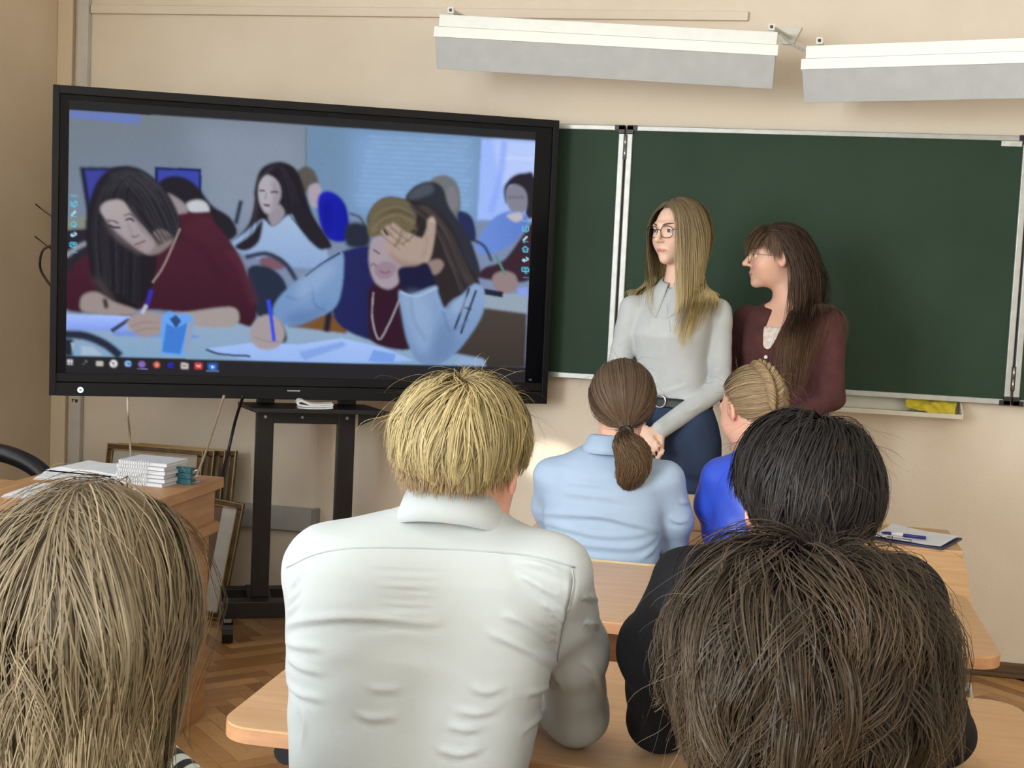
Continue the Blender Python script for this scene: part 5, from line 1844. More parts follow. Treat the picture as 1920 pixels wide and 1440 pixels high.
M_SHIRT_P = mat('light_blue_shirt', (160, 182, 208), 0.7, noise=0.03, nscale=10, bump=0.1, bscale=500)
yp = 3.45
f = Figure(at_y(1130, 1000, yp)[:2], 0.0)
LP = [lev(f, 1200, 1030, 1240, yp - 0.01, 0.115), lev(f, 1100, 1030, 1232, yp - 0.01, 0.10), lev(f, 1040, 1026, 1236, yp, 0.098), lev(f, 990, 1022, 1240, yp + 0.005, 0.10), lev(f, 940, 1020, 1248, yp + 0.01, 0.102), lev(f, 905, 1022, 1254, yp + 0.015, 0.10),
      lev(f, 878, 1032, 1252, yp + 0.02, 0.092), lev(f, 860, 1052, 1236, yp + 0.025, 0.08), lev(f, 845, 1080, 1208, yp + 0.03, 0.068), lev(f, 828, 1112, 1178, yp + 0.03, 0.055)]
hdP = Head(f.px(1166, 756, yp + 0.04), rotm(0.14, -0.06, -0.02), 0.98, 0.88)
shR, shL = f.px(1248, 898, yp + 0.015), f.px(1034, 892, yp + 0.015)
elR, elL = f.px(1262, 1036, yp + 0.10), f.px(1040, 1010, yp + 0.13)
wrR, wrL = elR + (-0.14, 0.22, 0.04), elL + (0.15, 0.22, 0.0)
S = Solid().slices(LP, 0.02)
S.chain([shR, (shR + elR) / 2 + (0.016, -0.01, 0), elR], [0.050, 0.043, 0.038], 0.03).chain([elR, wrR], [0.037, 0.03], 0.02)
S.chain([shL, (shL + elL) / 2 + (-0.012, 0, 0), elL], [0.048, 0.040, 0.038], 0.03).chain([elL, wrL], [0.037, 0.03], 0.02)
S.disp = wrinkle_noise(4, [(0.1, 0, 1), (0.3, 0, 1)], 0.0022, 65, 6)
S.cut(f.px(1150, 838, yp + 0.03), (0, -0.2, 1))
Fd0, ax0 = S.field(0.0062)
F0 = Field(Fd0, ax0)
lines = [([(1014, 962), (1060, 964), (1130, 968), (1180, 980), (1236, 994)], 0.008, 0.008), ([(1018, 978), (1060, 990), (1120, 1004), (1180, 1004), (1236, 996)], 0.006, 0.008), ([(1016, 996), (1050, 1012), (1110, 1022), (1190, 1026), (1236, 1004)], 0.006, 0.009),
         ([(1054, 922), (1100, 928), (1180, 938)], 0.004, 0.008), ([(1060, 902), (1110, 908), (1150, 912)], 0.004, 0.008), ([(1200, 1048), (1222, 1032), (1238, 1010)], 0.005, 0.008),
         ([(1275, 940), (1285, 942), (1296, 943)], 0.006, 0.006), ([(1256, 968), (1270, 978), (1292, 976)], 0.006, 0.006)]
folds = fold_lines(f, F0, lines, yp)
B = f.body
B.slices(grow(LP, -0.012), 0.02)
for a, b, c in ((shR, elR, wrR), (shL, elL, wrL)):
    B.chain([a, b], [0.036, 0.029], 0.03).chain([b, c], [0.029, 0.022], 0.02)
hand(B, wrR, (-0.6, 0.7, 0.05), (0, 0, -1), 1, 0.9)
hand(B, wrL, (0.6, 0.7, 0.05), (0, 0, -1), -1, 0.9)
B.chain([f.px(1155, 850, yp + 0.03), hdP.w((0, -0.02, -0.04))], [0.052, 0.047], 0.02)
hdP.add(B)
hip = np.array([float(LP[0][1]), float(LP[0][2]), 0.51])
seated_legs(B, hip, 0.40, 0.36)
f.finish('person seated at the front desk, low brown ponytail, light blue shirt', hdP, (222, 176, 152), 0.011, 0.0058)
f.garment('shirt', F0, M_SHIRT_P, 0.0055, folds)
collar(f.root, f.px(1148, 846, yp + 0.03), 0.054, 0.054, -0.004, 0.040, 0.030, M_SHIRT_P, 0.4, tilt=-0.10)
Tz = Solid()
seated_legs(Tz, hip, 0.40, 0.36, 0.084)
Tz.slices(grow(LP[:2], 0.006), 0.03).cut((0, 0, 0.64), (0, 0, 1)).cut((0, 0, 0.1), (0, 0, -1))
f.garment('trousers', Tz, M_DARKT, 0.012)
rng = np.random.default_rng(45)
tie = hdP.w((0.010, -0.112, -0.070))
Tl = hdP.R.T @ (tie - hdP.c) / hdP.sc - HEAD_C
Td = Tl / HEAD_R
Td /= np.linalg.norm(Td)
n = 3600
D = scalp_dirs(n, lambda D: hairline(D, 0.05), rng)
n1, n2 = 11, 10
A1 = slerp_paths(hdP, D, np.tile(Td, (n, 1)), n1, 0.006, 0.015, rng, 0.04)
tailc = np.array(bez([tie, tie + (0.004, -0.022, -0.030), f.px(1190, 858, yp - 0.085), f.px(1183, 888, yp - 0.082), f.px(1176, 908, yp - 0.080)], 4))
tailc = np.array([tailc[int(round(q))] for q in np.linspace(0, len(tailc) - 1, n2 + 1)])
rad = np.array([0.011, 0.020, 0.031, 0.040, 0.046, 0.048, 0.047, 0.043, 0.037, 0.028, 0.017])
disc = norm(rng.normal(size=(n, 3))) * (rng.uniform(0, 1, (n, 1)) ** 0.4)
disc[:, 1] *= 0.75
A2 = tailc[None] + disc[:, None, :] * rad[None, :, None]
A2[:, 1:] += rng.normal(0, 0.0015, A2[:, 1:].shape)
A1[:, -1] = A2[:, 0]
Pp = np.concatenate([A1, A2[:, 1:]], 1)
H1 = ribbons(Pp, rng.uniform(0.0011, 0.0022, n), 0.28, hdP.w(HEAD_C), (90, 74, 60), (100, 78, 56), rng, 0.12, 1.0, taper=0.4)
cap = cap_mesh(hdP, 0.0012, lambda D: hairline(D, 0.08), (76, 60, 48))
P3, _ = sim_hair(hdP, 45, 12, lambda D, r: r.uniform(0.04, 0.08, len(D)), lambda D, r: norm(np.tile(Td, (len(D), 1)) - D), lambda D: hairline(D), rng, lift=0.3, stiff=0.9, grav=0.08, flow_w=0.4, curl=0.2, off=(0.014, 0.022))
H3 = ribbons(P3, 0.0005, 0.5, hdP.w(HEAD_C), (96, 78, 60), (110, 88, 66), rng, 0.2)
hr = hair_object('hair', [cap, H1, H3], M_HAIR, f.root)
ring = [tailc[0] + (0.013 * math.cos(t), -0.004 + 0.006 * math.sin(t), 0.011 * math.sin(t)) for t in np.linspace(0, 2 * math.pi, 17)[:-1]]
MB().tube(ring, 0.0075, 8, closed=True).build('hair_tie', M_BLACK, hr, smooth=True)
hdP.eyes(f.root)
school_chair(float(f.loc[0]), 3.345, 0.0, float(at_y(1150, 1050, 3.35)[2]), 'pale plywood chair behind the girl in light blue')

# ============ girl in royal blue with a braid
M_TOP_U = mat('royal_blue_blouse', (52, 84, 208), 0.42, noise=0.08, nscale=12, spec=0.5)
yu = 3.52
f = Figure(at_y(1430, 1000, yu)[:2], 0.12)
LU = [lev(f, 1200, 1340, 1530, yu - 0.01, 0.115), lev(f, 1100, 1342, 1522, yu - 0.01, 0.10), lev(f, 1010, 1336, 1530, yu, 0.10), lev(f, 950, 1334, 1538, yu + 0.005, 0.10), lev(f, 905, 1336, 1538, yu + 0.01, 0.098),
      lev(f, 880, 1346, 1530, yu + 0.015, 0.09), lev(f, 862, 1362, 1510, yu + 0.02, 0.078), lev(f, 846, 1382, 1482, yu + 0.025, 0.066), lev(f, 832, 1402, 1462, yu + 0.025, 0.054)]
hdU = Head(f.px(1408, 768, yu + 0.05), rotm(0.72 - 0.12, -0.30, 0.04), 0.97)
shL, shR = f.px(1350, 892, yu + 0.01), f.px(1525, 900, yu + 0.01)
elL, elR = f.px(1345, 1000, yu + 0.10), f.px(1540, 1010, yu + 0.12)
wrL, wrR = elL + (0.14, 0.2, 0.03), elR + (-0.16, 0.2, 0.02)
S = Solid().slices(LU, 0.02)
for a, b, c in ((shL, elL, wrL), (shR, elR, wrR)):
    S.chain([a, (a + b) / 2 + ((-0.012 if a is shL else 0.01), -0.005, 0), b], [0.048, 0.046, 0.042], 0.03).chain([b, c], [0.040, 0.03], 0.02)
S.disp = wrinkle_noise(21, [(0.6, 0, 1), (1, 0, 0.3)], 0.006, 55, 6)
S.cut(f.px(1420, 836, yu + 0.03), (0.15, -0.2, 1))
B = f.body
B.slices(grow(LU, -0.014), 0.02)
for a, b, c in ((shL, elL, wrL), (shR, elR, wrR)):
    B.chain([a, b], [0.036, 0.029], 0.03).chain([b, c], [0.029, 0.022], 0.02)
hand(B, wrR, (-0.6, 0.7, 0.05), (0, 0, -1), 1, 0.9)
hand(B, wrL, (0.6, 0.7, 0.05), (0, 0, -1), -1, 0.9)
B.chain([f.px(1425, 862, yu + 0.02), hdU.w((0, -0.03, -0.045))], [0.052, 0.047], 0.02)
hdU.add(B)
hip = np.array([float(LU[0][1]), float(LU[0][2]), 0.51])
seated_legs(B, hip, 0.40, 0.36)
f.finish('person seated at the front desk, braided fair hair, royal blue blouse', hdU, (226, 176, 152), 0.011, 0.005)
f.garment('blouse', S, M_TOP_U, 0.006)
Tz = Solid()
seated_legs(Tz, hip, 0.40, 0.36, 0.084)
Tz.slices(grow(LU[:2], 0.006), 0.03).cut((0, 0, 0.64), (0, 0, 1)).cut((0, 0, 0.1), (0, 0, -1))
f.garment('trousers', Tz, M_DARKT, 0.012)
rng = np.random.default_rng(55)
n = 4200
D = scalp_dirs(n, lambda D: hairline(D, 0.30), rng)
tt = np.clip((0.95 - D[:, 2]) / 1.5 + 0.10 + rng.normal(0, 0.05, n), 0, 1)
br_a = 0.45 + 1.55 * np.linspace(0, 1, 40)
brd = np.stack([-0.14 + 0 * br_a, -np.sin(br_a), np.cos(br_a)], 1)           # braid line over the back of the head
brd = norm(brd)
T = brd[np.clip((tt * 39).astype(int), 0, 39)]
A1 = slerp_paths(hdU, D, T, 12, 0.004, 0.009, rng, 0.03)
H1 = ribbons(A1, rng.uniform(0.0012, 0.0022, n), 0.35, hdU.w(HEAD_C), (140, 120, 92), (150, 128, 98), rng, 0.16, 1.0, taper=0.3)
cap = cap_mesh(hdU, 0.0012, lambda D: hairline(D, 0.30), (116, 98, 74))
P3, _ = sim_hair(hdU, 60, 10, lambda D, r: r.uniform(0.03, 0.07, len(D)), lambda D, r: norm(np.array([0, -1, -0.3]) + 0 * D), lambda D: hairline(D), rng, lift=0.3, stiff=0.9, grav=0.08, flow_w=0.4, curl=0.2, off=(0.012, 0.02))
H3 = ribbons(P3, 0.0007, 0.5, hdU.w(HEAD_C), (150, 130, 100), (170, 148, 116), rng, 0.2)
hr = hair_object('hair', [cap, H1, H3], M_HAIR, f.root)
bp_, bq_, bc_ = [], [], []
kk = 0
for i in range(10):
    for sd in (-1, 1):
        t = (i + (0.5 if sd > 0 else 0)) / 10.0
        a = 0.42 + 1.60 * t
        d0 = norm(np.array([-0.14, -math.sin(a), math.cos(a)]))
        tg = norm(np.array([0.0, -math.cos(a), -math.sin(a)]))
        nn = norm(d0 / HEAD_R)
        lt = np.cross(tg, nn)
        wdt = 0.013 + 0.004 * math.sin(t * 3.14)
        m_ = 60
        # each lobe: a lock of strands bulging outward, running from the side into the middle
        u = np.linspace(0, 1, 8)[None, :, None]
        ro = rng.uniform(-1, 1, (m_, 1, 1))
        rr = rng.uniform(0.3, 1, (m_, 1, 1))
        base = HEAD_C + d0 * (HEAD_R + 0.008)
        pth = base + lt * sd * wdt * 1.7 * (1 - u) + tg * (0.022 * u - 0.011) + nn * (0.013 * np.sin(u * 3.14)) * rr + (tg * ro * 0.0085 + nn * (1 - ro ** 2) * 0.004) * np.sin(0.35 + u * 2.3)
        Pb = hdU.c + (pth * hdU.sc) @ hdU.R.T
        v, q, c = ribbons(Pb, 0.0022, 0.4, hdU.w(base - nn * 0.02), (150, 128, 96), (158, 136, 104), rng, 0.14, taper=0.2)
        bp_.append(v)
        bq_.append(q + kk)
        bc_.append(c)
        kk += len(v)
obj('braid', np_mesh('braid', np.concatenate(bp_), np.concatenate(bq_), True, np.concatenate(bc_)), M_HAIR, hr)
hdU.eyes(f.root)
school_chair(float(f.loc[0]) + 0.02, 3.40, 0.1, 0.70, 'pale plywood chair behind the girl in royal blue')


# ============ standing girls in front of the chalkboard
def standing_legs(S, hipz, cx, cy, w, rt, rk, ra, foot=True, spread=0.0):
    for s in (-1, 1):
        h_ = np.array([cx + s * w, cy, hipz])
        k_ = np.array([cx + s * (w + spread), cy + 0.01, 0.48])
        a_ = np.array([cx + s * (w + spread), cy - 0.015, 0.085])
        S.chain([h_, k_, a_], [rt, rk, ra], 0.025)
        if foot:
            S.cone(a_ + (0, -0.02, -0.045), a_ + (s * 0.02, 0.15, -0.058), 0.036, 0.028, 0.02)


def glasses(head, parent, m, rim=0.0011, w=0.0245, h=0.0205, name='glasses'):
    g = empty('glasses')
    COL.objects.unlink(g)
    mb = MB()
    for x in (-1, 1):
        c = np.array((x * 0.0325, 0.098, -0.002))
        pts = []
        for t in np.linspace(0, 2 * math.pi, 25)[:-1]:
            ct, st_ = math.cos(t), math.sin(t)
            e = (abs(ct) ** 2.6 + abs(st_) ** 2.6) ** (-1 / 2.6)
            pts.append(head.w(c + (w * ct * e, -0.006 * (ct * x * e > 0) * abs(ct), h * st_ * e)))
        mb.tube(pts, rim, 6, closed=True)
        mb.tube([head.w(c + (x * w, -0.005, 0.008)), head.w((x * 0.072, 0.078, 0.006)), head.w((x * 0.0765, 0.02, 0.004)), head.w((x * 0.078, -0.02, -0.006))], rim, 6)
    mb.tube([head.w((-0.009, 0.099, 0.004)), head.w((0, 0.101, 0.006)), head.w((0.009, 0.099, 0.004))], rim, 6)
    return mb.build(name, m, parent, smooth=True)


ya = 4.52
RZA = math.pi - 0.36
f = Figure(at_y(1264, 700, ya)[:2], RZA)
c_sh, c_ch, c_wa, c_hp = f.px(1268, 560, ya), f.px(1264, 640, ya), f.px(1262, 745, ya), f.px(1263, 800, ya)
zA = lambda v: float(at_y(1264, v, ya)[2])
LA = [(zA(880), c_hp[0], -0.005, 0.150, 0.105, 0), (zA(820), c_hp[0], -0.005, 0.158, 0.108, 0), (zA(790), c_hp[0], 0, 0.146, 0.100, 0), (zA(745), c_wa[0], 0.0, 0.116, 0.084, 0), (zA(715), c_wa[0], 0.005, 0.114, 0.088, 0), (zA(670), c_ch[0], 0.012, 0.120, 0.098, 0), (zA(630), c_ch[0], 0.020, 0.130, 0.112, 0),
      (zA(600), c_sh[0], 0.012, 0.138, 0.104, 0), (zA(578), c_sh[0], 0.004, 0.146, 0.086, 0), (zA(562), c_sh[0], 0.0, 0.140, 0.074, 0), (zA(549), c_sh[0], -0.005, 0.108, 0.064, 0), (zA(537), c_sh[0], -0.008, 0.066, 0.056, 0), (zA(524), c_sh[0], -0.008, 0.05, 0.05, 0)]
hdA = Head(f.px(1270, 434, ya + 0.0), rotm(-0.26, -0.05, 0.02), 0.96)
# her right arm is on the picture's left
shR, shL = f.px(1188, 580, ya), f.px(1346, 586, ya)
elR, elL = f.px(1158, 692, ya - 0.02), f.px(1350, 726, ya - 0.01)
wrR, wrL = f.px(1196, 800, ya - 0.16), f.px(1238, 806, ya - 0.17)
M_KNIT_A = mat('light_grey_knit', (188, 193, 195), 0.85, noise=0.03, nscale=20, bump=0.12, bscale=500)
M_DENIM = mat('blue_denim', (40, 60, 92), 0.8, color2=(34, 50, 78), nscale=14, bump=0.15, bscale=400)
S = Solid().slices([l for l in LA], 0.02)
S.chain([shR, elR, wrR], [0.048, 0.037, 0.028], 0.014)
S.chain([shL, elL], [0.048, 0.038], 0.014).chain([elL, wrL], [0.038, 0.030], 0.010)
S.disp = wrinkle_noise(31, [(0.2, 0.2, 1), (1, 0, 0.7), (0.6, 0, 1)], 0.002, 60, 6)
S.cut((0, 0, zA(748)), (0, 0, -1)) if False else None
S.cut((0, 0, zA(531)), (0, 0.35, 1))
Fd0, ax0 = S.field(0.0055)
FA_full = Field(Fd0, ax0)
lines = [([(1290, 722), (1262, 730), (1236, 738)], 0.003, 0.007), ([(1352, 690), (1340, 702), (1324, 714)], 0.005, 0.007), ([(1347, 714), (1332, 720), (1318, 722)], 0.005, 0.006), ([(1318, 760), (1296, 768), (1270, 772)], 0.004, 0.006),
         ([(1250, 786), (1240, 796), (1232, 808)], 0.005, 0.005), ([(1212, 690), (1208, 710), (1216, 730)], 0.003, 0.008), ([(1240, 590), (1250, 615), (1256, 640)], 0.002, 0.006), ([(1160, 640), (1172, 650), (1180, 652)], 0.003, 0.006)]
folds = fold_lines(f, FA_full, lines, ya)
B = f.body
B.slices(grow(LA, -0.014), 0.02)
B.chain([shR, elR, wrR], [0.037, 0.029, 0.022], 0.03).chain([shL, elL, wrL], [0.037, 0.029, 0.022], 0.03)
wdir = norm(wrL - elL)
hand(B, wrL, wdir + (0, 0, -0.2), (0, -1, 0.1), 1, 0.92, 0.6)
hand(B, wrR, norm(wrR - elR) + (-0.25, 0.1, 0), (0, -1, 0), -1, 0.92, 0.6)
B.chain([np.array([c_sh[0], -0.01, zA(545)]), hdA.w((0, -0.028, -0.05))], [0.050, 0.043], 0.02)
hdA.add(B)
standing_legs(B, zA(850), c_hp[0], -0.005, 0.078, 0.075, 0.052, 0.036)
f.finish('person standing at the chalkboard, long ombre blonde hair, glasses, pale grey polo knit, jeans', hdA, (232, 194, 172), 0.014, 0.0037)
# the knit covers arms and torso; its lower edge is tucked into the jeans
Sk = Solid()
Sk.p, Sk.disp, Sk.cuts = list(S.p), S.disp, list(S.cuts)
Sk.p[0] = ('slc', np.array([l for l in LA if l[0] >= zA(760)]), 0.02, 2.4)
knit, FA = f.garment('polo_knit', Sk, M_KNIT_A, 0.0055, folds)
cA_ = np.array([c_sh[0], -0.004, zA(534)])
laid_collar(f.root, FA, cA_, 0.052, lambda t: 0.098 + 0.022 * max(0, math.sin(t)) ** 3, M_KNIT_A, 0.004, 0.16)
MB().tube([fold_lines(f, FA, [([(1250, 572), (1252, 590), (1255, 606), (1257, 622)], 0, 0)], ya)[0][0][i] for i in range(19)], 0.0018, 6).build('placket', mat('knit_shadow', (186, 188, 188), 0.85, noise=0.04), knit, smooth=True)
J = Solid().slices(grow([l for l in LA if l[0] <= zA(744)], 0.006), 0.02)
standing_legs(J, zA(850), c_hp[0], -0.005, 0.078, 0.084, 0.066, 0.055, False)
J.cut((0, 0, zA(750)), (0, 0, 1)).cut((0, 0, 0.06), (0, 0, -1))
J.disp = wrinkle_noise(33, [(0.2, 0, 1), (1, 0, 0.5)], 0.003, 50, 5)
jeans, FJ = f.garment('jeans', J, M_DENIM, 0.009)
blt = Solid().slices(grow([l for l in LA if zA(800) < l[0] < zA(700)], 0.010), 0.0)
blt.cut((0, 0, zA(743)), (0, 0, 1)).cut((0, 0, zA(762)), (0, 0, -1))
belt, FBt = f.garment('belt', blt, mat('black_leather', (24, 24, 28), 0.5, noise=0.2), 0.005)
bk = fold_lines(f, FBt, [([(1238, 752), (1239, 752), (1240, 752), (1241, 753)], 0, 0)], ya)
if bk:
    pc = bk[0][0][0]
    tv_ = norm(np.cross((0, 0, 1.0), norm(np.array([pc[0] - c_wa[0], pc[1], 0]))))
    nrm_ = np.cross(tv_, (0, 0, 1.0))
    MB().tube([pc + nrm_ * 0.004 * np.sign(nrm_ @ (pc - (c_wa[0], 0, pc[2]))) + tv_ * 0.021 * math.cos(t) + np.array((0, 0, 0.021 * math.sin(t))) for t in np.linspace(0, 2 * math.pi, 25)[:-1]], 0.0032, 8, closed=True).build('buckle', M_STEEL, belt, smooth=True)
rng = np.random.default_rng(65)


def long_flow(x0, side=0.75, back=0.3, fwd=0.0):
    def fn(D, r):
        s = np.tanh((D[:, 0] - x0) / 0.05)
        top = np.clip(D[:, 2], 0, 1)
        fr = (D[:, 1] > 0.2).astype(float)
        return norm(np.stack([s * side * (0.15 + top), -back * (0.4 + fr * top) + fwd, -0.5 * np.ones(len(D))], 1))
    return fn


cap = cap_mesh(hdA, 0.0012, lambda D: hairline(D, 0.15), (98, 80, 56))
maskA = lambda D: hairline(D) & (D[:, 2] > -0.45)
P1, D1 = sim_hair(hdA, 5200, 19, lambda D, r: (0.40 + 0.06 * np.clip(D[:, 2], -0.5, 1) + 0.06 * (D[:, 1] > 0)) * r.uniform(0.75, 1.05, len(D)), long_flow(0.16, 0.9, 0.22), maskA, rng, lift=0.08, stiff=0.70, grav=0.38, flow_w=0.55, flow_steps=0.22, curl=0.05, curl_f=1.0,
                  clumps=130, clump=0.6, fields=(FA,), fmargin=0.006, rand=0.03, gather=(0.16, hdA.c[2] - 0.02, hdA.c[:2] + (0.0, 0.03), (0.105, 0.11)), offset_fn=lambda D, r: 0.005 + 0.009 * np.clip(D[:, 2] + 0.3, 0, 1) + r.uniform(0, 0.008, len(D)))
kp = drop_strands(hdA, P1, lambda x, y, z: (np.abs(x + 0.004) < 0.047) & (y > 0.055) & (z < 0.062) & (z > -0.125))
P1 = P1[kp]
H1 = ribbons(P1, rng.uniform(0.0012, 0.0023, len(P1)), 0.25, hdA.w(HEAD_C), (116, 100, 76), (214, 192, 138), rng, 0.10, 1.5)
hair_object('hair', [cap, H1], M_HAIR, f.root)
hdA.eyes(f.root, (96, 110, 110), (104, 82, 60), (0.0, 1, -0.05))
glasses(hdA, f.root, mat('black_wire', (26, 24, 26), 0.35, noise=0.1), 0.0013)

# ---- the second standing girl
ym = 4.62
RZM = math.pi - 0.50
f = Figure(at_y(1470, 700, ym)[:2], RZM)
zM = lambda v: float(at_y(1470, v, ym)[2])
cx_ = lambda u, v: float(f.px(u, v, ym)[0])
LM = [(zM(880), 0, -0.005, 0.150, 0.108, 0), (zM(810), 0, 0, 0.152, 0.108, 0), (zM(740), 0, 0.0, 0.128, 0.096, 0), (zM(690), 0, 0.01, 0.135, 0.108, 0), (zM(650), 0, 0.014, 0.142, 0.116, 0), (zM(620), 0, 0.008, 0.150, 0.108, 0),
      (zM(600), 0, 0.0, 0.152, 0.090, 0), (zM(586), 0, -0.005, 0.138, 0.076, 0), (zM(574), 0, -0.008, 0.105, 0.066, 0), (zM(562), 0, -0.010, 0.064, 0.054, 0), (zM(552), 0, -0.010, 0.05, 0.048, 0)]
hdM = Head(f.px(1455, 482, ym), rotm(-0.94, 0.0, 0.0), 0.95, 1.08)
shR, shL = np.array([0.155, 0.0, zM(604)]), np.array([-0.155, 0.0, zM(604)])
elR, elL = np.array([0.20, 0.02, zM(735)]), np.array([-0.19, 0.02, zM(735)])
wrR, wrL = np.array([0.06, 0.20, zM(800)]), np.array([-0.06, 0.20, zM(806)])
M_CARD = mat('maroon_cardigan', (84, 46, 44), 0.9, color2=(72, 38, 38), nscale=30, bump=0.2, bscale=350)
S = Solid().slices(LM, 0.02)
S.chain([shR, elR], [0.050, 0.042], 0.03).chain([elR, wrR], [0.040, 0.030], 0.02).chain([shL, elL], [0.050, 0.042], 0.03).chain([elL, wrL], [0.040, 0.030], 0.02)
S.disp = wrinkle_noise(41, [(0.2, 0.2, 1), (1, 0, 0.6)], 0.0035, 55, 5)
S.cut((0, 0, zM(566)), (0, 0.5, 1))
S.cut((0, 0, zM(860)), (0, 0, -1))
# V-neck opening at the front
S.p.append(('cone', np.array([0.0, 0.080, zM(556)]), np.array([0.0, 0.145, zM(660)]), 0.060, 0.012, 0.006, 1.0, None, True))
B = f.body
B.slices(grow(LM, -0.012), 0.02)
B.chain([shR, elR, wrR], [0.037, 0.029, 0.022], 0.03).chain([shL, elL, wrL], [0.037, 0.029, 0.022], 0.03)
hand(B, wrR, norm(wrR - elR) + (-0.3, 0, -0.3), (0, -1, 0), -1, 0.9, 0.6)
hand(B, wrL, norm(wrL - elL) + (0.3, 0, -0.3), (0, -1, 0), 1, 0.9, 0.6)
B.chain([np.array([0, -0.012, zM(580)]), hdM.w((0, -0.028, -0.05))], [0.050, 0.043], 0.02)
hdM.add(B)
standing_legs(B, zM(860), 0, -0.005, 0.078, 0.075, 0.052, 0.036)
f.finish('person standing at the chalkboard in profile, very long dark brown hair, maroon cardigan', hdM, (226, 180, 156), 0.014, 0.0037)
card, FM = f.garment('cardigan', S, M_CARD, 0.0065)
In = Solid().slices(grow([l for l in LM if l[0] <= zM(600)], -0.006), 0.02)
In.cut((0, 0, zM(612)), (0, 0.0, 1)).cut((0, 0, zM(700)), (0, 0, -1))
f.garment('lace_top', In, mat('white_lace', (232, 224, 214), 0.8, color2=(206, 190, 178), nscale=90, bump=0.5, bscale=140), 0.006)
bt = MB()
for k in range(4):
    zb = zM(668 + 22 * k)
    bt.tube([(0.0, 0.128 - 0.004 * k, zb), (0.0, 0.134 - 0.004 * k, zb)], 0.006, 10)
bt.build('buttons', M_PLASTW, card)
J = Solid().slices(grow([l for l in LM if l[0] <= zM(800)], -0.004), 0.02)
standing_legs(J, zM(860), 0, -0.005, 0.078, 0.084, 0.066, 0.055, False)
J.cut((0, 0, 0.06), (0, 0, -1))
f.garment('trousers', J, M_DARKT, 0.009)
rng = np.random.default_rng(75)
cap = cap_mesh(hdM, 0.0012, lambda D: hairline(D, 0.15), (48, 36, 30))


def flowM(D, r):
    s = np.tanh((D[:, 0] - 0.0) / 0.06)
    top = np.clip(D[:, 2], 0, 1)
    return norm(np.stack([s * 0.45 * (0.2 + top), -1.0 - 0.3 * top, -0.35 * np.ones(len(D))], 1))


maskM = lambda D: hairline(D) & (D[:, 2] > -0.45) & ~((D[:, 1] > 0.12) & (D[:, 2] < 0.30))
P1, D1 = sim_hair(hdM, 4300, 19, lambda D, r: (0.60 + 0.08 * np.clip(D[:, 2], -0.5, 1)) * r.uniform(0.7, 1.05, len(D)), flowM, maskM, rng, lift=0.08, stiff=0.72, grav=0.34, flow_w=0.75, flow_steps=0.24, curl=0.08, curl_f=1.6,
                  clumps=120, clump=0.6, fields=(FM,), fmargin=0.006, rand=0.03, gather=(0.05, hdM.c[2] - 0.04, hdM.c[:2] + (-0.02, -0.02), (0.115, 0.10)), offset_fn=lambda D, r: 0.005 + 0.010 * np.clip(D[:, 2] + 0.3, 0, 1) + r.uniform(0, 0.008, len(D)))
kp = drop_strands(hdM, P1, lambda x, y, z: (y > -0.012) & (z < 0.012) & (z > -0.12))
P1 = P1[kp]
# side hair swept from the fringe back over the top of the ear
mS = lambda D: (D[:, 1] > -0.05) & (D[:, 2] > 0.18) & (np.abs(D[:, 0]) > 0.2) & (D[:, 2] > np.interp(D[:, 1], HL_Y, HL_Z) - 0.14)
PS, _ = sim_hair(hdM, 1500, 14, lambda D, r: r.uniform(0.08, 0.16, len(D)), lambda D, r: norm(np.stack([0 * D[:, 0], -1.0 + 0 * D[:, 0], -0.10 - 0.25 * np.clip(D[:, 1], 0, 1)], 1)), mS, rng, lift=0.06, stiff=0.75, grav=0.03, flow_w=0.6, flow_steps=0.7, curl=0.05,
                 clumps=40, clump=0.5, off=(0.004, 0.012), hug=0.1)
PS = PS[drop_strands(hdM, PS, lambda x, y, z: (y > -0.012) & (z < -0.004))]
HS = ribbons(PS, 0.0016, 0.25, hdM.w(HEAD_C), (62, 48, 40), (84, 66, 52), rng, 0.12)
H1 = ribbons(P1, rng.uniform(0.0012, 0.0023, len(P1)), 0.25, hdM.w(HEAD_C), (60, 47, 40), (108, 86, 66), rng, 0.12, 1.6)
# fringe over the forehead and a lock swept past the temple
mF = lambda D: (D[:, 1] > 0.40) & (D[:, 2] > 0.55) & hairline(D)
P2, _ = sim_hair(hdM, 900, 12, lambda D, r: r.uniform(0.065, 0.10, len(D)), lambda D, r: norm(np.stack([D[:, 0] * 0.6, 1.0 + 0 * D[:, 0], -0.25 + 0 * D[:, 0]], 1)), mF, rng, lift=0.22, stiff=0.80, grav=0.16, flow_w=0.4, flow_steps=0.5, curl=0.08,
                 clumps=40, clump=0.5, off=(0.010, 0.020))
mT = lambda D: (D[:, 1] > 0.10) & (D[:, 1] < 0.80) & (D[:, 2] > 0.30) & (D[:, 2] < 0.75) & (np.abs(D[:, 0]) > 0.22) & hairline(D)
PT, _ = sim_hair(hdM, 900, 12, lambda D, r: r.uniform(0.045, 0.085, len(D)), lambda D, r: norm(np.stack([0.4 * D[:, 0], -0.25 + 0 * D[:, 0], -1.0 + 0 * D[:, 0]], 1)), mT, rng, lift=0.12, stiff=0.8, grav=0.10, flow_w=0.4, flow_steps=0.6, curl=0.10,
                 clumps=36, clump=0.5, off=(0.005, 0.012))
HT = ribbons(PT, 0.0014, 0.3, hdM.w(HEAD_C), (70, 54, 44), (116, 94, 74), rng, 0.14)
H2 = ribbons(P2, 0.0016, 0.35, hdM.w(HEAD_C), (66, 50, 40), (112, 90, 68), rng, 0.18)
hair_object('hair', [cap, H1, H2, HS, HT], M_HAIR, f.root)
hdM.eyes(f.root, (70, 60, 50), (70, 52, 42))
glasses(hdM, f.root, mat('thin_wire', (120, 90, 80), 0.3, 0.6, noise=0.1), 0.0008)
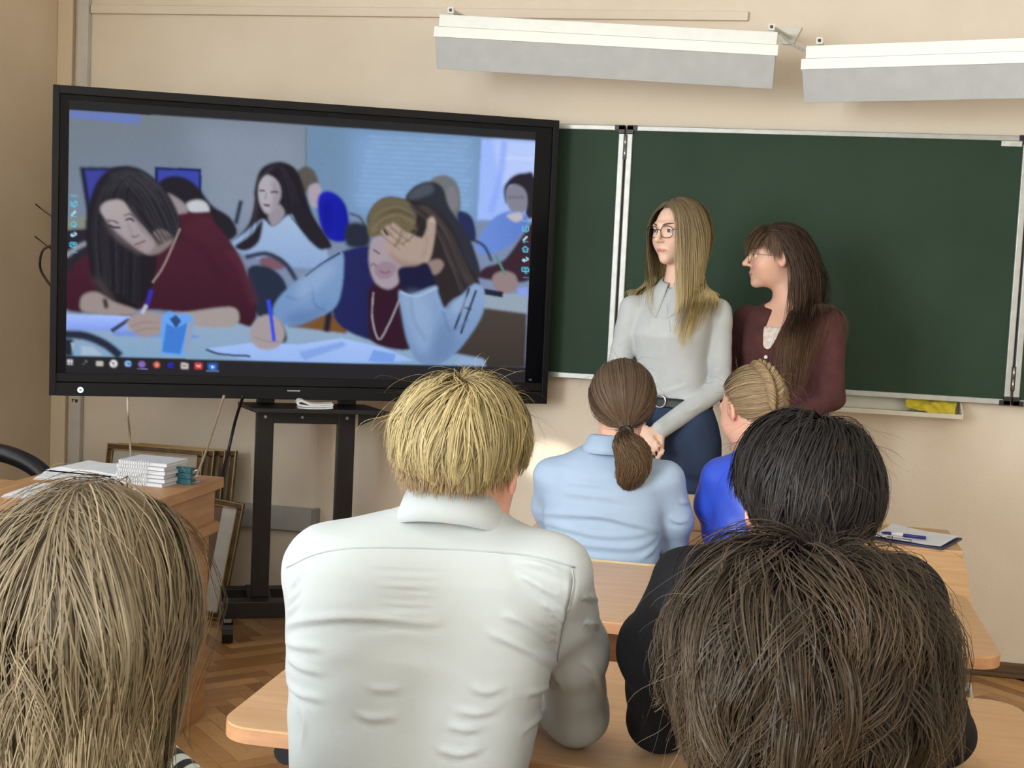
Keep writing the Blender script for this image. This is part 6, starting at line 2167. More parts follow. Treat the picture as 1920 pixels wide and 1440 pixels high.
# ------------------------------------------------------------------ the picture shown on the interactive screen
bpy.context.view_layer.update()
_Mi = np.array(tv.matrix_basis.inverted())


def tvpx(u, v):
    """Pixel of the photograph -> (x, z) on the screen plane."""
    o = _Mi[:3, :3] @ C_POS + _Mi[:3, 3]
    d = _Mi[:3, :3] @ ray(u, v)
    t = (-0.0012 - o[1]) / d[1]
    p = o + d * t
    return p[0], p[2]


qx = [tvpx(*q) for q in ((130, 187), (1006, 246), (121, 706), (985, 703))]
PX0, PX1 = (qx[0][0] + qx[2][0]) / 2, (qx[1][0] + qx[3][0]) / 2
PZ1 = (qx[0][1] + qx[1][1]) / 2
PZ0 = qx[2][1]
CW, CH = 880, 496
canvas = np.zeros((CH, CW, 3), np.float32)
ppu = CW / 880.0                                   # canvas pixels per photo pixel (roughly)


def cv(pts):
    o = []
    for u, v in pts:
        x, z = tvpx(u, v)
        o.append(((x - PX0) / (PX1 - PX0) * CW, (PZ1 - z) / (PZ1 - PZ0) * CH))
    return np.array(o)


def blur(m, r):
    r = int(max(0, round(r)))
    if r < 1:
        return m
    for ax_ in (0, 1):
        for _ in range(2):
            c = np.cumsum(np.concatenate([np.repeat(m.take([0], ax_), r + 1, ax_), m, np.repeat(m.take([-1], ax_), r, ax_)], ax_), axis=ax_)
            n_ = m.shape[ax_]
            m = (np.take(c, np.arange(2 * r + 1, 2 * r + 1 + n_), ax_) - np.take(c, np.arange(0, n_), ax_)) / (2 * r + 1)
    return m


def closed_curve(pts, n=8):
    P = [np.array(p, float) for p in pts]
    m = len(P)
    out = []
    for i in range(m):
        a, b, c, d = P[i - 1], P[i], P[(i + 1) % m], P[(i + 2) % m]
        for k in range(n):
            t = k / n
            out.append(0.5 * (2 * b + (c - a) * t + (2 * a - 5 * b + 4 * c - d) * t * t + (3 * b - 3 * c + d - a) * t ** 3))
    return out


def poly_mask(P, feather=1.0):
    """Soft coverage of a polygon within its padded box."""
    pad = int(feather * 3 + 3)
    x0, y0 = np.maximum(np.floor(P.min(0)).astype(int) - pad, 0)
    x1, y1 = np.minimum(np.ceil(P.max(0)).astype(int) + pad, (CW, CH))
    if x1 <= x0 or y1 <= y0:
        return None
    X, Y = np.meshgrid(np.arange(x0, x1) + 0.5, np.arange(y0, y1) + 0.5)
    ins = np.zeros(X.shape, bool)
    Q = np.roll(P, -1, 0)
    for (ax_, ay), (bx_, by) in zip(P, Q):
        if ay == by:
            continue
        c = (ay > Y) != (by > Y)
        ins ^= c & (X < (bx_ - ax_) * (Y - ay) / (by - ay) + ax_)
    return (slice(y0, y1), slice(x0, x1)), blur(ins.astype(np.float32), feather)


def paint(pts, col, feather=1.5, smooth=True, col2=None, axis=(0, 1), alpha=1.0, grain=0.0):
    P = cv(closed_curve(pts) if smooth else pts)
    r = poly_mask(P, feather)
    if r is None:
        return
    sl, m = r
    c = np.array(lin(col), np.float32)
    if col2 is not None:
        X, Y = np.meshgrid(np.arange(sl[1].start, sl[1].stop), np.arange(sl[0].start, sl[0].stop))
        g = X * axis[0] + Y * axis[1]
        lo, hi = (P @ np.array(axis)).min(), (P @ np.array(axis)).max()
        t = np.clip((g - lo) / (hi - lo + 1e-6), 0, 1)[..., None]
        c = c * (1 - t) + np.array(lin(col2), np.float32) * t
    m = (m * alpha)[..., None]
    canvas[sl] = canvas[sl] * (1 - m) + c * m


def stroke(pts, w, col, feather=1.0, smooth=True, alpha=1.0):
    if not (smooth and len(pts) > 2) and len(pts) > 2:
        for a_, b_ in zip(pts[:-1], pts[1:]):
            stroke([a_, b_], w, col, feather, False, alpha)
        return
    P = np.array(bez(pts, 8) if smooth and len(pts) > 2 else pts, float)
    T = np.gradient(P, axis=0)
    N = np.stack([-T[:, 1], T[:, 0]], 1)
    N /= np.linalg.norm(N, axis=1)[:, None] + 1e-9
    paint(np.concatenate([P + N * w / 2, (P - N * w / 2)[::-1]]), col, feather, False, alpha=alpha)


def dot(u, v, ru, rv, col, feather=1.0, ang=0.0, alpha=1.0):
    ca, sa = math.cos(ang), math.sin(ang)
    paint([(u + ru * math.cos(t) * ca - rv * math.sin(t) * sa, v + ru * math.cos(t) * sa + rv * math.sin(t) * ca) for t in np.linspace(0, 2 * math.pi, 20)[:-1]], col, feather, False, alpha=alpha)


srng = np.random.default_rng(3)


def locks(A, B, n, c0, c1, w=2.0, alpha=0.45, jit=1.5):
    """Thin strokes between two guide lines of equal length: hair texture in the picture."""
    A, B = np.array(A, float), np.array(B, float)
    for _ in range(n):
        t = srng.uniform()
        P = A * (1 - t) + B * t + srng.normal(0, jit, A.shape)
        k = srng.uniform()
        stroke([tuple(p) for p in P], w * srng.uniform(0.5, 1.3), tuple(np.array(c0) * (1 - k) + np.array(c1) * k), 1, True, alpha * srng.uniform(0.5, 1))


IMG = [(129, 205), (1005, 263), (985, 690), (120, 668)]
paint([(100, 150), (1040, 200), (1030, 760), (90, 760)], (46, 45, 46), 0, False)
# room in the picture
paint(IMG, (118, 128, 136), 0.5, False, (128, 148, 190), (0.25, 1))
paint([(350, 225), (575, 238), (575, 420), (400, 420)], (140, 152, 170), 25, False, alpha=0.8)
paint([(131, 208), (264, 215), (264, 233), (131, 221)], (108, 126, 190), 2, False)
paint([(575, 236), (1004, 264), (1000, 420), (575, 400)], (112, 142, 172), 1.5, False, (120, 150, 190), (1, 0.3))
paint([(660, 246), (895, 260), (892, 410), (660, 400)], (130, 166, 210), 18, False, alpha=0.9)
for k in range(15):
    y = 256 + k * 9.2
    stroke([(690 + 3 * (k % 3) - k * 2, y), (885 - (k % 4) * 5, y + 9)], 2.4, (158, 192, 232), 1.5, False, 0.55)
paint([(903, 260), (1004, 266), (1000, 415), (895, 412)], (160, 188, 252), 2, False)
paint([(925, 262), (1004, 266), (1003, 350), (975, 340), (940, 350)], (190, 208, 255), 5, False, alpha=0.8)
stroke([(946, 264), (938, 330), (920, 400)], 12, (140, 170, 250), 3, True, 0.7)
stroke([(948, 296), (1000, 298)], 3, (205, 222, 255), 1.5, False)
stroke([(574, 238), (573, 330)], 2, (96, 110, 118), 1.0, False)
# monitors and furniture at the back left
paint([(149, 313), (240, 314), (238, 425), (166, 420)], (34, 38, 62), 1.5, False)
paint([(159, 319), (232, 320), (228, 410), (172, 402)], (66, 70, 158), 1.5, False)
paint([(290, 313), (378, 316), (377, 380), (291, 376)], (30, 44, 96), 1.2, False)
paint([(296, 318), (373, 321), (372, 380), (297, 376)], (62, 74, 168), 1.2, False)
paint([(125, 408), (166, 405), (162, 432), (125, 432)], (132, 138, 128), 1.5, False)
paint([(125, 431), (172, 428), (172, 540), (124, 540)], (44, 42, 52), 2, False)
stroke([(124, 480), (142, 466), (163, 455)], 8, (150, 150, 160), 1.5)
# girl bending behind
paint([(298, 345), (318, 331), (348, 334), (372, 352), (398, 385), (432, 408), (444, 440), (410, 455), (360, 430), (312, 385)], (42, 38, 46), 2)
paint([(312, 364), (336, 374), (352, 392), (346, 412), (328, 422), (316, 400)], (150, 140, 146), 2)
paint([(350, 382), (368, 375), (386, 380), (392, 396), (372, 400), (356, 396)], (196, 198, 206), 1.5)
paint([(330, 405), (375, 398), (395, 402), (400, 440), (330, 440)], (80, 36, 50), 2)
stroke([(452, 376), (442, 420)], 8, (40, 48, 66), 1.5, False)
# boy in blue behind the long-haired girl
paint([(556, 325), (572, 312), (590, 322), (597, 348), (580, 362), (560, 350)], (92, 88, 84), 2)
paint([(578, 352), (596, 344), (603, 362), (596, 388), (582, 384)], (172, 160, 172), 2)
paint([(596, 372), (612, 358), (636, 368), (652, 396), (652, 448), (618, 450), (600, 420)], (34, 40, 190), 2, True, (26, 30, 150), (1, 0))
paint([(600, 390), (618, 372), (622, 420), (612, 446)], (20, 22, 120), 7, alpha=0.6)
stroke([(655, 400), (675, 408), (686, 430)], 4, (48, 60, 100), 1.5)
paint([(652, 420), (690, 424), (690, 462), (650, 460)], (44, 48, 62), 3)
# long-haired girl in white
paint([(478, 350), (490, 316), (522, 303), (552, 314), (568, 345), (584, 396), (606, 436), (622, 462), (604, 464), (566, 440), (530, 430), (490, 452), (440, 456), (466, 420), (476, 384)], (40, 36, 44), 2)
paint([(434, 462), (462, 434), (492, 412), (512, 424), (548, 402), (580, 436), (606, 458), (616, 484), (606, 502), (540, 500), (480, 484)], (166, 188, 220), 2, True, (140, 168, 210), (0, 1))
paint([(504, 392), (522, 382), (534, 402), (514, 424), (504, 412)], (150, 144, 156), 1.5)
paint([(485, 342), (500, 328), (520, 340), (526, 366), (514, 392), (500, 400), (489, 386), (483, 362)], (176, 170, 180), 1.5)
paint([(508, 340), (522, 346), (526, 368), (514, 392), (506, 396), (512, 370)], (140, 132, 146), 3, alpha=0.6)
locks([(500, 312), (482, 350), (476, 400), (452, 452)], [(530, 306), (486, 336), (484, 400), (488, 450)], 16, (34, 30, 38), (70, 64, 74), 2, 0.4)
locks([(530, 306), (556, 350), (572, 410), (600, 456)], [(524, 324), (532, 360), (540, 400), (580, 446)], 26, (30, 26, 34), (66, 60, 70), 2, 0.4)
stroke([(486, 357), (497, 358)], 3, (50, 42, 52), 1, False)
stroke([(507, 360), (522, 360)], 3, (50, 42, 52), 1, False)
stroke([(500, 362), (497, 374)], 2.5, (140, 132, 146), 1, False)
stroke([(494, 384), (506, 385)], 4, (96, 48, 62), 1, False)
paint([(470, 440), (492, 412), (486, 452), (462, 470), (440, 462)], (44, 38, 46), 2)
paint([(556, 380), (590, 416), (618, 456), (600, 468), (570, 440), (548, 402)], (42, 38, 46), 2)
paint([(488, 484), (520, 482), (536, 498), (520, 506), (492, 502)], (120, 90, 104), 2)
# people at the back right
paint([(806, 340), (832, 328), (856, 342), (864, 378), (858, 416), (838, 404), (820, 370)], (112, 118, 120), 2.5)
paint([(838, 356), (852, 352), (858, 384), (846, 392)], (128, 124, 134), 2)
paint([(858, 398), (884, 406), (892, 448), (866, 446)], (44, 50, 92), 2)
paint([(760, 376), (776, 350), (806, 340), (830, 352), (842, 388), (872, 430), (890, 470), (900, 520), (860, 520), (820, 470), (790, 410)], (50, 52, 62), 2.5)
paint([(764, 372), (780, 352), (806, 344), (812, 360), (784, 372)], (92, 100, 112), 3, alpha=0.6)
paint([(945, 352), (962, 330), (984, 324), (1001, 330), (1000, 404), (986, 404), (984, 364), (956, 348), (950, 384)], (46, 42, 50), 2)
paint([(949, 356), (968, 346), (986, 360), (987, 390), (972, 404), (954, 390)], (132, 132, 148), 2)
stroke([(952, 370), (984, 370)], 3, (80, 80, 96), 1.5, False, 0.7)
paint([(892, 462), (908, 430), (932, 404), (962, 396), (990, 410), (972, 446), (934, 472), (902, 476)], (112, 144, 218), 2, True, (96, 128, 206), (1, 0))
paint([(950, 404), (975, 398), (980, 410), (966, 416)], (190, 186, 196), 2)
paint([(988, 430), (1000, 424), (998, 520), (940, 526), (898, 520), (908, 502), (946, 486)], (62, 42, 52), 2)
stroke([(884, 448), (908, 462), (922, 490)], 5, (40, 46, 64), 1.5)
# desk at the right and things on it
paint([(870, 545), (990, 552), (988, 590), (868, 574)], (150, 166, 182), 1.5, False)
paint([(866, 572), (988, 588), (985, 690), (780, 690), (800, 640)], (78, 68, 62), 1.5, False, (62, 54, 50), (0, 1))
paint([(924, 518), (944, 508), (966, 516), (970, 540), (950, 550), (928, 542)], (148, 130, 132), 1.5)
stroke([(929, 478), (948, 516)], 4, (90, 140, 130), 1, False)
paint([(908, 541), (944, 547), (942, 558), (906, 552)], (40, 42, 60), 1, False)
paint([(970, 540), (990, 538), (990, 556), (972, 556)], (140, 160, 232), 1.5, False)
# desk in front
paint([(120, 586), (300, 598), (500, 604), (650, 622), (780, 650), (905, 672), (912, 690), (120, 670)], (150, 172, 196), 1.5, False, (132, 166, 200), (0, 1))
paint([(560, 585), (650, 592), (650, 626), (540, 612)], (120, 84, 44), 2, False)
stroke([(618, 580), (612, 622)], 12, (40, 38, 52), 1.5, False)
stroke([(460, 482), (500, 476), (534, 494), (556, 526)], 9, (52, 58, 78), 1.5)
paint([(464, 506), (500, 500), (532, 524), (540, 570), (500, 596), (476, 580)], (42, 50, 70), 2)
# girl in maroon at the left
paint([(334, 440), (356, 414), (388, 408), (428, 448), (452, 486), (472, 540), (482, 584), (472, 612), (438, 604), (360, 588), (262, 580), (180, 585), (122, 578), (124, 520), (170, 474), (260, 460)], (82, 40, 54), 2, True, (62, 30, 44), (0, 1))
stroke([(428, 470), (452, 500), (478, 570)], 14, (96, 48, 62), 5, True, 0.5)
stroke([(330, 440), (380, 470), (420, 530)], 10, (60, 28, 42), 6, True, 0.5)
paint([(160, 430), (168, 376), (188, 332), (222, 312), (262, 316), (300, 344), (326, 382), (340, 424), (334, 452), (310, 450), (296, 470), (292, 510), (276, 556), (244, 592), (214, 584), (184, 548), (168, 500)], (42, 40, 46), 2, True, (36, 32, 38), (0, 1))
stroke([(208, 332), (250, 326), (296, 356)], 9, (86, 88, 96), 5, True, 0.45)
stroke([(196, 356), (250, 344), (306, 380)], 6, (78, 80, 88), 4, True, 0.4)
stroke([(178, 520), (200, 550), (214, 585)], 10, (96, 86, 82), 6, True, 0.6)
locks([(236, 318), (190, 350), (172, 420), (178, 520)], [(262, 330), (250, 380), (262, 470), (262, 575)], 46, (30, 28, 34), (74, 72, 80), 2.4, 0.4)
paint([(294, 430), (326, 446), (306, 470), (284, 478), (270, 470)], (136, 122, 122), 2)
paint([(188, 392), (200, 378), (230, 377), (252, 408), (276, 432), (291, 452), (284, 470), (270, 474), (248, 461), (216, 434), (198, 411)], (176, 166, 168), 1.5, True, (158, 146, 150), (0.6, 1))
paint([(196, 408), (212, 428), (246, 458), (268, 474), (258, 474), (214, 444)], (116, 104, 110), 4, alpha=0.6)
paint([(246, 380), (262, 412), (292, 448), (296, 462), (284, 450), (256, 420)], (120, 108, 112), 3, alpha=0.6)
stroke([(201, 414), (212, 414), (222, 419)], 2.6, (72, 62, 68), 1)
stroke([(203, 422), (213, 426), (226, 427)], 4.2, (54, 46, 54), 1.2)
stroke([(232, 405), (242, 401), (251, 406)], 2.4, (84, 72, 78), 1)
stroke([(235, 413), (244, 410), (252, 415)], 3.8, (58, 50, 58), 1.2)
stroke([(240, 420), (246, 434), (249, 443)], 3, (146, 134, 138), 1.5)
stroke([(247, 444), (255, 444), (261, 440)], 2.4, (104, 90, 96), 1)
stroke([(252, 459), (262, 456), (273, 451)], 3.4, (122, 80, 86), 0.9)
stroke([(256, 464), (266, 461)], 2, (150, 122, 126), 1, False)
locks([(226, 330), (262, 372), (292, 430), (312, 452)], [(264, 320), (306, 356), (334, 410), (330, 446)], 40, (34, 32, 38), (80, 80, 88), 2.4, 0.42)
locks([(236, 376), (258, 408), (282, 440), (298, 462)], [(252, 372), (280, 404), (304, 440), (312, 452)], 16, (34, 32, 38), (60, 58, 64), 2.2, 0.6)
stroke([(338, 428), (326, 456), (306, 500), (286, 530)], 2.4, (176, 156, 152), 0.8)
paint([(150, 568), (158, 552), (182, 548), (214, 566), (256, 582), (240, 592), (190, 588), (156, 584)], (156, 142, 140), 1.5)
stroke([(196, 560), (200, 578)], 8, (46, 42, 48), 2, False)
paint([(300, 594), (360, 584), (432, 576), (448, 592), (436, 612), (370, 612)], (164, 154, 152), 2)
paint([(122, 590), (244, 593), (236, 622), (121, 618)], (166, 190, 255), 1.2, False, (130, 156, 236), (0, 1))
paint([(210, 622), (300, 618), (376, 630), (370, 634), (214, 630)], (120, 150, 220), 1.2, False)
paint([(206, 618), (240, 596), (246, 600), (212, 624)], (60, 66, 96), 1, False)
paint([(238, 606), (254, 590), (282, 585), (306, 592), (316, 606), (304, 624), (274, 632), (252, 624)], (162, 147, 145), 1.5)
stroke([(246, 612), (270, 604), (296, 606)], 2, (130, 112, 112), 1.2, True, 0.6)
stroke([(252, 622), (276, 616), (300, 616)], 2, (130, 112, 112), 1.2, True, 0.6)
stroke([(284, 543), (276, 572)], 8, (56, 52, 168), 1, False)
stroke([(275, 572), (266, 588)], 7, (188, 188, 208), 1, False)
# face mask standing on the desk
paint([(303, 592), (318, 584), (334, 590), (352, 588), (364, 598), (358, 640), (346, 668), (302, 664), (302, 628)], (104, 164, 240), 1.2, False)
paint([(312, 606), (330, 616), (352, 604), (344, 640), (338, 664), (304, 660)], (66, 126, 212), 1.2, False)
paint([(318, 598), (330, 590), (340, 602), (330, 616)], (52, 78, 130), 1.2, False)
paint([(352, 606), (362, 600), (356, 648), (344, 668)], (150, 160, 180), 1.2, False)
stroke([(121, 627), (160, 630), (198, 646), (226, 668)], 16, (42, 48, 66), 1.5)
paint([(121, 634), (138, 636), (136, 668), (121, 668)], (40, 44, 58), 1.5, False)
paint([(133, 642), (140, 642), (137, 662)], (170, 186, 204), 1, False)
paint([(153, 648), (176, 652), (194, 667), (152, 666)], (170, 190, 210), 1.5, False)
# girl with her hand on her forehead
paint([(384, 654), (470, 643), (560, 646), (640, 634), (720, 652), (776, 676), (640, 686), (480, 676), (420, 668)], (168, 194, 248), 1.2, False, (150, 184, 240), (0, 1))
stroke([(386, 655), (414, 664), (470, 668)], 4, (50, 58, 84), 1)
paint([(560, 660), (642, 640), (650, 648), (570, 676)], (132, 166, 230), 1.5, False)
paint([(700, 656), (742, 664), (738, 680), (690, 678)], (120, 160, 230), 1.2, False)
paint([(634, 476), (700, 462), (712, 500), (770, 540), (776, 610), (770, 652), (700, 640), (644, 616), (622, 580), (628, 520)], (40, 44, 98), 2, True, (34, 34, 74), (1, 0.4))
paint([(696, 536), (752, 530), (766, 600), (770, 654), (700, 642), (690, 590)], (54, 30, 44), 2)
paint([(512, 588), (528, 552), (576, 514), (612, 488), (642, 474), (642, 532), (628, 576), (588, 598), (544, 612)], (128, 158, 200), 1.8, True, (112, 146, 194), (0, 1))
stroke([(572, 518), (604, 494), (638, 474)], 4, (44, 50, 76), 1.2)
stroke([(536, 556), (560, 560), (590, 546)], 3, (92, 120, 168), 2, True, 0.7)
stroke([(584, 530), (590, 570), (612, 584)], 3, (84, 112, 160), 2, True, 0.7)
paint([(560, 530), (604, 500), (630, 500), (600, 540), (560, 566)], (158, 184, 218), 8, alpha=0.5)
paint([(540, 590), (590, 580), (620, 566), (590, 598), (548, 610)], (84, 112, 160), 6, alpha=0.5)
paint([(506, 596), (528, 606), (538, 634), (528, 642), (512, 610)], (34, 38, 62), 1.5)
paint([(468, 626), (480, 600), (504, 590), (526, 602), (534, 628), (522, 650), (498, 656), (478, 648)], (166, 154, 158), 1.5)
stroke([(478, 632), (500, 640), (526, 642)], 2, (126, 112, 118), 1.2, True, 0.6)
stroke([(503, 562), (509, 600), (514, 640)], 7, (56, 80, 226), 1)
paint([(692, 424), (698, 390), (726, 370), (770, 376), (806, 384), (836, 408), (858, 448), (876, 494), (900, 530), (884, 544), (850, 562), (822, 584), (806, 544), (800, 500), (760, 460)], (50, 44, 46), 2)
paint([(690, 436), (694, 394), (722, 370), (762, 376), (780, 404), (768, 436), (730, 446), (704, 446)], (106, 98, 76), 2.5)
stroke([(700, 420), (740, 396), (776, 406)], 6, (70, 64, 54), 3, True, 0.7)
stroke([(770, 400), (800, 392), (830, 430), (846, 490), (880, 526)], 8, (84, 78, 80), 4, True, 0.5)
locks([(760, 384), (806, 420), (838, 480), (862, 550)], [(810, 388), (850, 440), (876, 500), (898, 532)], 40, (38, 33, 36), (92, 84, 84), 2.4, 0.42)
locks([(696, 430), (706, 400), (740, 384), (776, 400)], [(700, 440), (720, 424), (750, 420), (780, 430)], 24, (82, 74, 56), (138, 126, 96), 2.4, 0.5)
paint([(692, 470), (704, 444), (734, 446), (750, 480), (750, 524), (730, 542), (706, 532), (694, 506)], (166, 153, 162), 1.5)
stroke([(700, 468), (712, 476)], 3, (90, 76, 84), 1, False)
paint([(702, 502), (722, 490), (744, 500), (730, 522), (708, 520)], (150, 130, 146), 2)
paint([(722, 462), (738, 440), (764, 436), (790, 446), (800, 428), (802, 412), (812, 406), (817, 420), (814, 450), (808, 480), (796, 500), (762, 502), (738, 486)], (174, 153, 142), 1.5)
paint([(730, 470), (752, 488), (790, 494), (798, 500), (762, 503), (738, 488)], (140, 116, 108), 4, alpha=0.6)
for (a_, b_, c_) in (((716, 432), (732, 446), (752, 462)), ((724, 424), (742, 440), (762, 456)), ((734, 420), (752, 434), (772, 448))):
    stroke([a_, b_, c_], 9, (178, 156, 144), 1.5, True, 0.9)
    stroke([(a_[0] - 3, a_[1] + 6), (b_[0] - 3, b_[1] + 6), (c_[0] - 2, c_[1] + 6)], 2.2, (128, 106, 100), 1, True, 0.7)
stroke([(720, 430), (723, 436), (728, 441)], 4, (44, 38, 44), 1)
locks([(740, 400), (752, 424), (744, 450), (736, 462)], [(768, 404), (784, 424), (782, 440), (760, 456)], 10, (92, 80, 60), (120, 106, 82), 2, 0.6)
stroke([(806, 416), (810, 412), (814, 418)], 4, (200, 180, 172), 1, True, 0.6)
stroke([(800, 440), (800, 460), (790, 486)], 4, (150, 126, 114), 3, True, 0.6)
stroke([(694, 500), (700, 494), (706, 500)], 3, (120, 102, 112), 1.2)
stroke([(712, 508), (722, 512), (732, 508)], 3, (128, 92, 104), 1.2)
paint([(800, 494), (822, 486), (832, 496), (822, 512), (806, 514)], (148, 128, 122), 1.5)
paint([(746, 506), (780, 498), (802, 494), (816, 538), (790, 552), (760, 550)], (34, 34, 64), 1.5)
paint([(748, 546), (770, 552), (816, 536), (822, 552), (836, 580), (858, 562), (890, 532), (908, 548), (906, 584), (886, 622), (852, 664), (818, 684), (784, 678), (764, 640), (754, 592)], (140, 166, 204), 1.8, True, (112, 142, 186), (0, 1))
stroke([(880, 540), (866, 580), (852, 618)], 4.2, (38, 40, 62), 0.9)
stroke([(893, 544), (879, 582), (864, 626)], 4.2, (38, 40, 62), 0.9)
stroke([(868, 576), (884, 580)], 4, (60, 62, 84), 1, False)
paint([(850, 566), (880, 556), (872, 580), (850, 588)], (160, 182, 214), 4, alpha=0.5)
paint([(760, 560), (790, 556), (812, 600), (800, 660), (776, 640)], (156, 180, 214), 9, alpha=0.5)
paint([(830, 600), (858, 640), (830, 676), (810, 664)], (92, 120, 164), 8, alpha=0.45)
stroke([(750, 548), (780, 556), (818, 540)], 3, (170, 190, 220), 1.2)
stroke([(830, 584), (846, 620), (880, 600)], 4, (96, 124, 166), 2.5, True, 0.7)
stroke([(770, 556), (776, 600), (800, 640)], 4, (104, 134, 176), 3, True, 0.6)
stroke([(700, 548), (698, 596), (710, 636), (728, 610), (750, 560)], 2.6, (170, 160, 176), 0.8)
paint([(860, 671), (912, 676), (900, 686), (858, 682)], (150, 172, 210), 1.5, False)
# dark letterbox band above the picture
paint([(100, 150), (1040, 210), (1020, 264), (1005, 263), (129, 205), (100, 203)], (48, 47, 48), 0.6, False)
# task bar with its icons
paint([(119, 667), (986, 689), (984, 712), (119, 710)], (44, 42, 45), 0.6, False)
for (u, v, w, h, c, rnd) in ((131, 679, 10, 10, (214, 218, 226), 0), (187, 682, 13, 9, (206, 204, 192), 0), (213, 682, 14, 14, (232, 232, 238), 1), (240, 682, 12, 11, (150, 196, 240), 1), (266, 683, 13, 11, (150, 110, 196), 1),
                             (294, 684, 12, 11, (222, 110, 96), 1), (346, 686, 13, 11, (214, 200, 198), 0), (372, 686, 14, 12, (204, 70, 76), 0), (399, 687, 20, 15, (44, 76, 140), 0), (398, 688, 13, 9, (66, 130, 226), 0)):
    (dot if rnd else lambda u, v, a, b, c, f_: paint([(u - a, v - b), (u + a, v - b + 0.6), (u + a, v + b), (u - a, v + b - 0.6)], c, f_, False))(u, v, w / 2, h / 2, c, 0.6)
stroke([(131, 673), (131, 686)], 1.2, (44, 42, 45), 0.4, False)
stroke([(125, 679.5), (137, 680)], 1.2, (44, 42, 45), 0.4, False)
stroke([(160, 680), (155, 684)], 1.6, (110, 104, 100), 0.6, False)
dot(161.5, 677.5, 2.6, 2.6, (110, 104, 100), 0.5)
stroke([(181, 681), (193, 681.5)], 1.4, (150, 150, 140), 0.5, False)
stroke([(210, 679), (213, 682), (213, 686)], 2.0, (90, 80, 90), 0.5, False)
stroke([(216, 679), (213, 682)], 2.0, (90, 80, 90), 0.5, False)
dot(241, 682, 3.2, 2.6, (80, 130, 210), 0.5)
stroke([(263, 683), (269, 683)], 2, (110, 70, 160), 0.6, False)
stroke([(294, 681), (294, 687)], 2, (250, 180, 160), 0.6, False)
stroke([(324, 681), (318, 681), (315.5, 685), (318, 689), (325, 688)], 2.2, (40, 50, 200), 0.5)
stroke([(316, 684.5), (325, 684.5), (324, 681)], 1.8, (40, 50, 200), 0.5, False)
stroke([(342, 686), (350, 686)], 3, (120, 100, 100), 0.8, False)
stroke([(368, 684), (370, 688), (372, 685), (374, 688), (376, 684)], 1.6, (240, 200, 200), 0.4, False)
paint([(397, 685), (402, 688), (397, 691)], (235, 240, 250), 0.5, False)
stroke([(257, 691), (277, 692)], 1.6, (140, 120, 190), 0.4, False)
stroke([(386, 695), (411, 696)], 1.8, (110, 130, 170), 0.4, False)
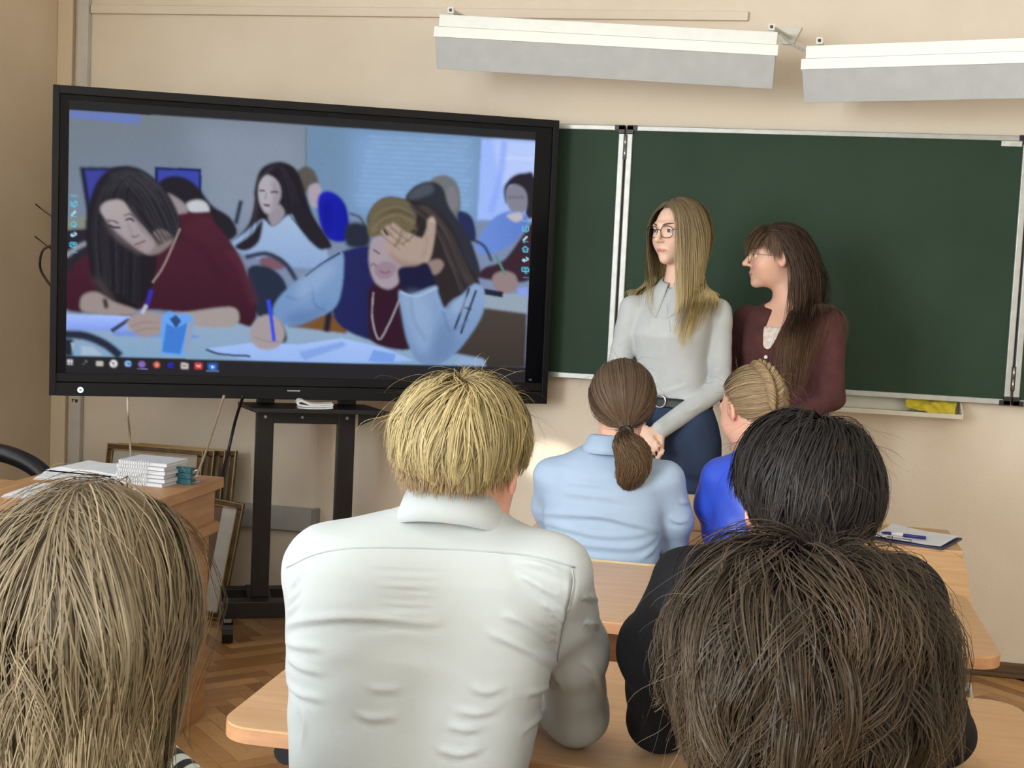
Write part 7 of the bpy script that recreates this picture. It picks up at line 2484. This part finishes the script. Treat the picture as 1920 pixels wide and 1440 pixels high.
# side tool bars
for u0, v0, k in ((138, 367, 0), (985, 414, 1)):
    cyn = (92, 200, 232)
    stroke([(u0 - 6, v0), (u0 + 8, v0)], 1.8, (120, 190, 210), 0.6, False)
    y = v0 + 15
    stroke([(u0 - 5, y - 5), (u0 - 5, y + 4), (u0 + 6, y + 4), (u0 + 6, y - 5)], 1.8, cyn, 0.5, False)
    stroke([(u0 - 2, y + 1), (u0 + 4, y - 5)], 2.0, cyn, 0.5, False)
    stroke([(u0 - 1, y + 6), (u0 + 3, y + 6)], 1.8, cyn, 0.5, False)
    y = v0 + 34
    stroke([(u0 - 4, y + 3), (u0 + 4, y - 5)], 3.6, (186, 224, 236), 0.5, False)
    stroke([(u0 - 5, y + 5.5), (u0 + 6, y + 5.5)], 1.6, cyn, 0.5, False)
    y = v0 + 53
    stroke([(u0 - 6, y), (u0, y - 5), (u0 + 6, y)], 1.8, cyn, 0.5, False)
    stroke([(u0 - 4, y), (u0 - 4, y + 5), (u0 + 4, y + 5), (u0 + 4, y)], 1.8, cyn, 0.5, False)
    stroke([(u0 - 3, y + 2), (u0 + 3, y + 2)], 1.4, cyn, 0.5, False)
    y = v0 + 73
    stroke([(u0 - 5, y + 1), (u0 + 3, y + 1), (u0 + 5, y - 2), (u0 + 1, y - 4)], 2.2, (180, 220, 236), 0.5)
    stroke([(u0 - 6, y + 1), (u0 - 1, y - 2)], 1.8, (180, 220, 236), 0.5, False)
    stroke([(u0 - 6, y + 1), (u0 - 1, y + 4)], 1.8, (180, 220, 236), 0.5, False)
    y = v0 + 92
    stroke([(u0 - 6, y - 4), (u0 - 6, y + 3), (u0 + 6, y + 3), (u0 + 6, y - 4), (u0 - 6, y - 4)], 1.8, cyn, 0.5, False)
    stroke([(u0 - 3, y), (u0 + 3, y - 1)], 2, cyn, 0.5, False)
    stroke([(u0 - 1, y + 6), (u0 + 3, y + 6)], 1.8, cyn, 0.5, False)
    stroke([(u0 - 4, v0 + 106), (u0 + 7, v0 + 106)], 1.4, (90, 170, 200), 0.5, False)
canvas *= np.exp(srng.normal(0, 0.035, (CH, CW, 1))).astype(np.float32)
canvas[:] = np.clip(canvas, 0, 1)
# store as vertex colours of a fine flat sheet behind the glass
GW, GH = CW // 2, CH // 2
small = canvas.reshape(GH, 2, GW, 2, 3).mean((1, 3))
xs = PX0 + (np.arange(GW) + 0.5) / GW * (PX1 - PX0)
zs = PZ1 - (np.arange(GH) + 0.5) / GH * (PZ1 - PZ0)
XX, ZZ = np.meshgrid(xs, zs)
V = np.stack([XX.ravel(), np.full(XX.size, -0.0012), ZZ.ravel()], 1)
ii = (np.arange(GH - 1)[:, None] * GW + np.arange(GW - 1)[None]).ravel()
Q = np.stack([ii, ii + GW, ii + GW + 1, ii + 1], 1)
M_SCR = bpy.data.materials.new('screen_picture')
M_SCR.use_nodes = True
nt = M_SCR.node_tree
nt.nodes.clear()
at_ = nt.nodes.new('ShaderNodeAttribute')
at_.attribute_name = 'Col'
em = nt.nodes.new('ShaderNodeEmission')
em.inputs['Strength'].default_value = 0.78
ou = nt.nodes.new('ShaderNodeOutputMaterial')
nt.links.new(at_.outputs['Color'], em.inputs['Color'])
nt.links.new(em.outputs[0], ou.inputs[0])
obj('displayed_picture', np_mesh('displayed_picture', V, Q, False, small.reshape(-1, 3)), M_SCR, tv)
